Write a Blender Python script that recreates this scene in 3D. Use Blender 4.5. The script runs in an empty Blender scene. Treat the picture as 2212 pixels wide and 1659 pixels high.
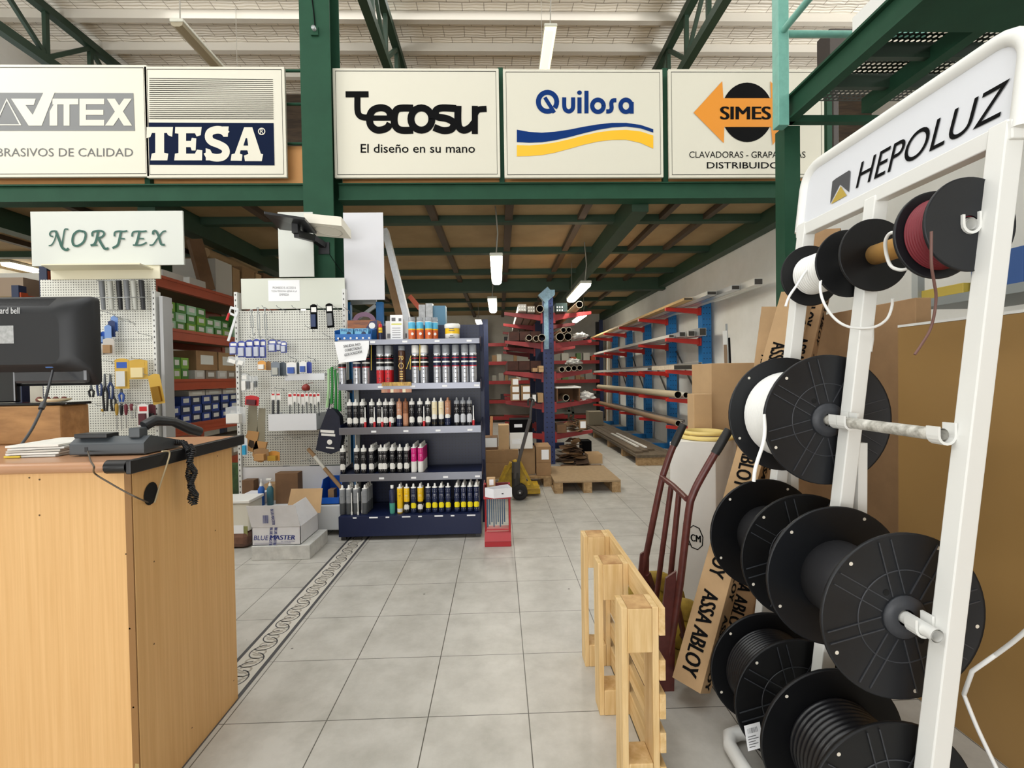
import bpy, math, random
from mathutils import Vector, Matrix
random.seed(7)
SC = bpy.context.scene
COL = SC.collection
PI = math.pi

# ---------------------------------------------------------------- camera
CAM_F, YAW, PIT, ROL, CAM_H = 1004.2, .02755, -.01712, -.01579, 1.351
_fw = Vector((math.sin(YAW)*math.cos(PIT), math.cos(YAW)*math.cos(PIT), math.sin(PIT)))
_r0 = Vector((math.cos(YAW), -math.sin(YAW), 0)); _u0 = _r0.cross(_fw)
_r = _r0*math.cos(ROL)+_u0*math.sin(ROL); _u = _u0*math.cos(ROL)-_r0*math.sin(ROL)
cd = bpy.data.cameras.new('camera'); cd.lens = CAM_F/2212*36; cd.sensor_width = 36; cd.clip_start = .02; cd.clip_end = 200
cam = bpy.data.objects.new('camera', cd); COL.objects.link(cam)
cam.matrix_world = Matrix(((_r.x,_u.x,-_fw.x,0),(_r.y,_u.y,-_fw.y,0),(_r.z,_u.z,-_fw.z,CAM_H),(0,0,0,1)))
SC.camera = cam
# ---------------------------------------------------------------- light
SC.view_settings.view_transform = 'Standard'; SC.view_settings.look = 'None'
SC.view_settings.exposure = -0.2; SC.view_settings.gamma = 1.0; SC.view_settings.use_curve_mapping = False
wd = bpy.data.worlds.new('world'); SC.world = wd; wd.use_nodes = True
bg = wd.node_tree.nodes['Background']; bg.inputs[0].default_value = (.93,.97,1,1); bg.inputs[1].default_value = 1.0
def area(name, loc, target, sx, sy, power, col=(1,1,1)):
    l = bpy.data.lights.new(name, 'AREA'); l.shape = 'RECTANGLE'; l.size = sx; l.size_y = sy; l.energy = power; l.color = col
    o = bpy.data.objects.new(name, l); COL.objects.link(o); o.location = loc
    o.rotation_euler = (Vector(target)-Vector(loc)).to_track_quat('-Z','Y').to_euler(); return o
area('daylight_gate', (-2.8,-5.9,2.6), (-1.2,4,1.3), 6.0, 4.6, 185, (1,.99,.975))
area('daylight_pavement', (-2.6,-5.8,.9), (-1.5,5.0,7.2), 7.5, 1.6, 260, (1,.99,.97))  # added uplight at the gate to brighten the roof
area('daylight_clerestory', (-7.9,4.5,5.0), (-2,7.5,7.2), 10, 1.4, 400, (1,.99,.97))  # added fill lifting the roof from the left; no opening known there
area('daylight_clerestory', (7.9,5.5,5.0), (2.5,8.0,7.2), 9, 1.4, 720, (1,.99,.97))  # same added roof fill from the right side
area('daylight_skylight', (-1.6,.2,7.05), (-1.6,.6,0), 6.5, 4.5, 250, (1,.995,.985))  # added overhead fill for the front floor; no skylight seen
area('daylight_rear', (-1.4,6.2,7.05), (-1.4,6.4,5), 7.5, 2.6, 150, (1,.99,.97))  # added fill above the mezzanine, no roof opening behind it

# ---------------------------------------------------------------- pixel of the photo -> point at a known depth
def _ray(px, py): return _r*((px-1106)/CAM_F) - _u*((py-829.5)/CAM_F) + _fw
EYE = Vector((0,0,CAM_H))
def PX(px,py,X): d=_ray(px,py); return EYE+d*(X/d.x)
def PY(px,py,Y): d=_ray(px,py); return EYE+d*(Y/d.y)
def PZ(px,py,Z): d=_ray(px,py); return EYE+d*((Z-CAM_H)/d.z)
SA, SB = .985, .12                       # the cable stand leans: X = SA + SB*Z
def PS(px,py,off=0):
    d=_ray(px,py); t=(SA+off+SB*CAM_H)/(d.x-SB*d.z); return EYE+d*t

# ---------------------------------------------------------------- materials
def lin(h):
    if not isinstance(h, str): return (*h,1) if len(h)==3 else h
    v=[int(h[i:i+2],16)/255 for i in (0,2,4)]
    return (*[c/12.92 if c<=.04045 else ((c+.055)/1.055)**2.4 for c in v],1)
_M={}
def mat(name, hexc, rough=.5, metal=0, emit=0, noise=0, nscale=8, stretch=(1,1,1), hex2=None, bump=0, spec=.5, alpha=1, trans=0):
    if name in _M: return _M[name]
    m=bpy.data.materials.new(name); m.use_nodes=True; nt=m.node_tree; b=nt.nodes['Principled BSDF']
    c=lin(hexc); b.inputs['Base Color'].default_value=c; b.inputs['Roughness'].default_value=rough; b.inputs['Metallic'].default_value=metal
    b.inputs['Specular IOR Level'].default_value=spec
    if emit: b.inputs['Emission Color'].default_value=c; b.inputs['Emission Strength'].default_value=emit
    if alpha<1: b.inputs['Alpha'].default_value=alpha
    if trans: b.inputs['Transmission Weight'].default_value=trans
    if noise or bump or hex2:
        tc=nt.nodes.new('ShaderNodeTexCoord'); mp=nt.nodes.new('ShaderNodeMapping'); mp.inputs['Scale'].default_value=stretch
        nz=nt.nodes.new('ShaderNodeTexNoise'); nz.inputs['Scale'].default_value=nscale; nz.inputs['Detail'].default_value=5; nz.inputs['Roughness'].default_value=.6
        nt.links.new(tc.outputs['Object'],mp.inputs[0]); nt.links.new(mp.outputs[0],nz.inputs['Vector'])
        rp=nt.nodes.new('ShaderNodeValToRGB'); rp.color_ramp.elements[0].position=.35; rp.color_ramp.elements[1].position=.68
        if hex2: c2=lin(hex2)
        else: c2=tuple(max(0,x*(1-noise)) for x in c[:3])+(1,)
        rp.color_ramp.elements[0].color=c2; rp.color_ramp.elements[1].color=c
        nt.links.new(nz.outputs[0],rp.inputs[0]); nt.links.new(rp.outputs[0],b.inputs['Base Color'])
        if bump:
            bp=nt.nodes.new('ShaderNodeBump'); bp.inputs['Strength'].default_value=bump; bp.inputs['Distance'].default_value=.01
            nt.links.new(nz.outputs[0],bp.inputs['Height']); nt.links.new(bp.outputs[0],b.inputs['Normal'])
    _M[name]=m; return m
def nodes(m): return m.node_tree, m.node_tree.nodes, m.node_tree.links
def mth(nt, op, a, b=None):
    n=nt.nodes.new('ShaderNodeMath'); n.operation=op
    for i,v in enumerate((a,b)):
        if v is None: continue
        if isinstance(v,(int,float)): n.inputs[i].default_value=v
        else: nt.links.new(v,n.inputs[i])
    return n.outputs[0]
def dots(name, hexc, hole, pitch, rad, axes=('X','Z'), see=False, rough=.45):
    """sheet with a grid of round holes (peg board, perforated plate)"""
    m=bpy.data.materials.new(name); m.use_nodes=True; nt,N,L=nodes(m); b=N['Principled BSDF']
    tc=N.new('ShaderNodeTexCoord'); sp=N.new('ShaderNodeSeparateXYZ'); L.new(tc.outputs['Object'],sp.inputs[0])
    d=[]
    for a in axes:
        f=mth(nt,'FLOORED_MODULO',sp.outputs[a],pitch); d.append(mth(nt,'POWER',mth(nt,'SUBTRACT',f,pitch/2),2))
    s=mth(nt,'LESS_THAN',mth(nt,'ADD',d[0],d[1]),rad*rad)
    b.inputs['Roughness'].default_value=rough; b.inputs['Base Color'].default_value=lin(hexc)
    if see: L.new(mth(nt,'SUBTRACT',1,s),b.inputs['Alpha'])
    else:
        mx=N.new('ShaderNodeMix'); mx.data_type='RGBA'; mx.inputs['A'].default_value=lin(hexc); mx.inputs['B'].default_value=lin(hole)
        L.new(s,mx.inputs['Factor']); L.new(mx.outputs['Result'],b.inputs['Base Color'])
    _M[name]=m; return m

white=mat('white_paint','e4e4e0',.4,spec=.3); cream=mat('cream_sign','d6d2c2',.55,spec=.25); offwhite=mat('white_sheet','cfd2cb',.5,spec=.3)
black=mat('black_plastic','16171a',.45); dark=mat('dark_plastic','2a2b2e',.42); ink=mat('black_ink','0b0b0c',.8,spec=.1)
green=mat('green_paint','264c38',.65,noise=.15,nscale=5,spec=.18); dgreen=mat('dark_green_paint','23382a',.55); teal=mat('teal_paint','7ab5a6',.4,noise=.15,nscale=20)
orange=mat('orange_rack','b04a28',.45,noise=.12,nscale=6); redp=mat('red_paint','9c292b',.45,noise=.15,nscale=9); blue=mat('blue_rack','1273b8',.45,noise=.15,nscale=7)
navyr=mat('navy_rack','26335c',.55,noise=.25,nscale=6); navy=mat('navy_shelf','141e40',.4,spec=.35); lip=mat('grey_lip','7e8089',.3,metal=.5)
card=mat('cardboard','b5946c',.85,noise=.14,nscale=7); card2=mat('cardboard_dark','a17f5a',.85,noise=.16,nscale=9); kraft=mat('cardboard_pale','c4a278',.85,noise=.1,nscale=6)
brown=mat('cardboard_shade','7a5b40',.85,noise=.2,nscale=8)  # deep brown board, tone varied by noise
steel=mat('steel','b9bdc0',.28,metal=.9); galv=mat('galvanised','a4a8a8',.4,metal=.6); chrome=mat('chrome','d8dadc',.15,metal=1)
pine=mat('pine','e4c592',.65,hex2='cda86e',nscale=3,stretch=(14,14,1.2)); pineh=mat('pine_along','e4c592',.65,hex2='cda86e',nscale=3,stretch=(14,1.2,14))
endg=mat('pine_end','d2ab76',.75,hex2='a87c4c',nscale=14)
pale=mat('pallet_wood','b99a70',.75,hex2='94754e',nscale=3,stretch=(8,1.5,8)); chip=mat('chipboard','a98f6d',.8,noise=.18,nscale=22)
paper=mat('paper','f4f5f7',.7); bluec=mat('blue_card','1f4fa6',.55); red=mat('red_plastic','c41f26',.4); yellow=mat('yellow_paint','f0c419',.45)
gold=mat('gold_pack','c9a13a',.3,metal=.4); clearp=mat('clear_plastic','e4e8ea',.15,alpha=.35); pvc=mat('pvc_grey','a89c88',.5); rust=mat('maroon_paint','5b2a24',.4,noise=.35,nscale=25)
tubew=mat('tube_light','fff9e6',.3,emit=14); tubeoff=mat('tube_dim','ffeec0',.3,emit=1.6)

# ---------------------------------------------------------------- mesh builder
class MB:
    def __init__(s): s.v=[]; s.f=[]; s.m=[]; s.sm=[]
    def add(s, vs, fs, m=0, smooth=False):
        o=len(s.v); s.v+= [Vector(v) for v in vs]
        for f in fs: s.f.append([o+i for i in f]); s.m.append(m); s.sm.append(smooth)
        return s
    def box(s,x0,x1,y0,y1,z0,z1,m=0,open_top=False):
        vs=[(x,y,z) for z in (z0,z1) for y in (y0,y1) for x in (x0,x1)]
        fs=[(0,2,3,1),(0,1,5,4),(1,3,7,5),(3,2,6,7),(2,0,4,6)]
        if not open_top: fs.append((4,5,7,6))
        return s.add(vs,fs,m)
    def obox(s,a,b,w,h,m=0,up=(0,0,1)):
        """bar from a to b, w across, h along up"""
        a=Vector(a); b=Vector(b); d=(b-a).normalized(); upv=Vector(up); sd=d.cross(upv)
        if sd.length<1e-5: sd=d.cross(Vector((1,0,0)))
        sd.normalize(); u=sd.cross(d)
        vs=[p+sd*(i*w/2)+u*(j*h/2) for p in (a,b) for j in (-1,1) for i in (-1,1)]
        return s.add(vs,[(0,2,3,1),(4,5,7,6),(0,1,5,4),(2,6,7,3),(0,4,6,2),(1,3,7,5)],m)
    def tube(s,pts,r,n=10,m=0,closed=False,cap=True):
        pts=[Vector(p) for p in pts]; k=len(pts); rings=[]; prev=None
        for i,p in enumerate(pts):
            if closed: d=pts[(i+1)%k]-pts[i-1]
            else: d=pts[min(i+1,k-1)]-pts[max(i-1,0)]
            d.normalize()
            if prev is None: a=d.orthogonal().normalized()
            else: a=(prev-d*prev.dot(d)); a=a.normalized() if a.length>1e-6 else d.orthogonal().normalized()
            prev=a; b=d.cross(a); rr=r[i] if isinstance(r,(list,tuple)) else r
            rings.append([p+(a*math.cos(2*PI*j/n)+b*math.sin(2*PI*j/n))*rr for j in range(n)])
        vs=[v for R_ in rings for v in R_]; fs=[]
        for i in range(k if closed else k-1):
            i2=(i+1)%k
            for j in range(n): j2=(j+1)%n; fs.append((i*n+j,i*n+j2,i2*n+j2,i2*n+j))
        s.add(vs,fs,m,True)
        if cap and not closed: s.add(rings[0],[tuple(range(n))[::-1]],m); s.add(rings[-1],[tuple(range(n))],m)
        return s
    def cord(s,pts,r,n=8,m=0): return s.tube(smooth([Vector(p) for p in pts]),r,n,m)
    def lathe(s,prof,org=(0,0,0),axis='Z',n=20,mf=None,m=0,smooth=True,arc=None):
        """prof: (radius, along) pairs; mf(i, j) picks the material of a face"""
        org=Vector(org); vs=[]
        for r,z in prof:
            for j in range(n):
                a=2*PI*(j+.5)/n; c,q=r*math.cos(a),r*math.sin(a)
                vs.append(org+Vector({'Z':(c,q,z),'Y':(c,z,q),'X':(z,c,q)}[axis]))
        o=len(s.v); s.v+=vs
        for i in range(len(prof)-1):
            for j in range(n):
                j2=(j+1)%n; f=[o+i*n+j,o+i*n+j2,o+(i+1)*n+j2,o+(i+1)*n+j]
                if axis=='Y': f=f[::-1]
                s.f.append(f); s.m.append(mf(i,(j+.5)/n) if mf else m); s.sm.append(smooth)
        return s
    def poly(s,pts,m=0): return s.add(pts,[tuple(range(len(pts)))],m)
    def prism(s,pts,d,m=0,ms=None):
        """planar outline pushed along d"""
        pts=[Vector(p) for p in pts]; d=Vector(d); n=len(pts)
        s.add(pts,[tuple(range(n))],m); s.add([p+d for p in pts],[tuple(range(n))[::-1]],m)
        s.add(pts+[p+d for p in pts],[(i,i+n,(i+1)%n+n,(i+1)%n) for i in range(n)],m if ms is None else ms); return s
    def ribbon(s,pts,w,nrm,m=0,closed=False):
        """flat painted stroke of width w lying in the plane with normal nrm"""
        pts=[Vector(p) for p in pts]; nrm=Vector(nrm).normalized(); k=len(pts); L=[];R=[]
        for i,p in enumerate(pts):
            d=(pts[(i+1)%k]-pts[i-1]) if closed else (pts[min(i+1,k-1)]-pts[max(i-1,0)])
            sd=d.normalized().cross(nrm)*(w/2); L.append(p+sd); R.append(p-sd)
        rng=range(k if closed else k-1)
        return s.add(L+R,[(i,(i+1)%k,(i+1)%k+k,i+k) for i in rng],m)
    def build(s,name,mats,parent=None,loc=None,local=False,bev=0,recalc=True):
        """one mesh object; world coordinates unless local. parent: thing or part"""
        me=bpy.data.meshes.new(name)
        root=Vector((0,0,0)); q=parent
        if parent is not None and not local:
            while q is not None: root=root+q.location; q=q.parent
        elif loc is not None: root=Vector(loc)
        me.from_pydata([tuple(v-root) if not (local and parent is None) else tuple(v) for v in s.v],[],s.f) if not local else me.from_pydata([tuple(v) for v in s.v],[],s.f)
        for mm in (mats if isinstance(mats,(list,tuple)) else [mats]): me.materials.append(mm)
        me.polygons.foreach_set('material_index',s.m); me.polygons.foreach_set('use_smooth',s.sm)
        if recalc:
            import bmesh
            bm=bmesh.new(); bm.from_mesh(me); bmesh.ops.recalc_face_normals(bm,faces=bm.faces); bm.to_mesh(me); bm.free()
        me.update()
        o=bpy.data.objects.new(name,me); COL.objects.link(o)
        if parent is not None: o.parent=parent
        elif loc is not None: o.location=loc
        if bev:
            b=o.modifiers.new('bevel','BEVEL'); b.width=bev; b.segments=2; b.limit_method='ANGLE'
        return o
def smooth(P,k=5):
    out=[]
    for i in range(len(P)-1):
        p0,p1,p2,p3=P[max(i-1,0)],P[i],P[i+1],P[min(i+2,len(P)-1)]
        for j in range(k):
            s=j/k; out.append(.5*((2*p1)+(p2-p0)*s+(2*p0-5*p1+4*p2-p3)*s*s+(3*p1-p0-3*p2+p3)*s**3))
    return out+[P[-1]]
def tag(o,label,cat,group=None,kind=None):
    o['label']=label; o['category']=cat
    if group: o['group']=group
    if kind: o['kind']=kind
    return o
def struct(o,label=None):
    o['kind']='structure'
    if label: o['label']=label
    return o
def thing(name,loc,label,cat,group=None,rz=0):
    o=bpy.data.objects.new(name,None); COL.objects.link(o); o.location=loc; o.rotation_euler=(0,0,rz); o.empty_display_size=.05
    return tag(o,label,cat,group)
def dup(root,loc,label,rz=None,group=None):
    r=root.copy(); COL.objects.link(r); r.location=loc; r['label']=label
    if rz is not None: r.rotation_euler=(0,0,rz)
    if group: r['group']=group
    for ch in root.children:
        c=ch.copy(); COL.objects.link(c); c.parent=r
        for g in ch.children:
            d=g.copy(); COL.objects.link(d); d.parent=c
    return r
ORD=['first','second','third','fourth','fifth','sixth','seventh','eighth','ninth','tenth','eleventh','twelfth','thirteenth','fourteenth','fifteenth','sixteenth','seventeenth','eighteenth','nineteenth','twentieth']
_tc={}
def textmesh(body, bold=0.0, shear=0.0, res=3):
    bold=0.0 if any(c in body for c in 'MWNVA') else min(bold,.008); res=6 if len(body)<9 else 3; k=(body,bold,shear,res)
    if k in _tc: return _tc[k]
    cu=bpy.data.curves.new('t','FONT'); cu.body=body; cu.size=1; cu.offset=bold; cu.shear=shear; cu.resolution_u=res
    ob=bpy.data.objects.new('t',cu); me=bpy.data.meshes.new_from_object(ob)
    V=[v.co.copy() for v in me.vertices]; F=[tuple(p.vertices) for p in me.polygons]
    bpy.data.objects.remove(ob); bpy.data.curves.remove(cu); bpy.data.meshes.remove(me)
    xs=[v.x for v in V]; ys=[v.y for v in V]; x0,x1,y0,y1=min(xs),max(xs),min(ys),max(ys)
    _tc[k]=([((v.x-x0)/(x1-x0),(v.y-y0)/(y1-y0)) for v in V],F); return _tc[k]
def text(mb, body, o, ux, uy, m=0, bold=0.0, shear=0.0):
    """fit the writing into the parallelogram o, o+ux, o+uy (lower left corner, width vector, height vector)"""
    V,F=textmesh(body,bold,shear); o=Vector(o); ux=Vector(ux); uy=Vector(uy)
    if bold>=.02 and any(c in body for c in 'MWNVA'):      # heavy letters: the strokes laid down again a little to each side
        n=ux.cross(uy).normalized(); w=ux/len(body)*.07
        for k,s in ((1,-1),(2,1)): mb.add([o+w*s+n*(.00015*k)+ux*a+uy*b for a,b in V],F,m)
    return mb.add([o+ux*a+uy*b for a,b in V],F,m)
def textY(mb,body,x0,y0,x1,y1,Y,m=0,bold=0.0,shear=0.0):
    """writing in the photo box x0,y0,x1,y1 on a board that faces the shop at depth Y"""
    o=PY(x0,y1,Y); return text(mb,body,o,PY(x1,y1,Y)-o,PY(x0,y0,Y)-o,m,bold,shear)
def ell(cx,cy,rx,ry,a0=0,a1=360,n=24): return [(cx+rx*math.cos(math.radians(a0+(a1-a0)*i/n)),cy-ry*math.sin(math.radians(a0+(a1-a0)*i/n))) for i in range(n+1)]
# ================================================================ the building
def floor_mat():
    m=bpy.data.materials.new('floor_tiles'); m.use_nodes=True; nt,N,L=nodes(m); b=N['Principled BSDF']
    tc=N.new('ShaderNodeTexCoord'); sp=N.new('ShaderNodeSeparateXYZ'); L.new(tc.outputs['Object'],sp.inputs[0])
    def joint(v,off,w):
        f=mth(nt,'FLOORED_MODULO',mth(nt,'ADD',v,off+.2),.4); return mth(nt,'LESS_THAN',mth(nt,'ABSOLUTE',mth(nt,'SUBTRACT',f,.2)),w)
    gx=joint(sp.outputs[0],.704,.0021); gy=joint(sp.outputs[1],-1.836,.0017)
    g=mth(nt,'MAXIMUM',gx,gy)
    nz=N.new('ShaderNodeTexNoise'); nz.inputs['Scale'].default_value=5; nz.inputs['Detail'].default_value=8; nz.inputs['Roughness'].default_value=.65; L.new(tc.outputs['Object'],nz.inputs['Vector'])
    rp=N.new('ShaderNodeValToRGB'); e=rp.color_ramp.elements; e[0].position=.3; e[0].color=lin('a9a69e'); e[1].position=.62; e[1].color=lin('c2bfb8'); L.new(nz.outputs[0],rp.inputs[0])
    vn=N.new('ShaderNodeTexVoronoi'); vn.inputs['Scale'].default_value=3.2; L.new(tc.outputs['Object'],vn.inputs['Vector'])
    sp2=mth(nt,'LESS_THAN',vn.outputs['Distance'],.022)
    mx0=N.new('ShaderNodeMix'); mx0.data_type='RGBA'; L.new(rp.outputs[0],mx0.inputs['A']); mx0.inputs['B'].default_value=lin('6b6760'); L.new(sp2,mx0.inputs['Factor'])
    mx=N.new('ShaderNodeMix'); mx.data_type='RGBA'; L.new(mx0.outputs['Result'],mx.inputs['A']); mx.inputs['B'].default_value=lin('57544c'); L.new(g,mx.inputs['Factor'])
    L.new(mx.outputs['Result'],b.inputs['Base Color']); b.inputs['Roughness'].default_value=.38
    return m
def roof_mat():
    m=bpy.data.materials.new('roof_blocks'); m.use_nodes=True; nt,N,L=nodes(m); b=N['Principled BSDF']
    tc=N.new('ShaderNodeTexCoord'); nz=N.new('ShaderNodeTexNoise'); nz.inputs['Scale'].default_value=3.5; L.new(tc.outputs['Object'],nz.inputs['Vector'])
    ad=N.new('ShaderNodeMix'); ad.data_type='VECTOR'; ad.inputs['Factor'].default_value=.035; L.new(tc.outputs['Object'],ad.inputs['A']); L.new(nz.outputs['Color'],ad.inputs['B'])
    br=N.new('ShaderNodeTexBrick'); br.inputs['Scale'].default_value=1; br.inputs['Brick Width'].default_value=.34; br.inputs['Row Height'].default_value=.238; br.inputs['Mortar Size'].default_value=.006; br.offset=.35
    br.inputs['Color1'].default_value=lin('f0ece2'); br.inputs['Color2'].default_value=lin('e6e1d6'); br.inputs['Mortar'].default_value=lin('a9a296'); L.new(ad.outputs['Result'],br.inputs['Vector'])
    wv=N.new('ShaderNodeTexWave'); wv.bands_direction='Y'; wv.inputs['Scale'].default_value=5.5; wv.inputs['Distortion'].default_value=2.5; wv.inputs['Detail'].default_value=2; L.new(ad.outputs['Result'],wv.inputs['Vector'])
    b.inputs['Roughness'].default_value=.8; L.new(br.outputs['Color'],b.inputs['Base Color'])
    h=mth(nt,'ADD',mth(nt,'MULTIPLY',br.outputs['Fac'],-1.4),mth(nt,'MULTIPLY',wv.outputs['Fac'],.55))
    bp=N.new('ShaderNodeBump'); bp.inputs['Strength'].default_value=.75; bp.inputs['Distance'].default_value=.02; L.new(h,bp.inputs['Height']); L.new(bp.outputs[0],b.inputs['Normal'])
    return m
WX=3.25; WR=8.0; WL=-8.0; ZM=3.072; ZMT=3.235; YB=4.55; YW=14.2; ZR=7.2; YF=-6.0
floor_o=struct(MB().box(WL,WR,YF,YW,-.1,0).build('floor',floor_mat()),'grey ceramic tile floor')
plaster=mat('plaster','efeee9',.85,hex2='e2e1da',nscale=1.6,bump=.05); plaster2=mat('plaster_back','d3d0c6',.85,hex2='c2beb2',nscale=1.5)
struct(MB().box(WX,WX+.15,YF,YW,0,3.2).build('wall_right',plaster),'white plastered side wall under the mezzanine')
struct(MB().box(WR,WR+.2,YF,YW,0,ZR).build('wall_far_right',plaster))
struct(MB().box(WL-.2,WL,YF,YW,0,ZR).build('wall_left',plaster))
struct(MB().box(WL,WR,YW,YW+.2,0,ZR).build('wall_back',plaster2))
m=MB(); m.box(WL,-6.4,YF-.2,YF,0,ZR); m.box(2.0,WR,YF-.2,YF,0,ZR); m.box(-6.4,2.0,YF-.2,YF,5.0,ZR)
struct(m.build('wall_front',plaster))
struct(MB().box(WL,WR,YF,YW,ZR,ZR+.2).build('ceiling',roof_mat()),'whitewashed ceramic block roof')
joistm=mat('joist_white','cdc8bd',.7)
k=0; y=-5.4
while y<9.6:
    yy=7.60+.715*round((y-7.60)/.715)
    k+=1; struct(MB().box(WL,WR,yy-.05,yy+.05,ZR-.14,ZR-.002).build('trim_%d'%k,joistm)); y=yy+.715
# brown boarded end above the mezzanine
struct(MB().box(WL,WR,9.75,9.85,3.3,ZR).build('wall_rear_upper',mat('dark_board','4b3c2c',.8,hex2='2f261c',nscale=2.5,stretch=(1,1,6))))
# decorative tile border in the floor
m=MB(); X0,X1=-1.292,-1.124
m.box(X0,X1,-2,9,.0002,.0012,0)
for a,b in ((X0,X0+.018),(X1-.018,X1)): m.box(a,b,-2,9,.0012,.0016,1)
xc=(X0+X1)/2; y=1.2; k=0
while y<4.6:
    sx=1 if k%2 else -1
    m.ribbon([(xc+sx*(.048*math.cos(t)*(1-.02*i)+.006),y+.037*math.sin(t)+.004*i,.0018) for i,t in enumerate([math.radians(d) for d in range(-170,130,20)])],.006,(0,0,1),1)
    m.ribbon([(xc-sx*(.03*math.cos(t)),y+.026+.022*math.sin(t),.0018) for t in [math.radians(d) for d in range(-150,170,20)]],.009,(0,0,1),2)
    m.ribbon([(xc-.045*sx,y-.02,.0017),(xc,y+.012,.0017),(xc+.05*sx,y+.04,.0017)],.006,(0,0,1),2)
    y+=.068; k+=1
struct(m.build('trim_40',[mat('border_tile','cbc7bd',.4),mat('border_ink','4a4a4c',.5),mat('border_grey','a39c90',.5)],recalc=False),'scrollwork tile border strip in the floor')

pane=mat('window_daylight','e8f0f5',.3,emit=1.0)  # glowing sheets added behind the fill lights, not known windows
for k,(x,y0,y1) in enumerate(((WL,-.5,9.4),(WR,1.0,9.4))):
    s=1 if x<0 else -1; struct(MB().box(x+s*.004,x+s*.02,y0,y1,4.3,5.7).build('window_%d'%(k+1),pane))
    b=MB(); b.box(x+s*.003,x+s*.05,y0-.06,y0,4.24,5.76); b.box(x+s*.003,x+s*.05,y1,y1+.06,4.24,5.76); b.box(x+s*.003,x+s*.05,y0,y1,4.24,4.3); b.box(x+s*.003,x+s*.05,y0,y1,5.7,5.76); struct(b.build('trim_%d'%(50+k),joistm))  # rim around each added glowing sheet
struct(MB().box(-4.8,1.6,-2.0,2.4,ZR-.022,ZR-.003).build('window_3',pane))  # added glowing sheet under the roof, above the overhead fill
# ---- mezzanine: front beam, deck, joists
XC0,XC1=-1.800,-1.523; YC=4.42
def hbeam_x(name,x0,x1,y,z0,z1,label,w=.15,m_=green):
    b=MB(); t=.014
    b.box(x0,x1,y,y+w,z0,z0+t); b.box(x0,x1,y,y+w,z1-t,z1); b.box(x0,x1,y+w*.15,y+w*.15+.012,z0+t,z1-t)
    return struct(b.build(name,m_),label)
hbeam_x('mezzanine_beam',WL,XC0-.004,YB,ZM,ZMT,'green steel beam left of the central column')
hbeam_x('mezzanine_beam',XC1+.004,WX-.01,YB,ZM,ZMT,'green steel beam right of the central column')
deckm=mat('deck_board','ad946c',.75,hex2='967d57',nscale=1.2)
struct(MB().box(WL,WR,YB+.152,YW,ZMT-.02,ZMT+.02).build('ceiling_mezzanine',deckm),'brown board underside of the mezzanine')
girder=mat('girder_green','2b4431',.55,noise=.15,nscale=6); joist=mat('joist_brown','4a3b2c',.6)
for Yb,z0 in ((5.46,3.13),(6.80,3.13),(8.16,3.13),(9.0,2.98),(9.9,3.13),(11.2,3.13),(12.6,3.13)):
    w=.10 if z0>3 else .16
    struct(MB().box(WL,WX-.01,Yb-w/2,Yb+w/2,z0,3.214).build('ceiling_beam',girder))
for Xj,w,z0,mm in ((-6.2,.08,3.15,joist),(-5.3,.17,3.0,girder),(-4.4,.08,3.15,joist),(-3.45,.17,3.0,girder),(-2.6,.08,3.15,joist),(-.71,.08,3.15,joist),(.14,.09,3.15,joist),(.98,.08,3.15,joist),(1.46,.17,3.0,girder),(1.93,.07,3.15,joist),(2.45,.07,3.15,joist),(3.17,.14,3.02,girder)):
    struct(MB().box(Xj-w/2,Xj+w/2,YB+.16,YW-.01,z0,3.212).build('ceiling_beam',mm))
# central column (H section)
def hcol(name,x0,x1,y0,d,z0,z1,label,t=.016,m_=green):
    b=MB(); b.box(x0,x1,y0,y0+t,z0,z1); b.box(x0,x1,y0+d-t,y0+d,z0,z1); xm=(x0+x1)/2; b.box(xm-.006,xm+.006,y0+t,y0+d-t,z0,z1)
    return struct(b.build(name,m_),label)
hcol('steel_column',XC0,XC1,YC,.28,0,6.1,'green steel column in the middle of the shop')
# trusses across the roof, lying along the depth
def truss(x,y0,y1,zb,zt,label):
    t=thing('roof_truss',(x,(y0+y1)/2,zb),label,'truss','green roof trusses'); t['kind']='structure'
    MB().obox((x,y0,zb),(x,y1,zb),.12,.13).build('bottom_chord',dgreen,t); MB().obox((x,y0,zt),(x,y1,zt),.12,.12).build('top_chord',dgreen,t)
    b=MB(); n=int((y1-y0)/.75); s=(y1-y0)/n
    for i in range(n):
        ya=y0+i*s; b.obox((x,ya,zb+.05),(x,ya,zt-.05),.06,.06,up=(0,1,0)); 
        p=((x,ya,zt-.05),(x,ya+s,zb+.05)) if i%2 else ((x,ya,zb+.05),(x,ya+s,zt-.05)); b.obox(p[0],p[1],.06,.05,up=(1,0,0))
    b.build('web_braces',dgreen,t)
truss(-6.75,-5,9.6,6.22,7.0,'green lattice roof truss above the sign with grey triangle')
truss(-1.66,-5,9.6,6.22,7.0,'green lattice roof truss over the central column')
truss(3.02,-5,9.6,6.22,7.0,'green lattice roof truss beside the white side wall')
# railing of the mezzanine
t=thing('mezzanine_railing',(-2,4.6,ZMT),'green mezzanine railing carrying the sign boards','railing')
b=MB()
for px in (-60,318,1083,1436,1790): 
    p=PY(px,300,4.60); b=MB(); b.box(p.x-.025,p.x+.025,4.585,4.635,ZMT,4.36); b.build('post',green,t)
for zz in (4.34,4.02,3.64):
    MB().tube([(WL+.1,4.61,zz),(XC0-.01,4.61,zz)],.014,8).build('rail',green,t); MB().tube([(XC1+.01,4.61,zz),(WX-.1,4.61,zz)],.014,8).build('rail',green,t)
MB().box(XC1+.02,WX-.05,4.64,4.66,ZMT,3.63).build('toe_board',mat('toe_board','d39a5e',.7,noise=.08,nscale=4),t)
MB().box(WL+.1,XC0-.02,4.64,4.66,ZMT,3.63).build('toe_board',mat('toe_board','d39a5e',.7),t)

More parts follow.
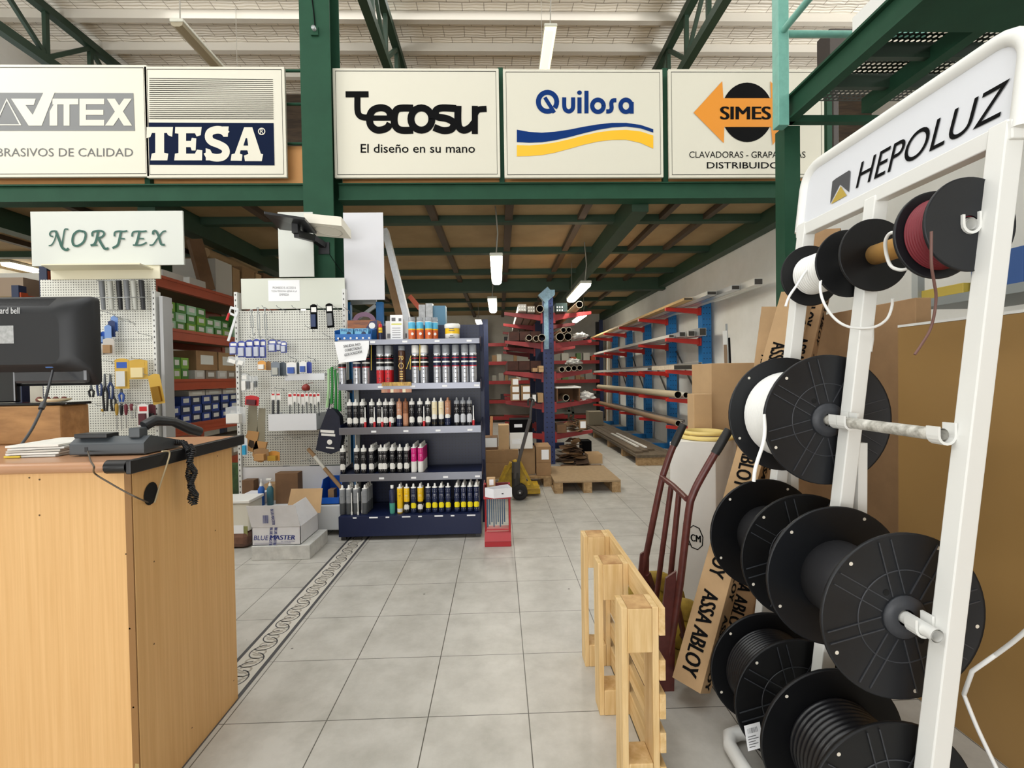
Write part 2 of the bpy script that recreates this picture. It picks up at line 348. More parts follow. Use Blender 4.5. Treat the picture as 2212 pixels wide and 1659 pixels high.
# ---------------------------------------------------------------- sign boards
YS=4.50
def sign_board(x0,y0,x1,y1,label,name='sign_board'):
    a=PY(x0,y1,YS); c=PY(x1,y0,YS)
    t=thing(name,((a.x+c.x)/2,YS,a.z),label,'sign','sign boards along the mezzanine rail')
    MB().box(a.x,c.x,YS,YS+.03,a.z,c.z).build('board',cream,t,bev=.003)
    b=MB(); i=.028; yy=YS-.0015
    b.ribbon([(a.x+i,yy,a.z+i),(c.x-i,yy,a.z+i),(c.x-i,yy,c.z-i),(a.x+i,yy,c.z-i)],.006,(0,-1,0),closed=True)
    b.build('border_line',ink,t)
    return t,yy
def _lay(mb,Y): mb.k=getattr(mb,'k',0)+1; return Y-.00012*mb.k
def ypoly(mb,pts,Y,m=0):
    Y=_lay(mb,Y); mb.poly([PY(x,y,Y) for x,y in pts],m)
def yrib(mb,pts,wpx,Y,m=0,closed=False):
    Y=_lay(mb,Y)
    mb.ribbon([PY(x,y,Y) for x,y in pts],wpx/CAM_F*Y,(0,-1,0),m,closed)
z1=lambda L:[(x/2.9105,y/2.9105) for x,y in L]                 # readings from an enlarged view
z2=lambda L:[(700+x/2.9105,y/2.9105) for x,y in L]
sm=lambda L:[(p.x,p.y) for p in smooth([Vector((x,y,0)) for x,y in L],4)]
z3=lambda L:[(1452+x/2.9105,y/2.9105) for x,y in L]
greyi=mat('grey_ink','838484',.85,spec=.1); navyi=mat('navy_ink','101b34',.85,spec=.1)
# abrasives
t,yy=sign_board(-95,140,316,383,'cream sign board with grey band and large cut-out letters')
b=MB(); ypoly(b,z1([(-260,582),(838,585),(848,822),(-260,822)]),yy-.001)
b.build('grey_band',greyi,t,recalc=False)
b=MB(); Y_=yy-.0035
for L in ([(70,620),(225,620),(212,660),(160,660),(206,722),(275,578),(345,578),(262,790),(180,790)],[(312,700),(360,618),(360,790),(312,790)],[(330,620),(492,620),(492,656),(437,656),(437,790),(400,790),(400,656),(330,656)],
          [(500,620),(655,620),(655,655),(540,655),(540,690),(650,690),(650,722),(540,722),(540,754),(655,754),(655,790),(500,790)],[(672,620),(722,620),(830,790),(778,790)],[(780,620),(828,620),(712,790),(660,790)]):
    ypoly(b,z1(L),Y_)
yrib(b,z1([(-30,785),(42,625),(128,785)]),5,Y_,closed=True)
b.build('lettering',cream,t,recalc=False)
b=MB(); textY(b,'ABRASIVOS DE CALIDAD',-28,320,287,338,yy-.001,bold=.004); b.build('slogan_lettering',mat('grey_text','5d5d5a',.6),t,recalc=False)
# navy slab letters
t,yy=sign_board(317.5,144,614,384,'cream sign board with thin black lines above a navy band')
b=MB()
for i in range(21): yrib(b,z1([(938,492+i*12.6),(1716+i*.2,500+i*12.3)]),1.15,yy-.001)
b.build('thin_lines',ink,t,recalc=False)
b=MB(); ypoly(b,z1([(935,770),(1720,773),(1726,1040),(938,1036)]),yy-.001); b.build('navy_band',navyi,t,recalc=False)
b=MB(); Y_=yy-.0035
for L in ([(922,798),(1088,798),(1082,860),(1056,850),(1050,836),(1032,836),(1032,960),(1058,966),(1052,1008),(946,1008),(954,966),(976,960),(976,836),(955,836),(945,862),(921,868)],
          [(1102,798),(1268,798),(1262,850),(1236,858),(1226,838),(1170,838),(1170,886),(1200,886),(1206,866),(1234,870),(1230,946),(1205,946),(1198,925),(1170,925),(1170,966),(1226,966),(1238,940),(1272,945),(1270,1008),(1095,1008),(1100,966),(1122,962),(1122,840),(1100,838)],
          [(1535,800),(1586,800),(1640,966),(1654,970),(1646,1013),(1540,1013),(1534,978),(1562,968),(1555,945),(1512,945),(1508,966),(1524,972),(1520,1011),(1450,1010),(1456,970),(1476,965)],
          [(1400,795),(1438,795),(1432,860),(1404,860)],[(1293,932),(1322,940),(1328,1008),(1294,1008)]): ypoly(b,z1(L),Y_)
yrib(b,sm(z1([(1425,845),(1400,822),(1362,816),(1322,830),(1312,862),(1330,890),(1375,908),(1412,930),(1420,960),(1400,985),(1360,992),(1320,982),(1302,955)])),16,Y_)
yrib(b,z1(ell(1645,826,20,20)),2,Y_,closed=True); textY(b,'R',562,278,569,289,Y_,bold=.01)
b.build('lettering',cream,t,recalc=False)
b=MB(); ypoly(b,z1([(1545,868),(1553,868),(1560,915),(1530,915)]),Y_-.002); b.build('letter_counter',navyi,t,recalc=False)
# black linked letters
t,yy=sign_board(723,148,1077,384,'cream sign board with thick black linked letters')
b=MB(); Y_=yy-.001; W=15
yrib(b,z2([(135,593),(280,593)]),13,Y_); yrib(b,sm(z2([(210,590),(210,690),(222,725),(250,738),(290,738)])),13,Y_)
yrib(b,z2([(290,742),(420,742)]),11,Y_); yrib(b,sm(z2([(420,748),(412,705),(385,682),(345,678),(305,695),(287,735),(292,785),(325,815),(365,816),(400,800),(415,775)])),W,Y_)
yrib(b,sm(z2([(560,680),(480,680),(450,700),(440,750),(450,795),(485,818),(560,818)])),W,Y_)
yrib(b,z2(ell(612,748,66,70)),W,Y_,closed=True)
yrib(b,sm(z2([(830,682),(745,678),(708,690),(700,715),(715,735),(770,745),(808,765),(815,790),(795,815),(745,820),(690,800)])),W,Y_)
yrib(b,sm(z2([(842,665),(842,770),(855,808),(885,818),(920,800),(945,770)])),W,Y_); yrib(b,z2([(948,665),(948,842)]),13,Y_); yrib(b,sm(z2([(948,720),(970,690),(1022,684)])),13,Y_)
b.build('lettering',ink,t,recalc=False)
b=MB(); textY(b,'El diseño en su mano',779,311,1026,330,Y_,bold=.012); b.build('slogan_lettering',ink,t,recalc=False)
# blue letters over the wave
t,yy=sign_board(1090,150,1431,384,'cream sign board with blue letters over a blue and yellow wave')
Q=mat('blue_ink','12336f',.85,spec=.1); b=MB(); Y_=yy-.001
yrib(b,z2(ell(1405,640,58,60,-40,298)),10.5,Y_); yrib(b,z2([(1388,612),(1448,708)]),8,Y_)
yrib(b,sm(z2([(1510,612),(1510,665),(1518,690),(1540,700),(1560,688),(1566,665),(1566,612)])),9,Y_); yrib(b,z2([(1606,612),(1606,712)]),9,Y_); ypoly(b,z2(ell(1606,582,15,14,n=14)[:-1]),Y_)
yrib(b,z2([(1650,570),(1650,712)]),9,Y_); yrib(b,z2(ell(1722,665,36,38)),9.5,Y_,closed=True)
yrib(b,sm(z2([(1838,630),(1815,632),(1806,650),(1808,680),(1798,698),(1774,700)])),9,Y_); yrib(b,z2(ell(1898,665,34,38,0,360)[0:25]),9.5,Y_,closed=True); yrib(b,z2([(1934,640),(1934,714)]),9,Y_)
b.build('lettering',Q,t,recalc=False)
def wave(up,lo): return z2(up+lo[::-1])
xs=[1212,1290,1370,1450,1540,1630,1720,1810,1900,1990,2070]
b=MB()
u_=[815,829,834,828,815,797,782,772,772,785,812]; l_=[893,897,894,882,862,838,816,801,795,806,833]
for i in range(10): ypoly(b,z2([(xs[i],u_[i]),(xs[i+1],u_[i+1]),(xs[i+1],l_[i+1]),(xs[i],l_[i])]),Y_)
b.build('blue_wave',Q,t,recalc=False)
b=MB(); u_=[912,914,908,896,876,852,832,820,816,826,852]; l_=[983,981,975,960,936,910,890,879,878,898,934]
for i in range(10): ypoly(b,z2([(xs[i],u_[i]),(xs[i+1],u_[i+1]),(xs[i+1],l_[i+1]),(xs[i],l_[i])]),Y_)
b.build('yellow_wave',mat('yellow_ink','f2b81c',.5),t,recalc=False)
# orange double arrow
t,yy=sign_board(1446,150,1780,384,'cream sign board with orange double arrow over a black disc')
b=MB(); Y_=yy-.001; ypoly(b,z3(ell(472,706,162,187,n=40)[:-1]),Y_); b.build('black_disc',ink,t,recalc=False)
A_=[(135,708),(315,510),(322,617),(622,617),(617,510),(790,695),(632,912),(622,798),(328,798),(325,900)]
b=MB(); b.add([PY(x,y,Y_-.002) for x,y in z3(A_)],[(0,1,2,8,9),(2,3,7,8),(3,4,5,6,7)]); b.build('double_arrow',mat('orange_ink','dd8c23',.5),t,recalc=False)
b=MB(); textY(b,'SIMES',1557,230,1664,258,Y_-.004,bold=.02); textY(b,'CLAVADORAS - GRAPADORAS',1489,327,1740,341,Y_,bold=.004); textY(b,'DISTRIBUIDOR',1527,350,1700,364,Y_,bold=.012)
b.build('lettering',ink,t,recalc=False)

# ---------------------------------------------------------------- walkway with railing, top right
t=thing('steel_walkway',(2.7,.9,3.2),'green steel walkway with perforated plates seen from below','walkway')
XE=2.175; ZB=3.22; y0,y1=-1.6,3.5
b=MB(); b.box(XE,XE+.07,y0,y1,ZB,ZB+.015); b.box(XE,XE+.07,y0,y1,ZB+.165,ZB+.18); b.box(XE+.03,XE+.042,y0,y1,ZB+.015,ZB+.165); b.build('edge_beam',green,t)
MB().box(XE,WX-.01,y1-.05,y1,ZB,ZB+.05).build('end_beam',green,t)
for yy in (3.18,2.88): MB().box(XE+.072,WX-.01,yy-.02,yy+.02,ZB+.08,ZB+.17).build('plate_joist',dgreen,t)
for yy in (2.45,1.62,.7): MB().box(XE+.072,WX-.01,yy-.12,yy+.12,ZB+.02,ZB+.14).build('cross_beam',green,t)
MB().box(2.72,2.80,y0,y1-.09,ZB+.04,ZB+.145).build('stringer',green,t)
perf=dots('perforated_plate','18241b','ffffff',.036,.0105,('X','Y'),see=True)
MB().add([(XE+.072,y0,ZB+.181),(WX-.01,y0,ZB+.181),(WX-.01,y1,ZB+.181),(XE+.072,y1,ZB+.181)],[(0,1,2,3)]).build('perforated_plate',perf,t,local=False,recalc=False)
MB().box(XE+.004,XE+.014,y0,2.80,ZB+.1815,ZB+.27).build('white_toe_board',white,t)
p=PY(1702,500,3.56); struct(MB().box(p.x-.06,p.x+.06,3.50,3.62,0,ZB-.003).build('steel_column',green),'green square post under the walkway corner')
t=thing('walkway_railing',(XE-.06,3.3,3.3),'pale teal tube railing on the edge of the steel walkway','railing')
for yy,zb in ((3.44,3.17),(2.22,3.17)):
    MB().box(XE-.085,XE-.005,yy-.04,yy+.04,zb,4.6).build('post',teal,t,bev=.004)
for zz in (3.86,4.5): MB().tube([(XE-.045,3.44,zz),(XE-.045,-1.5,zz)],.024,12).build('rail',teal,t)
for zz in (3.86,4.5): MB().tube([(XE-.045,3.44,zz),(WX-.02,3.44,zz)],.024,12).build('rail',teal,t)
# dark loudspeaker case on the mezzanine behind the railing
b=MB(); p=PY(1820,90,4.9); b.box(p.x-.14,p.x+.14,4.9,5.1,p.z-.16,p.z+.14); b.box(p.x-.03,p.x+.03,5.0,5.06,ZMT+.02,p.z-.16)
tag(b.build('loudspeaker',mat('speaker_case','3a332e',.7),bev=.006),'dark brown loudspeaker case high on a pole behind the teal railing','speaker')
# ================================================================ counter and what is on it
lam=mat('oak_laminate','ddb27a',.45,hex2='d2a56c',nscale=2.6,stretch=(34,34,.7),spec=.3); lamtop=mat('worktop_laminate','b98b68',.3,noise=.12,nscale=4)
t=thing('sales_counter',(-2.4,1.7,0),'light oak laminate sales counter with black edged worktop','counter')
XS=-1.13; YC0,YC1=1.45,1.985; XL=-4.6; ZT=1.08
b=MB(); b.box(XL,XS-.022,YC0,YC0+.02,0,ZT); b.build('front_panel',lam,t)
b=MB(); b.box(XS-.02,XS,YC0+.004,YC1,0,ZT); b.build('side_panel',lam,t,bev=.002)
b=MB(); b.box(XS-.021,XS-.001,YC0-.001,YC0+.003,0,ZT); b.build('edge_strip',mat('edge_strip','8a6232',.6),t)
b=MB(); b.box(XL,XS-.03,YC1-.02,YC1,0,ZT); b.build('rear_panel',lam,t)
b=MB(); b.box(XL,XS+.015,1.43,2.02,ZT,ZT+.033); b.tube([(XL,1.432,ZT+.0165),(XS-.045,1.432,ZT+.0165)],.0165,12); b.build('worktop',lamtop,t)
b=MB(); b.tube([(XS-.05,1.428,ZT+.017),(XS+.012,1.428,ZT+.017)],.021,12); b.obox((XS+.022,1.41,ZT+.017),(XS+.022,2.03,ZT+.017),.016,.042); b.build('edge_band',mat('black_edge','0d0d0f',.35),t,bev=.003)
b=MB(); c=PX(326,1066,XS+.0015); b.poly([c+Vector((0,.030*math.cos(a)+.004*math.sin(a),.036*math.sin(a))) for a in [2*PI*i/20 for i in range(20)]]); b.build('cable_hole',mat('hole_black','040404',.9),t)
b=MB()
for px,py in ((63,1032),(85,1036),(85,1113),(272,1197),(280,1358),(288,1528)): 
    p=PY(px,py,YC0-.001); b.lathe([(0,0),(.0028,0)],p,'Y',8)
for px,py in ((470,985),(333,1213),(333,1391),(465,1146),(505,1470),(415,1572)): 
    p=PX(px,py,XS+.001); b.lathe([(0,0),(.0028,0)],p,'X',8)
b.build('screw_holes',mat('screw_brown','5d431f',.7),t)
b=MB(); b.add([(XS-.03,YC0-.0012,.0),(XS-.002,YC0-.0012,.0),(XS-.002,YC0-.0012,.17),(XS-.013,YC0-.0012,.172),(XS-.017,YC0-.0012,.15),(XS-.026,YC0-.0012,.13),(XS-.019,YC0-.0012,.11),(XS-.02,YC0-.0012,.07)],[(0,1,2,3,4,5,6,7)]); b.build('chipped_edge',mat('chip_board','b79a63',.9,noise=.3,nscale=60),t)
ZW=ZT+.0335
# wooden plinth under the screen
wb=mat('raw_wood','a97e4c',.6,hex2='8a6338',nscale=3,stretch=(2,10,8))
b=MB(); b.box(-2.5,-1.715,1.86,1.99,ZW,ZW+.15)
o=b.build('wooden_box',wb,loc=(-2.1,1.92,ZW),bev=.006); tag(o,'plain wooden box on the counter with the screen standing on it','box')
ZP=ZW+.151
# screen seen from behind
t=thing('computer_monitor',(-2.0,1.93,ZP),'black computer screen seen from behind on a wooden box','monitor')
shell=mat('monitor_shell','242527',.42,spec=.3); gloss=mat('gloss_black','101113',.12)
xr=PY(201,700,1.93).x; xl=xr-.62; zt=PY(100,640,1.93).z; zb=PY(190,832,1.93).z
def rrect(x0,x1,z0,z1,r,y,n=5):
    P=[]
    for cx,cz,a in ((x1-r,z1-r,0),(x0+r,z1-r,90),(x0+r,z0+r,180),(x1-r,z0+r,270)):
        P+=[(cx+r*math.cos(math.radians(a+90*i/n)),y,cz+r*math.sin(math.radians(a+90*i/n))) for i in range(n+1)]
    return P
b=MB(); rings=[rrect(xl,xr,zb,zt,.02,1.965),rrect(xl,xr,zb,zt,.022,1.945),rrect(xl+.006,xr-.006,zb+.05,zt-.006,.03,1.925),rrect(xl+.05,xr-.05,zb+.075,zt-.045,.05,1.885),rrect(xl+.09,xr-.09,zb+.085,zt-.075,.04,1.88)]
n=len(rings[0]); o_=[v for r in rings for v in r]; b.add(o_,[(i*n+j,i*n+(j+1)%n,(i+1)*n+(j+1)%n,(i+1)*n+j) for i in range(4) for j in range(n)],0,True); b.add(rings[0],[tuple(range(n))]); b.add(rings[4],[tuple(range(n))])
b.build('rear_shell',shell,t)
b=MB(); xa=PY(95,800,1.9).x; b.obox((xl+.03,1.932,zb+.04),(xr-.02,1.932,zb+.04),.03,.062); b.build('lower_recess',mat('recess_grey','3a3c40',.2),t,bev=.012)
b=MB(); b.box(xl+.2,xr-.30,1.915,1.94,ZP+.012,zb+.08); b.build('stand_neck',gloss,t,bev=.006)
b=MB(); b.box(xl+.12,xr-.06,1.87,1.985,ZP,ZP+.011); b.build('stand_foot',gloss,t,bev=.004)
b=MB(); textY(b,'packard bell',-26,664,42,682,1.8785,bold=.012); b.build('lettering',mat('print_white','c9cacb',.5),t,recalc=False)
b=MB(); p=PY(30,742,1.879); q=PY(-30,704,1.879); b.box(q.x,p.x,1.8785,1.8795,p.z,q.z); b.build('rating_label',mat('label_silver','b9bbbb',.3,metal=.3,noise=.3,nscale=60),t,bev=.001)
b=MB()
for i in range(9):
    y_=zt-.042+i*.0038; yv=1.8835+(y_-zt+.045)*1.02; b.box(xl+.12,PY(112,650,1.9).x,yv-.0005,yv+.004,y_-.0012,y_)
b.build('vent_slots',black,t)
p=PY(112,786,1.895); b=MB(); b.box(p.x-.018,p.x+.012,1.885,1.91,p.z-.016,p.z+.016); b.build('video_plug',mat('plug_blue','4a76b8',.4),t,bev=.003)
b=MB(); P_=[PY(x,y,Y_) for x,y,Y_ in ((114,800,1.885),(104,840,1.83),(95,870,1.80),(70,925,1.72),(35,975,1.62),(5,1010,1.52),(-40,1045,1.45))]; b.cord(P_,.0045); b.tube([P_[2],P_[2]+(P_[3]-P_[2])*.25],.009,8); b.build('video_cable',dark,t)
# small tray of bits behind the cable
b=MB(); p=PY(110,866,1.872); b.lathe([(.001,0),(.03,0),(.045,.006),(.05,.014),(.046,.014),(.03,.004)],(p.x,1.89,ZP+.0125),'Z',20); tag(b.build('saucer',mat('saucer','d9cfae',.4),loc=(p.x,1.89,ZP+.012)),'cream saucer on the foot of the screen','saucer')
random.seed(3)
for i in range(4):
    x_=-1.83+i*.032; b=MB(); b.lathe([(.001,0),(.011,.003),(.012,.012),(.006,.02),(.001,.021)],(x_,1.90,ZP+(0 if x_>xr-.07 else .0125)),'Z',8); tag(b.build('fruit_stone',mat('nut_brown','6d3a2e',.6)),'%s reddish brown nut from the left beside the cream saucer'%ORD[i],'nut','nuts under the screen')
# pile of papers in a plastic sleeve
t=thing('paper_pile',PZ(80,985,ZW),'untidy pile of papers in a clear sleeve beside the telephone','papers'); c=t.location
random.seed(5)
for i in range(5):
    a=random.uniform(-.25,.25); w,d=.075,.11; q=[(c.x+x*math.cos(a)-y*math.sin(a),c.y+.08+x*math.sin(a)+y*math.cos(a)) for x,y in ((-w,-d),(w,-d),(w,d),(-w,d))]
    b=MB(); b.prism([(x,y,ZW+.001+i*.008) for x,y in q],(0,0,.006)); b.build('sheet_stack',mat('paper_grey%d'%(i%3),('d8d8d2','e9e7df','c4c2b8')[i%3],.6,noise=.12,nscale=20),t)
b=MB(); b.box(c.x-.07,c.x-.02,c.y-.035,c.y-.005,ZW+.001,ZW+.007); b.build('sticky_note',mat('note_yellow','e3c94a',.7),t)
# telephone
t=thing('desk_telephone',PZ(210,985,ZW),'dark grey desk telephone with lifted handset cradle and coiled cord','telephone'); c=Vector((t.location.x,t.location.y,0))
ph=mat('phone_grey','43484c',.4); ph2=mat('phone_dark','1b1d20',.35)
x0,x1,y0=PZ(133,990,ZW).x,PZ(282,990,ZW).x,c.y-.005
b=MB(); b.prism([(x0,y0,ZW+.004),(x0,y0+.19,ZW+.004),(x0,y0+.19,ZW+.022),(x0,y0+.03,ZW+.062),(x0,y0,ZW+.040)],(x1-x0,0,0)); b.build('body',ph,t,bev=.004)
b=MB(); b.obox((x0+.012,y0+.028,ZW+.065),(x0+.115,y0+.028,ZW+.065),.05,.014); b.build('display',ph2,t,bev=.002)
b=MB(); b.box(x1-.058,x1-.022,y0+.012,y0+.05,ZW+.055,ZW+.088); b.build('cradle',ph,t,bev=.004)
b=MB(); A=Vector((x1-.035,y0+.05,ZW+.09)); B_=Vector((x1+.045,y0+.21,ZW+.05)); pts=[A,A+Vector((.012,.03,.016)),A.lerp(B_,.5)+Vector((0,0,.026)),B_+Vector((-.01,-.03,.012)),B_]; b.tube(pts,[.017,.019,.015,.019,.017],14); b.build('handset',ph2,t)
b=MB(); b.box(PY(183,972,y0).x,PY(190,972,y0).x,y0-.001,y0+.004,ZW+.014,ZW+.03); b.build('socket',black,t)
def helix(path,R,pitch,r,n=6):
    P=[Vector(p) for p in path]; out=[]; L=0; acc=[0]
    for i in range(len(P)-1): acc.append(acc[-1]+(P[i+1]-P[i]).length)
    N_=int(acc[-1]/pitch*9)
    for k in range(N_+1):
        s=acc[-1]*k/N_; i=max(j for j in range(len(P)) if acc[j]<=s+1e-9); i=min(i,len(P)-2); f=(s-acc[i])/max(1e-9,acc[i+1]-acc[i]); p=P[i].lerp(P[i+1],f); d=(P[i+1]-P[i]).normalized()
        a=d.cross(Vector((0,1,.2))).normalized(); q=d.cross(a); th=2*PI*s/pitch; out.append(p+a*R*math.cos(th)+q*R*math.sin(th))
    return out
XH=XS+.042
cp=[PZ(376,956,ZW+.02),PX(398,962,XS+.01)+Vector((0,0,.01)),PX(407,975,XH),PX(412,1000,XH),PX(406,1025,XH),PX(416,1055,XH),PX(410,1080,XH),PX(420,1090,XH+.01),PX(424,1070,XH+.012),PX(410,1050,XH+.012),PX(422,1020,XH+.012),PX(408,1000,XH+.012),PX(418,975,XH+.012),PX(410,962,XS+.03)]
b=MB(); b.tube(helix(cp,.0075,.0072,.0025),.0027,5); b.build('coiled_cord',black,t)
b=MB(); b.cord([PY(190,975,y0-.004),PZ(196,996,ZW+.004),PZ(203,1008,ZW+.004)]+[PY(x,y,1.405) for x,y in ((205,1023),(240,1045),(270,1062),(296,1075))]+[PX(312,1082,XS+.012),PX(322,1086,XS-.004)],.0024,6); b.build('line_cord',mat('cord_brown','4d4336',.5),t)
b=MB(); b.cord([PZ(350,975,ZW+.012),PX(366,977,XS+.034),PX(360,1005,XS+.04),PX(345,1050,XS+.012),PX(334,1086,XS+.002)],.0026,6); b.build('beige_cord',mat('cord_beige','b7a583',.5),t)

# ================================================================ cable stand on the right
def SP(y,z,off=0): return Vector((SA+SB*z+off,y,z))
t=thing('cable_rack',(1.1,1.45,0),'white metal cable reel stand with a printed header panel','rack'); RK=t
for nm,yy,za in (('far',1.80,1.93),('mid',1.46,1.90),('near',1.082,1.93)):
    b=MB(); b.obox(SP(yy,.03),SP(yy,za),.045,.045,up=(1,0,0)); b.build('post',white,t,bev=.003)
    if nm=='near': continue
    b=MB(); b.obox(SP(yy,1.12,.035),(SA+.16,yy,.0),.03,.03,up=(1,0,0)); b.build('rear_leg',white,t)
Y0,Y1=1.05,1.835; zl,zt=1.905,2.15; R_=.075
path=[(Y1,zl)]+[(Y1-R_+R_*math.cos(a),zt-R_+R_*math.sin(a)) for a in [PI/2*i/6 for i in range(7)]]+[(Y0+R_-R_*math.sin(a),zt-R_+R_*math.cos(a)) for a in [PI/2*i/6 for i in range(7)]]+[(Y0,zl)]
b=MB(); b.tube([SP(y,z) for y,z in path],.021,12); b.build('header_frame',white,t)
b=MB(); b.obox(SP(Y1,zl),SP(Y0,zl),.04,.045,up=(0,0,1)); b.build('header_rail',white,t,bev=.003)
panel=mat('header_white','dadce1',.4,spec=.3)
b=MB(); b.prism([SP(y,z,-.004) for y,z in path],(.006,0,0)); b.build('header_panel',panel,t)
b=MB(); N_=Vector((-1,0,SB)).normalized(); o_=-.0065
def hp(px,py,off=o_): return PS(px,py,off)
def fitS(mb,body,bl,br,tl,bold=0,shear=0,off=o_): 
    A=hp(*bl,off); return text(mb,body,A,hp(*br,off)-A,hp(*tl,off)-A,0,bold,shear)
fitS(b,'HEPOLUZ',(1848,408),(2168,248),(1857,352),bold=.0,shear=.12); b.build('lettering',ink,t,recalc=False)
b=MB(); b.poly([hp(*p) for p in ((1793,440),(1798,392),(1805,386),(1834,368),(1837,370),(1834,415),(1814,398))]); b.build('logo_dark',mat('logo_grey','45464a',.5),t,recalc=False)
b=MB(); b.poly([hp(*p) for p in ((1795,441),(1816,402),(1829,422))]); b.build('logo_gold',mat('logo_gold','b59a3e',.5),t,recalc=False)
def ax(z): return SA+SB*z-.046
def rod(y0,y1,z,mm=white):
    b=MB(); b.tube([(ax(z),y0,z),(ax(z),y1,z)],.0165,14,cap=False); b.tube([(ax(z),y0,z),(ax(z),y1,z)],.0135,14,cap=False); b.build('rod',mm,RK,recalc=False)
def hook(y,z):
    x=ax(z); b=MB(); out=[(x+.024,z+.03)]+[(x-.024*math.cos(a)*-1,z-.024*math.sin(a)) for a in [PI*i/8 for i in range(9)]]+[(x-.024,z+.022)]
    inn=[(x+.0175*math.cos(a),z-.0175*math.sin(a)) for a in [PI*i/8 for i in range(9)]]+[(x-.0175,z+.022)]
    inn=[(x+.0175,z+.03)]+inn
    k=len(out)
    for i in range(k-1):
        q=[out[i],out[i+1],inn[i+1],inn[i]]; b.prism([(a,y-.016,c_) for a,c_ in q],(0,.032,0))
    b.build('hook',white,RK)
dirty=mat('worn_white','e6e4dc',.45,hex2='8f8b80',nscale=30)
for z,(a,c_) in ((1.70,(1.095,1.82)),(.72,(1.06,1.80)),(.255,(1.06,1.78))): rod(a,c_,z)
rod(1.425,1.80,1.19,dirty); rod(1.105,1.415,1.19,dirty)
for z in (1.70,1.19,.72): hook(1.108,z); hook(1.775,z)
hook(1.415,1.19); hook(1.45,1.19); hook(1.452,.72)
b=MB(); b.tube([(1.05,1.66,.03),(.86,1.66,.03),(.815,1.645,.03),(.795,1.60,.03),(.795,1.1,.03),(.83,1.02,.03),(1.05,1.0,.03)],.024,12); b.build('base_loop',white,t)
b=MB(); b.tube([PS(1858,655,.02),PS(1872,668,.02),PS(1880,690,.02),PS(1880,720,.02)+Vector((.0,0,-.02)),PS(1876,760,.02)],.010,8); b.build('bracket',white,t)

def spool(label,z,yb,yf,R,rc,rw,wm,fm,front=True,back=True,ribs=0,holes=True,turns=14,group='cable reels on the white stand',thick=.007):
    x=ax(z); t=thing('cable_reel',(x,(yb+yf)/2,z),label,'cable reel',group)
    def flange(y,s):
        b=MB(); k=thick
        b.lathe([(.0215,-k/2),(R-.004,-k/2),(R,-k*.8),(R+.001,0),(R,k*.8),(R-.004,k/2),(.0215,k/2),(.0215,-k/2)],(x,y,z),'Y',56)
        f=b.build('flange',fm,t)
        yy=y+s*(k/2)
        if ribs:
            b=MB(); b.lathe([(.055,0),(.055,s*.006),(.03,s*.008),(.0215,s*.008)],(x,yy,z),'Y',24)
            for rr in (R*.56,):
                b.lathe([(rr-.0015,0),(rr-.0008,s*.0018),(rr+.0008,s*.0018),(rr+.0015,0)],(x,yy,z),'Y',48)
            for i in range(ribs):
                for dt in (-.016,.016):
                    a=2*PI*i/ribs+.25; ca,sa=math.cos(a),math.sin(a); p=Vector((x-sa*dt,yy+s*.0008,z+ca*dt)); b.obox(p+Vector((ca*.058,0,sa*.058)),p+Vector((ca*(R-.012),0,sa*(R-.012))),.003,.0028,up=(0,1,0))
            b.build('rib',mat('rib_worn','34363b',.5),f)
            b=MB(); 
            for i in range(2):
                a=PI*i+2.2; b.lathe([(0,0),(.0085,0)],(x+.078*math.cos(a),yy+s*.0006,z+.078*math.sin(a)),'Y',14)
            b.build('hole',mat('hole_black','040404',.9),f,recalc=False)
        if holes:
            b=MB()
            for i in range(5):
                a=2*PI*i/5+2.35; b.lathe([(0,0),(.0052,0)],(x+(R-.018)*math.cos(a),y-(k/2+.0006),z+(R-.018)*math.sin(a)),'Y',10)
            b.build('peg_hole',mat('peg_white','d9d2c4',.6),f,recalc=False)
        return f
    fb=flange(yb,1) if back else None; ff=flange(yf,-1) if front else None
    a,c_=yf+thick*.6,yb-thick*.6
    b=MB()
    if rw and rw>rc:
        N_=turns*6; b.lathe([(.02,a)]+[(rw-.0035*abs(math.cos(PI*turns*i/N_)),a+(c_-a)*i/N_) for i in range(N_+1)]+[(.02,c_)],(x,0,z),'Y',48); b.build('winding',wm,t)
    else:
        b.lathe([(.02,a),(rc,a),(rc,c_),(.02,c_)],(x,0,z),'Y',40); b.build('core',wm,t)
    return t,fb,ff
blk=mat('reel_black','0e0f12',.5,noise=.3,nscale=5,spec=.35); blk2=mat('reel_grey_black','1b1d21',.45,noise=.2,nscale=9,spec=.4); blackc=mat('cable_black','17171a',.35); corem=mat('core_black','303033',.5)
wrope=mat('white_cord','efefec',.5); redc=mat('maroon_cord','7c1f2c',.5); corec=mat('core_card','b08445',.75)
# top row
s1,_,f1=spool('small black reel of white cord with a loose end, farthest on the top rod',1.70,1.675,1.49,.109,.05,.070,wrope,blk,holes=False,turns=16,thick=.004)
b=MB(); b.cord([PY(1795,548,1.56),PY(1770,560,1.60),PY(1742,585,1.59),PY(1722,615,1.57),PY(1705,640,1.56),PY(1697,662,1.56)],.0042,8); b.build('loose_end',wrope,s1)
b=MB(); b.cord([PY(x,y,Y_) for x,y,Y_ in ((1790,575,1.53),(1775,600,1.50),(1772,625,1.47),(1780,655,1.45),(1800,685,1.44),(1825,703,1.43),(1856,709,1.425),(1890,706,1.42),(1915,690,1.42),(1926,665,1.42),(1928,645,1.41))],.0042,8); b.build('hanging_loop',wrope,s1)
b=MB(); x=ax(1.70); p=PY(1846,640,1.375); q=PY(1872,600,1.375)
f2=None
s2,f2,_=spool('nearly empty small black reel with a cardboard core, in the middle of the top rod',1.70,1.385,1.21,.109,.03,0,corec,blk,front=False,holes=False,thick=.005)
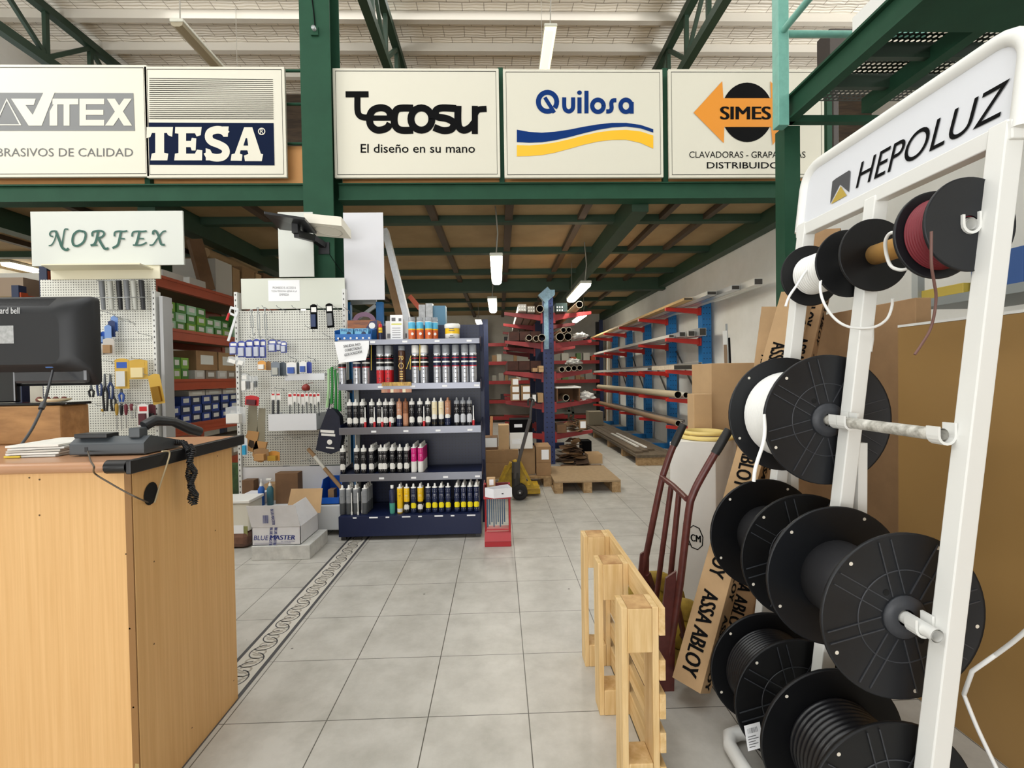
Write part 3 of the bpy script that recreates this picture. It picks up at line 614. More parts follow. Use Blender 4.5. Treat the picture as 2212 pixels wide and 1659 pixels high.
b=MB(); b.cord([PY(x_,y_,Y_) for x_,y_,Y_ in ((1975,530,1.20),(1950,508,1.22),(1925,503,1.25),(1913,520,1.27),(1915,550,1.28),(1925,575,1.27),(1945,583,1.24),(1962,580,1.22))],.0045,8); b.build('cord_loop',wrope,s2)
b=MB(); b.tube([(x+.038*math.cos(a),1.222+.0015*a,1.70+.038*math.sin(a)) for a in [2*PI*i/16 for i in range(33)]],.0045,8); b.build('cord_turns',wrope,s2)
b=MB(); A=PY(1846,641,1.483); b.add([A,PY(1873,641,1.483),PY(1873,603,1.483),PY(1846,603,1.483)],[(0,1,2,3)]); text(b,'100M',PY(1853,640,1.482),Vector((0,0,.045)),Vector((-.012,0,0)),1,bold=.02); b.build('size_label',[paper,ink],s1,recalc=False)
s3,_,_=spool('small black reel full of dark red cord, nearest on the top rod',1.70,1.185,1.10,.113,.05,.092,redc,blk2,holes=False,turns=11,thick=.005)
b=MB(); b.cord([PY(x_,y_,Y_) for x_,y_,Y_ in ((2012,500,1.045),(2012,570,1.05),(2018,610,1.06),(2022,640,1.07),(2018,680,1.08),(2008,715,1.09),(1990,745,1.09),(1976,766,1.09))],.0030,8); b.build('loose_end',mat('brown_cord','6b4a42',.5),s3)
# middle row
s4,_,_=spool('large grey black reel full of white cable on the middle rod',1.19,1.735,1.505,.214,.1,.160,wrope,blk2,ribs=8,turns=26)
b=MB(); b.cord([PY(x_,y_,Y_) for x_,y_,Y_ in ((1650,895,1.47),(1652,930,1.47),(1648,960,1.46),(1638,990,1.455),(1631,1015,1.45),(1628,1040,1.45))],.0058,8); b.build('loose_end',wrope,s4)
# lower row
spool('large empty black reel, farther of two on the low rod',.72,1.775,1.545,.214,.112,0,corem,blk,ribs=8)
spool('large empty black reel, nearer of two on the low rod',.72,1.395,1.155,.214,.112,0,corem,blk2,ribs=8)
# floor row
s7,_,f7=spool('large black reel of black cable with white barcode label, lowest and farthest',.255,1.68,1.505,.205,.1,.152,blackc,blk,ribs=8,turns=15)
s8,_,_=spool('large black reel of thick black cable, lowest and nearest',.255,1.335,1.125,.214,.1,.135,blackc,blk,ribs=8,turns=13)
def label_on(parent,px0,py0,px1,py1,px2,py2,Y,name='barcode_label'):
    A=PY(px0,py0,Y); Bq=PY(px1,py1,Y); D=PY(px2,py2,Y); ux=Bq-A; uy=D-A; b=MB(); b.add([A,A+ux,A+ux+uy,A+uy],[(0,1,2,3)],0); e=Vector((0,-.0008,0)); random.seed(2)
    for i in range(14):
        w_=random.choice((.01,.02,.028)); f=.16+i*.045; b.add([A+ux*f+uy*.66+e,A+ux*(f+w_)+uy*.66+e,A+ux*(f+w_)+uy*.86+e,A+ux*f+uy*.86+e],[(0,1,2,3)],1)
    for i in range(5): b.add([A+ux*.12+uy*(.12+.1*i)+e,A+ux*(.5+.07*(i*3%5))+uy*(.12+.1*i)+e,A+ux*(.5+.07*(i*3%5))+uy*(.15+.1*i)+e,A+ux*.12+uy*(.15+.1*i)+e],[(0,1,2,3)],1)
    return b.build(name,[paper,mat('print_grey','6c6c6e',.7)],parent,recalc=False)
label_on(s7,1616,1623,1650,1614,1607,1568,1.492)
# loose white cable on the floor behind the near post
b=MB(); b.cord([PX(x_,y_,1.45) for x_,y_ in ((2230,1350),(2190,1385),(2150,1415))],.006,8); b.cord([PX(x_,y_,1.45) for x_,y_ in ((2082,1500),(2110,1570),(2150,1655),(2170,1700))],.006,8)
b.tube([PX(2150,1415,1.45),PX(2100,1450,1.40),PX(2082,1500,1.45)],.006,8); tag(b.build('white_cable',wrope),'loose white cable hanging behind the nearest stand post','cable')
# ================================================================ floor pieces on the right: pallet, hand truck, long cartons
# half pallet standing on its long edge
t=thing('wooden_pallet',(.455,1.86,0),'small new pine pallet standing on its edge by the hand truck','pallet')
XA=.378; YP=(1.505,1.855,2.165); HP=.605; th=.144
for yy in YP:
    MB().box(XA,XA+.019,yy-.045,yy+.045,0,HP).build('runner_board',pine,t,bev=.0015)
    for z0,z1 in ((.0,.10),(HP-.145,HP-.002)):
        b=MB(); b.box(XA+.0195,XA+.098,yy-.047,yy+.047,z0,z1); b.build('block',pine,t,bev=.003)
    MB().box(XA+.0985,XA+.119,yy-.046,yy+.046,0,HP).build('stringer_board',pine,t,bev=.0015)
for z0,z1 in ((0,.09),(.135,.20),(.245,.325),(.37,.435),(.515,HP)):
    MB().box(XA+.1195,XA+.139,YP[0]-.05,YP[2]+.05,z0,z1).build('deck_board',pineh,t,bev=.0015)
b=MB()
for yy in YP: MB().box(XA+.021,XA+.097,yy-.046,yy+.046,HP-.0018,HP-.0006).build('end_grain',endg,t)
# hand truck
t=thing('hand_truck',(.78,2.05,0),'old maroon two wheeled hand truck with worn black grips leaning on a white box','hand truck')
def rail(pts,r=.0155,mm=rust,nm='rail'):
    b=MB(); b.tube(pts,r,12); return b.build(nm,mm,t)
L0=[PY(1385,1255,2.32),PY(1412,1120,2.27),PY(1429,1040,2.25),PY(1437,1012,2.245),PY(1452,970,2.235),PY(1476,918,2.22)]
R0=[PY(1434,1470,1.96),PY(1465,1290,1.93),PY(1487,1110,1.90),PY(1497,1068,1.895),PY(1520,1022,1.89),PY(1574,930,1.88)]
Ls=smooth([L0[0]-Vector((.06,0,.28)),*L0]); Rs=smooth([R0[0]-Vector((.018,-.01,.05)),*R0]); rail(Ls); rail(Rs)
for P in (Ls,Rs):
    b=MB(); d=(P[-1]-P[-2]).normalized(); b.tube([P[-1]-d*.11,P[-1]-d*.08,P[-1]+d*.004],[.0175,.0185,.0178],12); b.build('grip',mat('worn_grip','1b1a19',.6,noise=.5,nscale=60),t)
b=MB(); b.tube([PY(1429,1030,2.25),PY(1455,1050,2.08),PY(1484,1078,1.90)],.0125,10); b.build('cross_bar',rust,t)
rail([PY(1450,1050,2.14),PY(1432,1180,2.17),PY(1418,1290,2.20)],.0125,nm='inner_rail'); rail([PY(1467,1062,2.02),PY(1455,1180,2.04),PY(1440,1330,2.08)],.0125,nm='inner_rail')
for P,(px,py,Y_) in ((Ls,(1395,1240,2.30)),(Rs,(1452,1300,1.935))):
    q=PY(px,py,Y_); b=MB(); b.prism([q+Vector((-.025,0,.10)),q+Vector((.02,0,.13)),q+Vector((-.0,0,-.55)),q+Vector((-.12,0,-.55)),q+Vector((-.06,0,-.2))],(0,.012,0)); b.build('side_plate',rust,t)
q=PY(1395,1240,2.30); b=MB(); b.obox((.59,1.90,.02),(.59,2.34,.02),.16,.012); b.build('toe_plate',rust,t)
def wheel(par,c,r,w,mt,mh,axis='Y',nm='wheel'):
    b=MB(); b.lathe([(r*.45,-w/2),(r*.8,-w/2),(r,-w*.32),(r,w*.32),(r*.8,w/2),(r*.45,w/2)],c,axis,28); o=b.build(nm,mt,par)
    b=MB(); b.lathe([(.0,-w*.42),(r*.46,-w*.42),(r*.46,w*.42),(0,w*.42)],c,axis,20); b.build('hub',mh,o); return o
yel=mat('dirty_yellow','b99a2c',.6,noise=.4,nscale=30)
wheel(t,(.815,2.10,.158),.155,.05,mat('tyre','a88a30',.7,noise=.4,nscale=25),yel); wheel(t,(.80,2.40,.158),.155,.05,mat('tyre','a88a30',.7),yel)
b=MB(); b.tube([(.815,2.06,.158),(.80,2.44,.158)],.012,8); b.obox(PY(1455,1270,1.95),(.815,2.05,.16),.012,.03); b.obox(PY(1400,1240,2.30),(.80,2.35,.16),.012,.03); b.build('axle_strut',rust,t)
# tall white carton
t=thing('tall_white_carton',(1.05,2.70,0),'tall white carton with black hexagon letters behind the hand truck','box')
wc=mat('white_carton','e6e4de',.65,noise=.1,nscale=3)
p0=PY(1450,950,2.56); p1=PY(1542,955,2.56); zt=PY(1500,955,2.56).z
A=[(p0.x-.002,2.58),(p1.x,2.54),(p1.x+.20,2.70),(p0.x+.20,2.80)]
b=MB(); b.prism([(x,y,0) for x,y in A],(.0,.0,zt)); b.build('carton',wc,t,bev=.004)
ux=Vector((A[1][0]-A[0][0],A[1][1]-A[0][1],0)); yF=lambda f:Vector((A[0][0],A[0][1],0))+ux*f+Vector((0,-.0016,0))
def onw(px,py):                       # pixel on the front of that carton
    d=_ray(px,py); n=Vector((-ux.y,ux.x,0)); s=(Vector((A[0][0],A[0][1],0))-EYE).dot(n)/d.dot(n); return EYE+d*s+Vector((0,-.0018,0))
b=MB(); hexp=[(1487,1143),(1497,1135),(1510,1141),(1518,1160),(1517,1178),(1507,1187),(1494,1182),(1487,1165)]
b.ribbon([onw(*p) for p in hexp],.006,(0,-1,0),closed=True); text(b,'CM',onw(1492,1168),onw(1513,1172)-onw(1492,1168),onw(1492,1153)-onw(1492,1168),0,bold=.03)
b.poly([onw(*p) for p in ((1475,1130),(1490,1130),(1483,1152))]); b.poly([onw(*p) for p in ((1478,1158),(1484,1160),(1490,1178),(1482,1176))]); b.build('lettering',ink,t,recalc=False)
for k,(a,c_) in enumerate((((1483,922),(1570,929)),((1476,935),(1590,945)))):
    q0=PY(a[0],a[1],2.66); q1=PY(c_[0],c_[1],2.66); zz=zt+.002+.024*(1-k); xm=(q0.x+q1.x)/2; rr=(q1.x-q0.x)/2
    b=MB(); b.lathe([(rr-.02,0),(rr,.002),(rr,.021),(rr-.02,.023),(rr-.02,0)],(xm,2.70,zz),'Z',28)
    tag(b.build('edging_roll',mat('pale_yellow','dfc77c',.55),loc=(xm,2.70,zz)),('upper' if k==0 else 'lower')+' pale yellow edging roll on top of the tall white carton','roll','edging rolls on the white carton')
# long cartons leaning against the stand
def long_box(name,a,c,w,label,mm,rot=PI/4,words=(),w2=None):
    a=Vector(a); c=Vector(c); d=(c-a).normalized(); t=thing(name,a,label,'box','long cartons leaning beside the reel stand')
    s=d.cross(Vector((0,1,0))).normalized(); f=s.cross(d)            # f points to the back
    if f.y<0: f=-f
    e1=s*math.cos(rot)+f*math.sin(rot); e2=-s*math.sin(rot)+f*math.cos(rot); h=w/2; h2=(w2 or w)/2
    P=[a+e1*i*h+e2*j*h2 for i,j in ((-1,-1),(1,-1),(1,1),(-1,1))]
    b=MB(); b.prism(P,c-a); b.build('carton',mm,t,bev=.002)
    L=(c-a).length; b=MB()
    for face,wd,off,hh,reps in words:
        if face==0: o=P[0]; wdir=(P[1]-P[0]); nn=-e2
        elif face==3: o=P[3]; wdir=(P[0]-P[3]); nn=-e1
        else: o=P[1]; wdir=(P[2]-P[1]); nn=e1
        ww=wdir.length; wdir=wdir/ww
        for r in range(reps):
            st=off+r*(hh*5.6+.05)
            if st+hh*5.4>L: break
            # letters run down the carton, tops towards wdir*-1
            text(b,wd,o+d*(st+hh*5.4)+wdir*(ww*.5+hh*.5)+nn*.0022,-d*hh*5.4,-wdir*hh,0,bold=.02)
    if words: b.build('lettering',ink,t,recalc=False)
    return t
long_box('long_carton',(.765,1.86,.075),(1.50,2.30,1.72),.118,'long cardboard carton with black lettering beside the hand truck, in front of the stand',card,PI*.27,words=((0,'ASSA ABLOY',.04,.062,5),(3,'ASSA ABLOY',.01,.055,5)))
long_box('long_carton',(1.06,2.12,.03),(1.78,2.46,2.08),.118,'long cardboard carton with black lettering, tallest one behind the farthest stand post',card2,PI*.25,words=((0,'ASSA ABLOY',.10,.06,5),(3,'ASSA ABLOY',.14,.055,5)))
long_box('long_carton',(1.16,2.30,.03),(1.56,2.60,1.70),.11,'long cardboard carton behind the white cable reel, top cut at an angle',card,PI*.2,words=((0,'ASSA ABLOY',.2,.05,5),))
# cartons behind
def carton(name,x0,x1,y0,y1,z0,z1,mm,label,cat='box',group=None,flaps=0,tape=False,sticker=None,bev=.003):
    t=thing(name,((x0+x1)/2,(y0+y1)/2,z0),label,cat,group)
    MB().box(x0,x1,y0,y1,z0,z1).build('carton',mm,t,bev=bev)
    if tape: MB().box((x0+x1)/2-.025,(x0+x1)/2+.025,y0-.0012,y1,z0+(z1-z0)*.55,z1+.0008).build('tape',mat('tape','a8824f',.3),t)
    if sticker:
        a,c_,d,e=sticker; MB().box(x0+(x1-x0)*a,x0+(x1-x0)*c_,y0-.0015,y0-.0003,z0+(z1-z0)*d,z0+(z1-z0)*e).build('sticker',paper,t)
    return t
a=PY(1536,785,2.95); c_=PY(1660,785,2.95); carton('tall_carton',a.x,c_.x+.1,2.95,3.25,0,a.z,kraft,'tall plain cardboard carton standing behind the tall white carton')
a=PY(1503,852,2.80); c_=PY(1536,850,2.80); carton('narrow_carton',a.x,c_.x+.02,2.83,2.93,0,a.z,kraft,'narrow plain carton just left of the tall plain carton')
MB_=MB(); 
t=thing('melamine_sheet',(1.71,.8,0),'large brown board with white top edge behind the reel stand','board'); MB().box(1.70,1.719,-.7,1.935,0,1.53).build('board',mat('brown_melamine','9c7a48',.45,noise=.06,nscale=2),t); MB().box(1.699,1.720,-.7,1.936,1.531,1.541).build('edge_strip',white,t)
carton('flat_carton',1.79,1.86,1.95,2.85,0,1.66,card2,'tall flat carton standing at the far end of the brown board')
# grey shelf unit behind the board
t=thing('metal_shelf',(2.6,1.7,0),'grey metal shelf unit half hidden behind the brown board','shelf')
for x in (2.42,2.86):
    for y in (.5,2.62): MB().box(x-.02,x+.02,y-.02,y+.02,0,2.2).build('upright',galv,t)
for z in (.5,1.1,1.70): MB().box(2.40,2.88,.48,2.64,z,z+.045).build('shelf_board',mat('shelf_grey','8f9594',.45,metal=.3),t)
random.seed(9)
carton('blue_box',2.44,2.70,2.10,2.34,1.747,1.92,mat('blue_box','2d4f86',.6),'blue box on the grey metal shelf behind the small maroon reel')
carton('yellow_box',2.42,2.58,2.36,2.60,1.747,1.80,mat('yellow_box','b9a244',.6),'low yellowish box on the grey metal shelf')
carton('navy_box',2.44,2.75,1.55,1.95,1.747,2.2,mat('navy_box','223a63',.6),'navy box on the grey metal shelf beside the nearest post')
for i,(y,h) in enumerate(((2.0,.35),(1.6,.3),(1.2,.4))): carton('grey_case',2.44,2.78,y-.16,y+.16,1.147,1.147+h,mat('grey_case','77756e',.6),'%s dull grey case from the far end on the shelf behind the brown board'%ORD[i],group='grey cases behind the brown board')
# ================================================================ navy product display (gondola)
GX0,GX1=-1.352,-.168; GY0,GYB=3.875,4.34
t=thing('product_display',(-.76,4.1,0),'navy metal display stand with five shelves of cans and cartridges','display stand'); GD=t
navyp=dots('navy_perforated','141d3c','0a0f22',.03,.005,rough=.4)
MB().box(GX0+.06,GX1+.01,GYB,GYB+.02,.05,1.835).build('back_panel',navyp,t)
for x in (GX0+.045,GX1+.012): MB().box(x-.018,x+.018,GYB-.04,GYB+.03,0,1.70 if x<-1 else 1.835).build('upright',navy if x>-1 else galv,t,bev=.002)
b=MB(); b.box(GX0,GX1,GY0,GYB-.045,.035,.205); b.build('base_shelf',navy,t,bev=.004)
for x in (GX0+.03,GX1-.03): MB().box(x-.02,x+.02,GY0+.03,GY0+.07,0,.034).build('foot',dark,t)
SH=[]
for k,(py0,py1) in enumerate(((1022,1037),(922,936),(828,840),(733,743))):
    z1=PY(880,py0,3.95).z; z0=PY(880,py1,3.95).z
    xl=GX0-.006+.003*k; 
    b=MB(); b.box(xl+.005,GX1+.004,3.957,GYB-.043,z1-.025,z1-.006); b.build('shelf',navy,t)
    MB().box(xl,GX1+.008,3.945,3.956,z0-.004,z1+.002).build('price_rail',lip,t,bev=.002)
    b=MB()
    for x in (xl+.006,GX1+.006): b.prism([(x,3.957,z1-.03),(x,GYB-.05,z1-.09),(x,GYB-.05,z1+.045),(x,3.96,z1+.02)],(.003,0,0))
    b.build('bracket',navy,t)
    b=MB()
    for i in range(4):
        x=xl+.33+.27*i-.06*(k%2); b.box(x,x+.042,3.9435,3.9449,z0+.012,z0+.028)
    b.build('price_label',paper,t)
    SH.append(z1-.0055)
SH=[.2055]+SH                                             # standing heights, base first
b=MB()
for i in range(8): x=GX0+.12+.135*i; b.box(x,x+(.07 if i%2 else .03),GY0-.0015,GY0-.0002,.188,.199)
b.build('price_label',paper,t)
# ---- cans and cartridges, one prototype per kind, then copies
_proto={}
def proto_can(kind):
    """returns (parts) builder for a can/cartridge standing at its base"""
    def mk(loc,label,cat,group):
        t=thing(KN[kind][0],loc,label,cat,group); KN[kind][1](t); return t
    return mk
def bands(t,r,h,zs,mats,n=22,neck=0,front=None,part='body'):
    """upright cylinder with colour bands; front=(z0,z1,half angle,material index) is a printed patch facing the shop"""
    prof=[(0,0),(r*.96,0)]+[(r,z*h) for z in zs]+([(r*.9,h),(neck,h)] if neck else [(r*.97,h),(0,h)])
    zz=[0,0]+list(zs)+[1,1]
    def mf(i,a):
        if i==0: return 0
        if i>=len(prof)-3+0: return len(mats)-1 if False else min(max(i-2,0),len(zs)-2)
        k=min(max(i-2,0),len(zs)-2)
        if front:
            ang=abs(((a-.75+.5)%1)-.5)*2
            for f0,f1,w,mi in front:
                if zs[k]>=f0-1e-6 and zs[k]<f1-1e-6 and ang<w: return mi
        return KB[0][k] if KB[0] else k
    b=MB(); b.lathe(prof,(0,0,0),'Z',n,mf); return b.build(part,mats,t,local=True)
KB=[None]
def dup_or_new(kind,loc,label,cat,group,rz=0):
    if kind in _proto: return dup(_proto[kind],loc,label,rz,group)
    t=thing(KN[kind][0],loc,label,cat,group,rz); KN[kind][1](t); _proto[kind]=t; return t
silver=mat('can_silver','b9bcc2',.25,metal=.6); cblack=mat('can_black','17181d',.3); cred=mat('can_red','c5202a',.3); cnavy=mat('can_navy','1a2546',.3); cwhite=mat('can_white','ecebe6',.35); cbrown=mat('can_brown','4a2a18',.3)
cyel=mat('can_yellow','f3c417',.35); cyel2=mat('label_yellow','f4e11a',.35); cpink=mat('cart_pink','d1217e',.35); cgrey=mat('cart_grey','8d9094',.35); cdgrey=mat('cart_dark_grey','55585c',.4); ccream=mat('cart_cream','eadfbe',.4); ctan=mat('cart_tan','c08a6b',.4); cbrn=mat('cart_brown','8f5a3c',.4)
ccyan=mat('can_cyan','54b3d8',.35); corange=mat('can_orange','d5642d',.35); clearcap=mat('clear_cap','a9adb3',.1,alpha=.6); ggrey=mat('patch_grey','c9ccd2',.35)
def k_foam(mid,cap,patch=silver,low=silver):
    def f(t):
        red_=low is not silver; ZS=[.0,.03,.46 if red_ else .55,.58,.68,.73,.82,.845,.92]; KB[0]=[0,1,5 if red_ else 3,2,4,2,3,2]
        bands(t,.0325,.262,ZS,[cblack,low,mid,cred,cwhite,ggrey],neck=.02)
        b=MB(); b.lathe([(.031,.263),(.031,.325),(.028,.330),(0,.330)],(0,0,0),'Z',20); b.build('cap',cap,t,local=True)
        b=MB(); b.lathe([(.0328,.236),(.0335,.24),(.0335,.249),(.031,.252)],(0,0,0),'Z',20); b.build('collar',chrome,t,local=True)
        b=MB()
        for z,w in ((.232,.026),(.118,.03),(.085,.034),(.045,.03),(.028,.034)): b.add([(x,-math.sqrt(.0329**2-x*x),zz) for zz in (z,z+.010) for x in (-w/2,0,w/2)],[(0,1,4,3),(1,2,5,4)],0)
        b.build('print',mat('print_dark4','3b3d42',.5),t,local=True,recalc=False)
    return f
KPM=[mat('print_pale','dcdcdc',.5)]
def k_seventy(t):
    KB[0]=[0,0,1,1,0,1,0]; bands(t,.030,.285,[0,.05,.2,.42,.60,.75,.93,.96],[cbrown,cbrown],neck=.02)
    b=MB(); text(b,'70',(-.02,-.0305,.205),(.04,0,0),(0,0,.034),0,bold=.03); b.ribbon([(.022*math.cos(a),-.0306,.155+.026*math.sin(a)) for a in [2*PI*i/6 for i in range(6)]],.005,(0,-1,0),closed=True)
    for z in (.10,.08,.06,.04): b.add([(-.014,-.0306,z),(.014,-.0306,z),(.014,-.0306,z+.009),(-.014,-.0306,z+.009)],[(0,1,2,3)])
    b.build('print',mat('print_gold','d9b45a',.4),t,local=True,recalc=False)
    b=MB(); b.lathe([(.029,.286),(.029,.325),(0,.327)],(0,0,0),'Z',20); b.build('cap',clearcap,t,local=True)
def k_cart(body,low,top,label,lz=(.18,.42),hexp=True,nozzle=cwhite,printc=None):
    def f(t):
        ZS=[0,.05,.16,.28,.46,.62,.80,.90,.97]; KB[0]=[0,1,1,1,2,2,2,3]
        bands(t,.0237,.212,ZS,[cblack if nozzle is not cwhite or body is cblack else low,low,body,top],neck=.012)
        b=MB(); b.lathe([(.0232,.2125),(.0232,.217),(.010,.220),(.0085,.232),(.006,.246),(0,.247)],(0,0,0),'Z',14); b.build('nozzle',nozzle,t,local=True)
        if label:
            b=MB(); r=.0240
            z0,z1=lz[0]*.212,lz[1]*.212; n=8; A=[-1.15+2.3*i/n for i in range(n+1)]; lo=[(r*math.sin(a),-r*math.cos(a),z0+(.006 if hexp and abs(a)>.9 else 0)) for a in A]; hi=[(r*math.sin(a),-r*math.cos(a),z1-(.010 if hexp and abs(a)>.75 else 0)) for a in A]
            b.add(lo+hi,[(i,i+1,i+n+2,i+n+1) for i in range(n)]); b.build('label',label,t,local=True,recalc=False)
        b=MB()
        for z,w in ((.190,.034),(.176,.030),(.150,.022),(.138,.026),(.122,.034),(.026,.032)):
            r=.02395; b.add([(x,-math.sqrt(r*r-x*x),zz) for zz in (z,z+.008) for x in (-w/2,0,w/2)],[(0,1,4,3),(1,2,5,4)])
        b.build('print',printc or KPM[0],t,local=True,recalc=False)
    return f
KN={'foam_clear':('foam_can',k_foam(cnavy,clearcap)),'foam_white':('foam_can',k_foam(cblack,cwhite)),'foam_red':('foam_can',k_foam(cblack,clearcap,low=cred)),'foam_dark':('foam_can',k_foam(cblack,clearcap)),'seventy':('foam_can',k_seventy),
 'black':('cartridge',k_cart(cblack,cblack,cwhite,cwhite)),'blackclear':('cartridge',k_cart(cblack,cblack,cgrey,ggrey,(.16,.5),nozzle=clearcap)),'cream':('cartridge',k_cart(ccream,cblack,ccream,cwhite,(.3,.5),nozzle=cwhite,printc=mat('print_ochre','c9a227',.5))),
 'tan':('cartridge',k_cart(ctan,cnavy,ctan,cwhite,(.34,.5),nozzle=ctan)),'brown':('cartridge',k_cart(cbrn,cbrn,cbrn,ctan,(.1,.55),False,nozzle=cbrn,printc=mat('print_dark','3d241a',.5))),
 'pink':('cartridge',k_cart(cpink,cwhite,cpink,cwhite,(.05,.22),False)),'grey':('cartridge',k_cart(cgrey,cdgrey,cgrey,mat('label_dark','4a4d50',.4),(.05,.45),False,printc=mat('print_grey2','6b6e72',.5))),
 'navyyellow':('cartridge',k_cart(cnavy,cnavy,cnavy,cyel2,(.2,.42))),'yellow':('cartridge',k_cart(cyel,cyel,cyel,cwhite,(.05,.2),False,printc=mat('print_dark2','2c2a20',.5))),'yellowblack':('cartridge',k_cart(cyel,cblack,cyel,cwhite,(.16,.36)))}
z=SH[3]; sh='middle height shelf under the paper notice'
def row(items,zc,Yc,py,shelfname,group,noun):
    for i,(px,kind,desc,back) in enumerate(items):
        for j in range(1+(back or 0)):
            y=Yc+j*.052; p=PY(px,py,Yc); lab='%s, %s from left on the %s'%(desc,ORD[i],shelfname)
            if j: lab='%s, %s behind the %s front one, %s'%(desc,ORD[j],ORD[i],shelfname)
            dup_or_new(kind,(p.x,y,zc),lab,noun,group)
P7=lambda v:700+v/5.183
P8=lambda v:700+v/4.608
row([(P7(205),'foam_dark','silver black foam can',0),(P7(368),'foam_clear','silver navy foam can',0),(P7(470),'foam_white','white capped silver foam can',0),(P7(630),'foam_red','red foam can',0),(P7(722),'foam_red','red foam can',1),(P7(872),'seventy','brown spray can with golden 70',0),
 (P7(1025),'foam_white','white capped silver foam can',0),(P7(1120),'foam_white','white capped silver foam can',1),(P7(1268),'foam_clear','clear capped silver foam can',0),(P7(1366),'foam_clear','clear capped silver foam can',1),(P7(1475),'foam_clear','clear capped silver foam can',0),(P7(1578),'foam_clear','clear capped silver foam can',0),(P7(1668),'foam_clear','clear capped silver foam can',0)],SH[3],4.0,800,'foam can shelf','foam cans','can')
row([(P7(290),'black','black cartridge',0),(P7(357),'black','black cartridge',0),(P7(432),'black','black cartridge',1),(P7(537),'black','black cartridge',0),(P7(622),'black','black cartridge',0),(P7(693),'black','black cartridge',0),(P7(757),'black','black cartridge',1),(P7(845),'tan','tan cartridge',0),(P7(915),'brown','brown cartridge',0),(P7(985),'black','black cartridge',0),(P7(1075),'black','black cartridge',0),(P7(1165),'black','black cartridge',0),
 (P7(1237),'cream','cream cartridge',0),(P7(1313),'cream','cream cartridge',0),(P7(1385),'tan','tan cartridge',1),(P7(1487),'blackclear','clear tipped black cartridge',0),(P7(1557),'blackclear','clear tipped black cartridge',0),(P7(1628),'blackclear','clear tipped black cartridge',0)],SH[2],4.0,895,'shelf below the foam cans','cartridges below the foam cans','cartridge')
row([(P8(190),'black','white tipped black cartridge',0),(P8(328),'black','white tipped black cartridge',0),(P8(397),'black','white tipped black cartridge',0),(P8(475),'black','white tipped black cartridge',3),(P8(540)+6,'black','white tipped black cartridge',0),(P8(607),'black','white tipped black cartridge',3),(P8(683),'black','white tipped black cartridge',2),(P8(757),'black','white tipped black cartridge',0),(P8(823),'black','white tipped black cartridge',1),(P8(895),'pink','pink cartridge',4),(P8(963),'pink','pink cartridge',4)],SH[1],4.0,1000,'shelf with pink cartridges','cartridges on the shelf with pink ones','cartridge')
row([(P8(185),'grey','grey cartridge',0),(P8(250),'grey','grey cartridge',2),(P8(320),'grey','grey cartridge',1),(P8(408),'grey','grey cartridge',3)],SH[0],3.95,1090,'bottom shelf','grey cartridges on the bottom shelf','cartridge')
row([(P8(757),'yellow','plain yellow cartridge',1),(P8(825),'yellowblack','yellow and black cartridge',0),(P8(893),'navyyellow','navy cartridge with yellow label',0),(P8(960),'yellowblack','yellow and black cartridge',1),(P8(1040),'navyyellow','navy cartridge with yellow label',0),(P8(1105),'navyyellow','navy cartridge with yellow label',0),(P8(1170),'navyyellow','navy cartridge with yellow label',1),(P8(1237),'navyyellow','navy cartridge with yellow label',0),
 (P8(1325),'navyyellow','navy cartridge with yellow label',3),(P8(1390),'navyyellow','navy cartridge with yellow label',3),(P8(1455),'navyyellow','navy cartridge with yellow label',3),(P8(1518),'navyyellow','navy cartridge with yellow label',3)],SH[0],3.95,1090,'bottom shelf beyond the tube','yellow and navy cartridges on the bottom shelf','cartridge')
# loose white nozzles among the cartridges
for i,(px,py,kind) in enumerate(((P7(460),893,1),(P7(563),893,1),(P7(650),893,1),(P7(742),893,1),(P7(1118),893,1),(P7(1672),893,1))):
    p=PY(px,py,3.985); b=MB(); b.lathe([(.010,0),(.010,.05),(.006,.055),(.0035,.175),(0,.176)],(p.x,3.985,SH[2]),'Z',10,mf=lambda i_,a:1 if i_==0 else 0); tag(b.build('nozzle',[cwhite,cred],loc=(p.x,3.985,SH[2])),'white nozzle with red collar, %s from the left between the cartridges'%ORD[i],'nozzle','loose nozzles between the cartridges')
for i,(px,Y_) in enumerate(((P8(275),3.93),(P8(338),3.93),(P8(378),3.97))):
    p=PY(px,1090,Y_); b=MB(); b.lathe([(.008,0),(.008,.02),(.0045,.03),(.003,.185),(0,.186)],(p.x,Y_,SH[0]),'Z',10); tag(b.build('nozzle',cwhite,loc=(p.x,Y_,SH[0])),'white nozzle, %s from the left in front of the grey cartridges'%ORD[i],'nozzle','loose nozzles before the grey cartridges')
# squeeze tube standing on its cap
p=PY(P8(680),1090,3.95); t=thing('squeeze_tube',(p.x,3.95,SH[0]),'navy and teal squeeze tube alone before the yellow cartridges','tube')
b=MB(); n=16; R2=[]
for f,zz in ((1,.0),(1,.06),(.9,.12),(.55,.19),(.12,.235)):
    pass
b.lathe([(.020,.0),(.022,.02),(.024,.09),(.026,.19),(.012,.205),(.012,.21)],(p.x,3.95,SH[0]),'Z',18,mf=lambda i,a:1 if i<2 else 0); b.build('body',[cnavy,mat('tube_teal','4ba08f',.4)],t)
b=MB(); b.lathe([(.013,.211),(.013,.237),(0,.238)],(p.x,3.95,SH[0]),'Z',14); b.build('cap',cwhite,t)
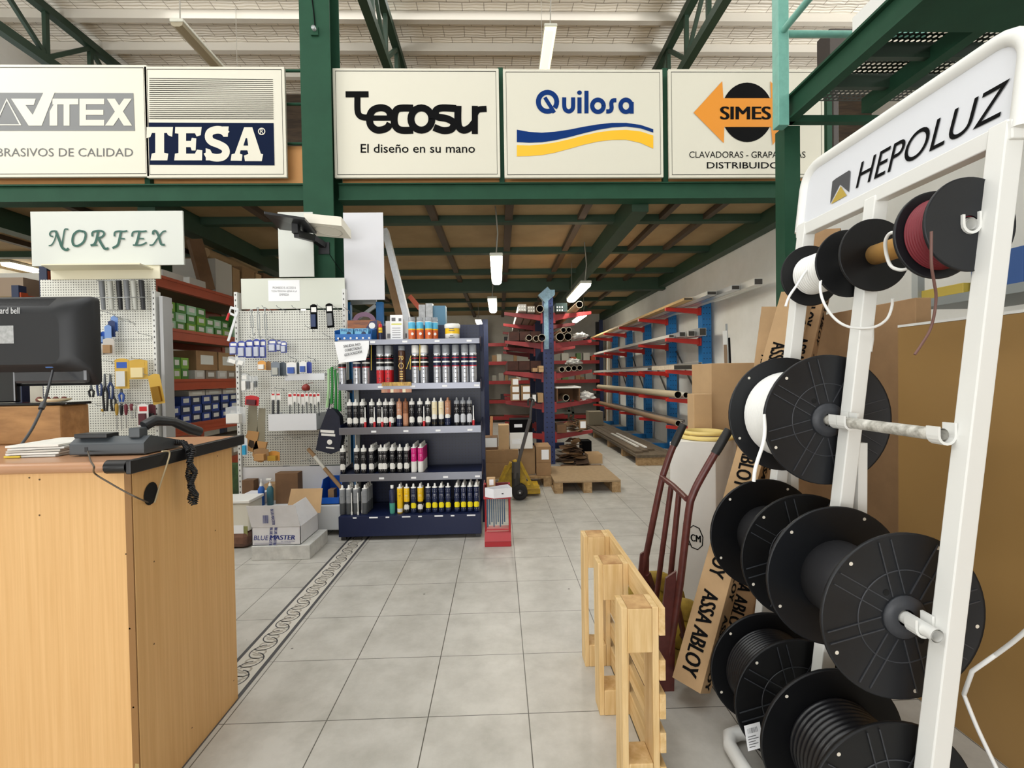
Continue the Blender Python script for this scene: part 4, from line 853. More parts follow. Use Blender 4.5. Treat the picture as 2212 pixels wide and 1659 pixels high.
# top shelf
zt=SH[4]
t=thing('carry_box',PY(775,725,4.22),'brown and purple printed carry box with handle behind the blue tray','box'); x0,x1=PY(752,700,4.2).x,PY(816,700,4.2).x; t.location=((x0+x1)/2,4.25,zt)
b=MB(); b.box(x0,x1,4.18,4.32,zt,zt+.20); b.build('box',mat('carry_brown','5a2f22',.4,hex2='b0662d',nscale=5,stretch=(1,1,4)),t)
h0=zt+.2005; b=MB(); out=[(x0+.03+(x1-x0-.06)*(.5-.5*math.cos(a)),h0+.08*math.sin(a)) for a in [PI*i/12 for i in range(13)]]; inn=[(x0+.07+(x1-x0-.14)*(.5-.5*math.cos(a)),h0+.04*math.sin(a)) for a in [PI*i/12 for i in range(13)]]
for i in range(12): b.prism([(o[0],4.24,o[1]) for o in (out[i],out[i+1])]+[(o[0],4.24,o[1]) for o in (inn[i+1],inn[i])],(0,.012,0))
b.build('handle',mat('carry_purple','6a4a63',.45),t)
b=MB(); b.prism([(x0+.09,4.178,zt+.02),(x1,4.178,zt+.02),(x1,4.178,zt+.20),(x1-.06,4.178,zt+.19)],(0,.001,0)); b.lathe([(0,0),(.028,0)],(x1-.045,4.1765,zt+.15),'Y',18,m=1); b.build('print',[mat('carry_navy','2a2550',.4),cwhite],t,recalc=False)
tb=mat('tray_blue','1767b5',.4); t=thing('counter_tray',(0,0,0),'blue cardboard tray of lamp boxes at the left end of the top shelf','tray'); x0,x1=PY(723,730,3.99).x,PY(803,730,3.99).x; t.location=((x0+x1)/2,4.06,zt)
b=MB(); b.box(x0,x1,3.99,4.15,zt,zt+.004); b.box(x0,x1,3.99,3.993,zt,zt+.06); b.box(x0,x1,4.147,4.15,zt,zt+.12)
for x,s in ((x0,1),(x1,-1)): b.prism([(x,3.99,zt),(x,4.15,zt),(x,4.15,zt+.12),(x,3.99,zt+.09)],(s*.003,0,0))
b.build('tray',tb,t)
b=MB()
for i in range(6): b.lathe([(0,0),(.009,0)],(x0+.03+i*.052,3.9885,zt+.025),'Y',12)
b.build('print',cwhite,t,recalc=False)
for i,(a,c_) in enumerate(((735,762),(766,795))):
    xa,xb=PY(a,720,4.0).x,PY(c_,720,4.0).x; t=thing('lamp_box',((xa+xb)/2,4.04,zt+.005),('left' if i==0 else 'right')+' light blue lamp box standing in the blue tray','box','lamp boxes in the tray')
    MB().box(xa,xb,4.0,4.09,zt+.005,zt+.108).build('box',mat('lamp_blue','6bb3d6',.4),t); b=MB(); text(b,'PHILIPS',(xa+.008,3.9985,zt+.082),(xb-xa-.016,0,0),(0,0,.02),0,bold=.02); b.build('lettering',mat('print_navy','123a86',.5),t,recalc=False)
    b=MB(); b.lathe([(0,0),(.02,0)],((xa+xb)/2+.02,3.9985,zt+.062),'Y',12); b.build('print',mat('print_navy2','1c2c4d',.5),t,recalc=False)
p=PY(822,725,4.03); t=thing('oil_spray',(p.x,4.03,zt),'blue and yellow oil spray with a red cap on the top shelf','can'); KB[0]=None
bands(t,.016,.115,[0,.03,.62,.97],[cnavy,cnavy,cyel],neck=.01); b=MB(); b.lathe([(.0155,.116),(.015,.14),(.011,.148),(0,.149)],(0,0,0),'Z',14); b.build('cap',cred,t,local=True)
b=MB(); text(b,'WD-40',(-.012,-.0168,.085),(.024,0,0),(0,0,.012),0,bold=.02); b.build('lettering',cnavy,t,local=True,recalc=False)
for i,(a,c_,h,Y_,w) in enumerate(((833,848,.20,4.10,'grey'),(843,870,.25,4.04,'white'),(872,882,.20,4.10,'grey'))):
    xa,xb=PY(a,700,Y_).x,PY(c_,700,Y_).x; hh=zt; t=thing('leaflet_holder',((xa+xb)/2,Y_,zt),'%s leaflet holder with %s printed card, %s of three beside the oil spray'%('small' if i!=1 else 'tall',w,('left','middle','right')[i]),'leaflet')
    MB().box(xa,xb,Y_,Y_+.03,zt,zt+h*(.9)).build('card',paper if i==1 else mat('card_grey','cfcdc9',.6),t); b=MB()
    if i==1:
        b.box(xa+.01,xb-.01,Y_-.001,Y_,zt+.14,zt+.15,0); b.box(xa+.012,xa+.045,Y_-.001,Y_,zt+.17,zt+.20,1); b.box(xb-.035,xb-.012,Y_-.001,Y_,zt+.17,zt+.195,1)
        for k in range(5): b.box(xa+.015,xb-.02,Y_-.001,Y_,zt+.03+.02*k,zt+.034+.02*k,1)
    else: b.box(xa+.012,xb-.012,Y_-.001,Y_,zt+.03,zt+.07,1)
    b.build('print',[mat('print_lime','d8d44a',.5),mat('print_grey','6c6c6e',.7)],t)
def k_sun(t):
    KB[0]=[3,1,1,0,2,2]; bands(t,.031,.16,[0,.08,.25,.56,.62,.8,.97],[cyel,corange,ccyan,cyel,cwhite],neck=.02); b=MB(); b.lathe([(.028,.161),(.028,.195),(.024,.2),(0,.2)],(0,0,0),'Z',16); b.build('cap',clearcap,t,local=True)
    b=MB(); b.lathe([(0,0),(.012,0)],(.008,-.0318,.055),'Y',12,m=0); b.build('print',cwhite,t,local=True,recalc=False)
KN['sun']=('spray_can',k_sun)
for i,(v,Y_) in enumerate(((985,4.02),(1075,4.02),(1172,4.02),(1238,4.07))): p=PY(P7(v),720,Y_); dup_or_new('sun',(p.x,Y_,zt),'%s blue and orange spray can from the left on the top shelf'%ORD[i],'can','blue and orange spray cans')
p=PY(977,715,4.03); t=thing('paste_tub',(p.x,4.03,zt),'white lidded tub with yellow label on the top shelf','tub'); KB[0]=[0,1,1,0]
bands(t,.062,.115,[0,.45,.5,.85,.99],[cwhite,cyel],front=None); b=MB(); b.lathe([(.066,.1),(.067,.104),(.067,.132),(.06,.138),(0,.138)],(0,0,0),'Z',28); b.build('lid',cwhite,t,local=True)
b=MB()
for z_,w in ((.09,.04),(.074,.05),(.03,.03),(.016,.05)): b.add([(-w/2,-.0632,z_),(w/2,-.0632,z_),(w/2,-.0632,z_+.007),(-w/2,-.0632,z_+.007)],[(0,1,2,3)])
b.build('print',mat('print_grey','6c6c6e',.7),t,local=True,recalc=False)
# paper notices, swatch strips
t=thing('paper_notice',PY(760,750,3.94),'white printed paper notice hanging over the top left shelf edge','notice')
Yn=3.935; q=[(722,738),(797,736),(797,752),(790,778),(732,784)]
b=MB(); b.prism([PY(x,y,Yn-(0.012 if y>770 else 0)) for x,y in q],(0,.0012,0)); b.build('sheet',paper,t)
b=MB()
for s,x0,y0,x1,y1 in (('SALIDA NO',742,751,778,746),('CONECTADA E',745,760,781,754),('GEOLOCALIZADA',744,770,782,762)):
    o=PY(x0,y0,Yn-.014); text(b,s,o,PY(x1,y1,Yn-.014)-o,Vector((0,0,.022)),0,bold=.02)
b.build('lettering',mat('print_grey','6c6c6e',.7),t,recalc=False)
b=MB(); p=PY(825,831,3.93); q=PY(888,826,3.93); b.box(p.x,q.x,3.925,3.9445,p.z-.012,q.z+.004); tag(b.build('colour_strip',mat('swatch_brown','8a6136',.5,hex2='d8b45a',nscale=20,stretch=(3,1,1))),'brown and yellow colour strip clipped to the foam can shelf edge','strip')
b=MB(); p=PY(824,848,3.94); q=PY(889,840,3.94)
for i in range(10): x=p.x+(q.x-p.x)*i/10; b.box(x,x+(q.x-p.x)/10,3.939,3.9445,p.z-.002,q.z,i%4)
tag(b.build('swatch_strip',[ctan,mat('sw_a','b3836a',.5),mat('sw_b','a65f4e',.5),ccream]),'pale swatch strip hanging under the foam can shelf','strip')
for i,(px0,py0,px1,py1) in enumerate(((802,745,802,800),(878,797,888,768),(907,740,907,800),(887,775,886,798))):
    b=MB(); b.tube([PY(px0,py0,3.972),PY(px1,py1,3.972)],.003,6); tag(b.build('yellow_straw',mat('straw','e3c54a',.5)),'%s thin yellow straw from the left among the foam cans'%ORD[i],'straw','yellow straws among the foam cans')
# ================================================================ peg board units
peg=dots('peg_board','dcdcd3','6d6d68',.0225,.0052)
slotm=mat('slotted_upright','d9dad6',.4)
YPB=4.33
def upright(t,px,py0,py1,side=False):
    x=PY(px,(py0+py1)/2,YPB).x; z0=PY(px,py1,YPB).z; z1=PY(px,py0,YPB).z
    o=MB().box(x-.014,x+.014,YPB-.03,YPB+.04,max(0,z0),z1).build('upright',slotm,t)
    b=MB(); z=max(.1,z0)+.02
    while z<z1-.02: b.box(x-.005,x+.004,YPB-.0312,YPB-.0302,z,z+.016); z+=.05
    b.build('slots',mat('slot_dark','4a4a48',.7),o); return x
def panel_px(t,nm,x0,y0,x1,y1,mm,Y=YPB,th=.015,bev=0,z0=None):
    a=PY(x0,y1,Y); c_=PY(x1,y0,Y); b=MB(); b.box(a.x,c_.x,Y,Y+th,a.z if z0 is None else z0,c_.z); return b.build(nm,mm,t,bev=bev)
def hooks(t,lst,L=.17):
    for px,py in lst:
        p=PY(px,py,YPB-.002); b=MB(); b.tube([p+Vector((0,0,-.022)),p+Vector((0,-.004,.0)),p+Vector((0,-L*.9,.012)),p+Vector((0,-L,.024))],.0026,6); b.build('hook',steel,t)
# left unit
t=thing('pegboard_unit',(PY(220,900,YPB).x,4.34,0),'white peg board unit under the sign with green italic letters','display unit'); PU1=t
panel_px(t,'peg_panel',98,602,334,960,peg,z0=.02)
for y in (672,737,873): 
    a=PY(98,y,YPB-.001); c_=PY(334,y,YPB-.001); MB().box(a.x,c_.x,YPB-.002,YPB-.0005,a.z-.002,a.z+.002).build('seam',mat('seam_grey','8b8b84',.7),t)
upright(t,341,630,960)
a=PY(347,640,YPB); MB().box(a.x,a.x+.03,YPB-.02,YPB+.10,0,a.z).build('side_panel',mat('side_grey','a9aaab',.4),t)
ledge=mat('cream_ledge','e2dcc2',.45)
panel_px(t,'cream_panel',110,571,345,604,ledge,Y=YPB-.012)
a=PY(88,570,4.12); c_=PY(302,570,4.12); b=MB(); b.prism([(a.x,4.12,a.z-.012),(c_.x,4.12,a.z-.012),(PY(330,575,YPB-.013).x,YPB-.013,a.z-.012),(PY(110,575,YPB-.013).x,YPB-.013,a.z-.012)],(0,0,.012)); b.build('ledge',ledge,t)
o=panel_px(t,'header_board',69,455,394,575,offwhite,Y=YPB-.02,th=.018,bev=.002)
b=MB(); YY=YPB-.0275
for w_,pts in ((3,[(575,405),(548,400),(540,375),(560,350),(605,345)]),(2.6,[(614,350),(597,430),(565,492),(528,508)]),(5,[(603,345),(640,440),(668,515),(695,545),(725,550),(745,535)]),(3,[(740,328),(705,328),(692,375),(680,450),(668,515)]),
  (4.4,[(900,352),(850,345),(800,385),(785,450),(800,500),(850,505),(905,465),(928,400),(920,360),(895,350)]),
  (4.6,[(1062,350),(1048,430),(1022,490),(982,503)]),(2.8,[(985,503),(1060,500)]),(4,[(1003,405),(1002,365),(1040,347),(1105,347),(1130,378),(1102,412),(1050,425)]),(5,[(1066,425),(1105,495),(1138,540),(1178,533)]),
  (3.6,[(1242,405),(1246,362),(1290,348),(1340,352),(1382,344)]),(4.6,[(1312,352),(1296,430),(1275,500),(1220,532)]),(3,[(1292,427),(1355,431)]),
  (3.6,[(1432,408),(1442,362),(1490,350),(1545,352),(1592,346)]),(4.6,[(1512,352),(1496,430),(1475,496)]),(3.4,[(1442,500),(1530,499),(1592,470)]),(3,[(1492,427),(1562,430)]),
  (4.6,[(1660,385),(1664,352),(1692,348),(1722,405),(1748,488),(1788,496)]),(3.2,[(1802,346),(1762,360),(1702,440),(1662,494),(1622,500)])):
    yrib(b,[(p.x,p.y) for p in smooth([Vector((x/5.026,430+y/5.026,0)) for x,y in pts],4)],w_,YY)
b.build('lettering',mat('letter_green','1f5246',.45),t,recalc=False)
hooks(t,[(164,675),(218,679),(247,679),(291,698),(328,726),(280,692),(243,781),(315,778),(340,812),(262,812),(212,812),(240,876),(325,873),(292,876)])
# tubes in the wire holder
t=thing('wire_holder',PY(260,640,4.25),'wire holder of grey and black tubes high on the left peg board','holder')
MB().tube([PY(210,606,4.18),PY(312,604,4.18),PY(314,604,YPB),PY(208,606,YPB)],.003,6,closed=True).build('ring_wire',steel,t)
MB().tube([PY(210,643,4.18),PY(312,642,4.18),PY(314,642,YPB),PY(208,643,YPB)],.003,6,closed=True).build('ring_wire',steel,t)
tg=mat('tube_grey','6f7275',.45); tl=mat('tube_pale','b2b3ab',.45)
for i,(px,mm,ds) in enumerate(((219,tg,'grey'),(237,tl,'pale grey'),(256,black,'black'),(272,tg,'grey'),(288,tl,'pale grey'),(305,black,'black'))):
    p=PY(px,606,4.25); q=PY(px+5,669,4.25); b=MB(); b.tube([p,p.lerp(q,.5),p.lerp(q,.55),q],[.021,.020,.018,.016],12); tag(b.build('filler_tube',mm,loc=q),'%s tapered tube, %s from the left in the wire holder'%(ds,ORD[i]),'tube','tubes in the wire holder')
def pack(nm,x0,y0,x1,y1,Y,mm,label,cat='pack',group=None,th=.02,tilt=0,inner=None,lab=None,skew=0):
    """blister pack hanging flat towards the shop; tilt turns it about its hanger"""
    a=PY(x0,y1,Y); c_=PY(x1,y0,Y); t=thing(nm,((a.x+c_.x)/2,Y,c_.z),label,cat,group)
    w=c_.x-a.x; h=c_.z-a.z; R=Matrix.Rotation(tilt,3,'Y'); org=Vector(((a.x+c_.x)/2,Y,c_.z))
    def T(x,y,z): return org+R@Vector((x,y,z))
    b=MB(); P=[(-w/2,0,-h),(w/2,0,-h),(w/2,0,-.012),(w*.15,0,0),(-w*.15,0,0),(-w/2,0,-.012)]; b.prism([T(*p) for p in P],R@Vector((0,.002,0))); b.build('card',mm,t)
    if inner:
        b=MB(); b.prism([T(-w*.32,-.001,-h*.92),T(w*.32,-.001,-h*.92),T(w*.32,-.001,-h*.42),T(-w*.32,-.001,-h*.42)],R@Vector((0,-th,0))); b.build('contents',inner,t,bev=min(.004,w*.1))
    if lab:
        b=MB(); b.prism([T(-w*.36,-.0012,-h*.32),T(w*.36,-.0012,-h*.32),T(w*.36,-.0012,-h*.12),T(-w*.36,-.0012,-h*.12)],R@Vector((0,.0008,0))); b.build('printed_label',lab,t)
    return t
bp=mat('pack_blue','2a53a8',.4); bp2=mat('pack_light_blue','6f8fc4',.45); gp=mat('pack_gold','c9a347',.3,metal=.3); steelk=mat('dark_steel','5c5f63',.35,metal=.6); dred=mat('pack_dark_red','55202a',.45); wh=cwhite
for i,(x0,y0,x1,y1,Y,mm,inn,ds) in enumerate(((197,716,206,742,4.20,bp,wh,'blue'),(207,715,216,742,4.22,bp,wh,'blue'),(217,716,229,742,4.24,bp,bp2,'blue'),(226,702,240,731,4.21,bp2,None,'pale blue'),(234,692,248,728,4.24,mat('pack_navy','22345f',.45),None,'navy'),(240,682,254,716,4.27,bp2,bp,'pale blue'),(223,730,246,766,4.20,mat('pack_grey','b9b4ac',.5),card2,'grey and brown'),(200,742,222,768,4.18,mat('pack_grey','b9b4ac',.5),tl,'grey and white'))):
    pack('blister_pack',x0,y0,x1,y1,Y,mm,'%s blister pack, %s from the left in the upper group beside the screen'%(ds,ORD[i]),'pack','blister packs beside the screen',inner=inn,th=.025)
pack('gold_pack',249,774,278,840,4.20,gp,'gold blister pack with a blue and chrome part, beside the scissors pack',inner=chrome,lab=bp)
pack('gold_pack',279,776,318,819,4.20,gp,'gold pack with scissors rings hanging on the left peg board',inner=mat('pack_pale_gold','dccb9a',.3),lab=gp)
pack('gold_pack',320,808,344,874,4.16,gp,'gold pack with a brass lock, tilted at the unit edge',tilt=-.17,inner=mat('brass','8f6b2a',.3,metal=.8))
pack('red_pack',299,872,320,922,4.19,mat('pack_white_edge','e3e1de',.5),'white edged pack with dark red goods on the left peg board',inner=dred,lab=red)
pack('red_pack',319,873,336,920,4.24,dred,'dark red pack behind the white edged pack',inner=black)
def pliers(px,py0,py1,Y,mm,label):
    a=PY(px,py0,Y); c_=PY(px,py1,Y); h=a.z-c_.z; t=thing('pliers',a,label,'pliers','pliers on the left peg board'); j=a-Vector((0,0,h*.32))
    b=MB(); b.tube([a+Vector((.004,0,0)),j],[.004,.011],8); b.tube([a-Vector((.004,0,0)),j],[.004,.011],8); b.build('jaws',steelk,t)
    for s in (-1,1): b=MB(); b.tube([j,j+Vector((s*.02,0,-h*.2)),j+Vector((s*.017,0,-h*.45)),Vector((j.x+s*.011,j.y,c_.z))],.0085,8); b.build('handle',mm,t)
for i,(px,y0,y1,mm,ds) in enumerate(((197,832,858,black,'small black'),(214,810,855,mat('grip_navy','26365f',.5),'navy gripped'),(226,808,888,black,'long black gripped'),(238,808,862,mat('grip_navy','26365f',.5),'navy gripped'),(244,840,888,black,'slim black gripped'),(262,838,868,bp,'blue gripped'))):
    pliers(px,y0,y1,4.2+.01*i,mm,'%s pliers, %s from the left under the gold packs'%(ds,ORD[i]))
for i,(px,y0,y1,mm,ds) in enumerate(((222,883,897,mat('handle_gold','a8842b',.5),'short gold'),(252,872,928,mat('handle_gold','a8842b',.5),'gold and black'),(262,872,928,black,'black'),(272,873,925,mat('handle_wine','6d2330',.45),'wine red'),(284,872,905,mat('handle_wine','6d2330',.45),'wine red'),(291,876,903,tl,'pale grey'))):
    a=PY(px,y0,4.22-.004*i); c_=PY(px+1,y1,4.22-.004*i); m_=a.lerp(c_,.45); t=thing('screwdriver',a,'%s handled screwdriver, %s from the left at the bottom of the peg board'%(ds,ORD[i]),'screwdriver','screwdrivers on the left peg board')
    b=MB(); b.tube([a,a.lerp(m_,.2),a.lerp(m_,.7),m_],[.008,.0145,.0125,.008],10); b.build('handle',mm,t); b=MB(); b.tube([m_,c_],.004,8); b.build('shaft',steel,t)

# ---- middle unit
t=thing('pegboard_unit',(-1.9,4.34,0),'white peg board unit with printed notice beside the navy display','display unit'); PU2=t
panel_px(t,'header_board',522,600,744,668,mat('board_greenish_white','d2d5c9',.45),Y=YPB-.012,th=.014)
panel_px(t,'peg_panel',524,669,744,1008,peg)
a=PY(524,1010,YPB); c_=PY(744,1010,YPB); MB().box(a.x,c_.x,YPB-.006,YPB+.012,.03,a.z).build('plinth_panel',mat('plinth_white','e9eaee',.4),t)
for y in (735,804,942): 
    a=PY(524,y,YPB-.001); c_=PY(744,y-2,YPB-.001); MB().box(a.x,c_.x,YPB-.002,YPB-.0005,a.z-.002,a.z+.002).build('seam',mat('seam_grey','8b8b84',.7),t)
upright(t,519,632,1160); upright(t,750,625,1160)
MB().box(PY(505,1150,4.02).x,GX0-.012,4.012,4.31,.05,.268).build('base_shelf',mat('base_white','d9dbdd',.4),t,bev=.01)
panel_px(t,'upper_panel',603,458,675,598,offwhite,Y=4.30,th=.012)
panel_px(t,'upper_panel',745,459,827,648,mat('panel_cool_white','d0d0d4',.45),Y=4.365,th=.012)
hooks(t,[(586,671),(616,671),(648,671),(700,668),(731,668),(755,672),(676,712),(713,728),(560,735),(600,735),(640,775),(680,776),(612,840),(660,845),(612,945),(648,945),(668,992),(538,808)])
t=thing('printed_notice',PY(614,650,YPB-.014),'white sheet with three printed lines on the middle peg board header','notice'); panel_px(t,'sheet',580,605,647,651,paper,Y=YPB-.0142,th=.001)
b=MB(); textY(b,'PROHIBIDO EL ACCESO A',589,619,639,624,YPB-.0146,bold=.015); textY(b,'TODA PERSONA AJENA A LA',586,627,641,632,YPB-.0146,bold=.015); textY(b,'EMPRESA',604,634,624,639,YPB-.0146,bold=.015); b.build('lettering',mat('print_dark3','4b4b4e',.7),t,recalc=False)
# F clamp
t=thing('bar_clamp',PY(503,700,4.2),'white bar clamp with red handle hanging between the two peg boards','clamp'); wm=mat('clamp_white','dcdfe0',.35)
b=MB(); b.obox(PY(514,668,4.2),PY(493,737,4.2),.022,.008,up=(0,1,0)); b.build('bar',wm,t,bev=.002)
b=MB(); b.obox(PY(515,669,4.195),PY(498,664,4.195),.022,.012,up=(0,1,0)); b.obox(PY(512,684,4.195),PY(496,676,4.195),.018,.012,up=(0,1,0)); b.obox(PY(499,664,4.195),PY(496,676,4.195),.01,.012,up=(0,1,0)); b.build('jaws',wm,t)
b=MB(); b.tube([PY(495,676,4.19),PY(490,692,4.19)],[.009,.012],10); b.build('handle',red,t)
# turnbuckles
for i,(px,y0,y1) in enumerate(((543,673,722),(557,668,728),(572,668,730))):
    a=PY(px,y0,4.18); c_=PY(px+3,y1,4.18); t=thing('turnbuckle',a,'galvanised turnbuckle, %s from the left on the middle peg board'%ORD[i],'turnbuckle','turnbuckles on the middle peg board'); m1=a.lerp(c_,.18); m2=a.lerp(c_,.72)
    for s in (-.009,.009): MB().tube([m1+Vector((s,0,0)),m2+Vector((s,0,0))],.0045,8).build('side_bar',galv,t)
    b=MB(); b.tube([a,m1],.005,8); b.tube([a+Vector((.009*math.cos(k),0,.008+.009*math.sin(k))) for k in [2*PI*j/10 for j in range(10)]],.004,6,closed=True); b.build('eye_bolt',galv,t)
    b=MB(); b.tube([m2,c_,c_+Vector((.008,0,-.012)),c_+Vector((.016,0,-.004)),c_+Vector((.014,0,.01))],.0045,8); b.build('hook_bolt',galv,t)
pack('long_pack',671,657,685,711,4.16,ink,'long black and navy blister pack on the middle peg board',inner=mat('pack_navy','22345f',.45),lab=wh)
pack('long_pack',704,655,718,708,4.16,ink,'long black and grey blister pack right of the navy one',inner=tg,lab=wh,tilt=-.06)
vio=mat('pack_violet_blue','3a4aa0',.4)
for i,(x0,y0,x1,y1,Y) in enumerate(((496,738,513,766,4.10),(514,736,530,772,4.12),(531,734,547,773,4.14),(548,732,561,773,4.16),(562,733,574,773,4.18),(580,733,597,760,4.20),(598,735,608,758,4.22),(607,737,619,762,4.2))):
    pack('blue_pack',x0,y0,x1,y1,Y,vio,'violet blue blister pack with white backing, %s from the left under the turnbuckles'%ORD[i],'pack','blue packs under the turnbuckles',inner=mat('pack_inner','c3c8d6',.3),lab=wh)
for i,(x0,y0,x1,y1,ds) in enumerate(((494,770,516,786,'flat'),(515,772,532,790,'folded'))):
    pack('clear_bag',x0,y0,x1,y1,4.06,clearp,'%s clear bag hanging below the violet blue packs'%ds,'bag','clear bags below the violet blue packs',inner=wh,th=.006,tilt=.3)
for i,(x0,y0,x1,y1,Y,mm,inn,ds) in enumerate(((557,779,574,799,4.15,mat('pack_orange','d99a4a',.5),wh,'orange'),(575,780,585,800,4.2,card2,None,'brown'),(586,781,604,812,4.14,mat('pack_slate','77808a',.45),tl,'slate grey'),(604,782,618,812,4.18,mat('pack_slate_dark','4d565e',.45),None,'dark slate'),(619,782,640,809,4.15,cwhite,bp,'white and blue'),(641,782,646,808,4.2,mat('pack_slate_dark','4d565e',.45),None,'thin dark slate'),(647,780,662,806,4.15,cwhite,bp,'white and blue'),(662,781,673,806,4.2,vio,None,'violet'))):
    pack('small_pack',x0,y0,x1,y1,Y,mm,'%s small pack, %s from left in the middle peg board row'%(ds,ORD[i]),'pack','small packs in the middle row',inner=inn)
for i,(x0,y0,x1,y1) in enumerate(((522,806,534,846),(532,810,542,842),(541,812,550,846),(549,812,557,838))):
    pack('clear_bag',x0,y0,x1,y1,4.12+.02*i,clearp,'clear bag of small fittings, %s from the left at the board edge'%ORD[i],'bag','clear bags of fittings',inner=cwhite if i%2==0 else tg,th=.02,lab=cwhite if i==0 else None)
a=PY(616,822,4.2); c_=PY(701,806,4.2); b=MB(); b.box(a.x,c_.x,4.2,4.203,a.z,c_.z); b.box(a.x,a.x+.004,4.203,YPB-.002,c_.z-.02,c_.z); b.box(c_.x-.004,c_.x,4.203,YPB-.002,c_.z-.02,c_.z); tag(b.build('ticket_holder',mat('ticket_white','e2e4e8',.3)),'white ticket strip across the middle of the peg board','holder')
b=MB(); p=PY(661,838,4.18); b.lathe([(.001,.036),(.02,.03),(.036,.01),(.034,-.015),(.02,-.025),(.001,-.026)],p,'Z',16); b.tube([p+Vector((0,0,.034)),(p.x,YPB-.002,p.z+.045)],.003,6); tag(b.build('suction_cup',mat('rubber_red','8d2c22',.4),loc=p),'dark red rubber dome above the drill bits','plunger')
for i,(x0,x1) in enumerate(((586,594),(596,606),(622,631),(633,640),(641,648),(649,658),(659,666),(667,675),(676,683),(684,691))):
    y1=872 if i<2 else 876+3*(i%3); t=pack('bit_card',x0,848,x1,y1-6,4.14+.012*(i%3),cwhite,'drill bit on a white and red card, %s from the left over the white bin'%ORD[i],'drill bit','drill bits over the white bin',lab=red)
    a=PY((x0+x1)/2,y1-8,4.135+.012*(i%3)); c_=PY((x0+x1)/2+(i-2)*.3,y1+(40 if i<2 else 22),4.135+.012*(i%3)); b=MB(); b.tube([a,c_],.0042 if i>1 else .011,6); b.build('bit',steelk,t)
b=MB(); a=PY(580,931,4.08); c_=PY(683,893,4.08); b.box(a.x,c_.x,4.08,4.084,a.z,c_.z); b.box(a.x,a.x+.004,4.084,YPB-.002,a.z,c_.z+.0); b.box(c_.x-.004,c_.x,4.084,YPB-.002,a.z,c_.z+.0); b.box(a.x,c_.x,4.084,YPB-.002,a.z,a.z+.004); tag(b.build('hanging_bin',mat('ticket_white','e2e4e8',.3)),'white hooked on bin below the drill bits','bin')
# saws
hw=mat('saw_handle','b98c58',.55)
def saw(a0,a1,c0,label,wid=.085):
    a=PY(*a0,4.14); c_=PY(*a1,4.14); d=(c_-a).normalized(); s=Vector((d.z,0,-d.x)); t=thing('hand_saw',a,label,'saw','hand saws on the middle peg board')
    b=MB(); b.prism([a-s*wid*.42,a+s*wid*.42,c_+s*wid*.55,c_-s*wid*.55],(0,.0025,0)); b.build('blade',mat('saw_sleeve','8c8672',.5),t)
    h=c_-d*.01; b=MB(); out=[(-.06,-.02),(.035,-.03),(.055,.03),(.06,.10),(.03,.15),(-.02,.16),(-.06,.13),(-.045,.07)]
    b.prism([h+s*x+d*y+Vector((0,-.008,0)) for x,y in out],(0,.02,0)); b.build('handle',hw,t,bev=.004)
    b=MB(); b.poly([h+s*x+d*y+Vector((0,-.0095,0)) for x,y in ((-.02,.06),(.02,.05),(.03,.10),(0,.125),(-.025,.11))]); b.build('grip_hole',mat('hole_brown','3c2d20',.8),t,recalc=False)
saw((546,866),(545,940),0,'hand saw with pale wooden handle, left one below the red pouch'); saw((566,882),(562,962),0,'hand saw in a brown sleeve behind the pale handled one',.07)
pack('red_pouch',531,854,560,876,4.10,red,'red triangular pouch at the left edge of the middle peg board',inner=dred,tilt=.1)
pack('clear_bag',488,877,530,916,4.08,clearp,'large shiny clear bag with a white roll at the board edge','bag',inner=cwhite,th=.05)
pack('orange_pack',578,974,604,996,4.16,mat('pack_orange','d99a4a',.5),'small orange pack low on the middle peg board',inner=gp,th=.04)
pack('wood_pack',548,968,580,996,4.12,card2,'brown wooden block pack behind the saws',inner=hw,th=.04)
pack('blue_tag_tool',524,945,534,985,4.10,mat('tool_white','dfe2e4',.4),'white tool with a light blue tag at the left edge',inner=mat('tag_cyan','2fa0cf',.4))
# green ratchet straps and bag
grn=mat('strap_green','2f8f3f',.5)
for i,(px,y0,y1) in enumerate(((710,797,880),(717,793,872),(724,798,885),(731,806,888))):
    b=MB(); a=PY(px,y0,4.06+.015*i); c_=PY(px+(i-1.5)*2,y1,4.06+.015*i); b.tube([a,a.lerp(c_,.5)+Vector((.006,0,0)),c_],[.012,.010,.015],8); b.tube([a,(a.x,YPB-.002,a.z+.01)],.003,6); tag(b.build('green_strap',grn if i else mat('strap_pale','a9cf9d',.5),loc=a),'%s strap, %s from the left above the navy bag'%('pale green' if i==0 else 'green',ORD[i]),'strap','green straps above the navy bag')
t=thing('drawstring_bag',PY(712,930,4.02),'dark navy drawstring bag with white print beside the navy display','bag')
bagm=mat('bag_navy','1b1f33',.7,noise=.3,nscale=12); Q_=[(708,882),(720,884),(733,900),(738,945),(733,974),(715,981),(682,972),(690,930),(702,898)]
b=MB(); b.prism([PY(x,y,4.0) for x,y in Q_],(0,.09,0)); o=b.build('bag',bagm,t,bev=.02)
b=MB(); b.tube([PY(710,884,4.04),PY(713,868,4.1),PY(712,862,YPB-.01)],.006,6); b.build('drawstring',bagm,t)
b=MB(); b.lathe([(0,0),(.022,0)],PY(712,955,3.997),'Y',16); 
for x0,y0,x1,y1 in ((692,928,722,934),(694,936,724,941),(704,965,722,968)): b.prism([PY(x0,y0,3.997),PY(x1,y0+2,3.997),PY(x1,y1+2,3.997),PY(x0,y1,3.997)],(0,.0005,0))
b.build('print',cwhite,t,recalc=False)
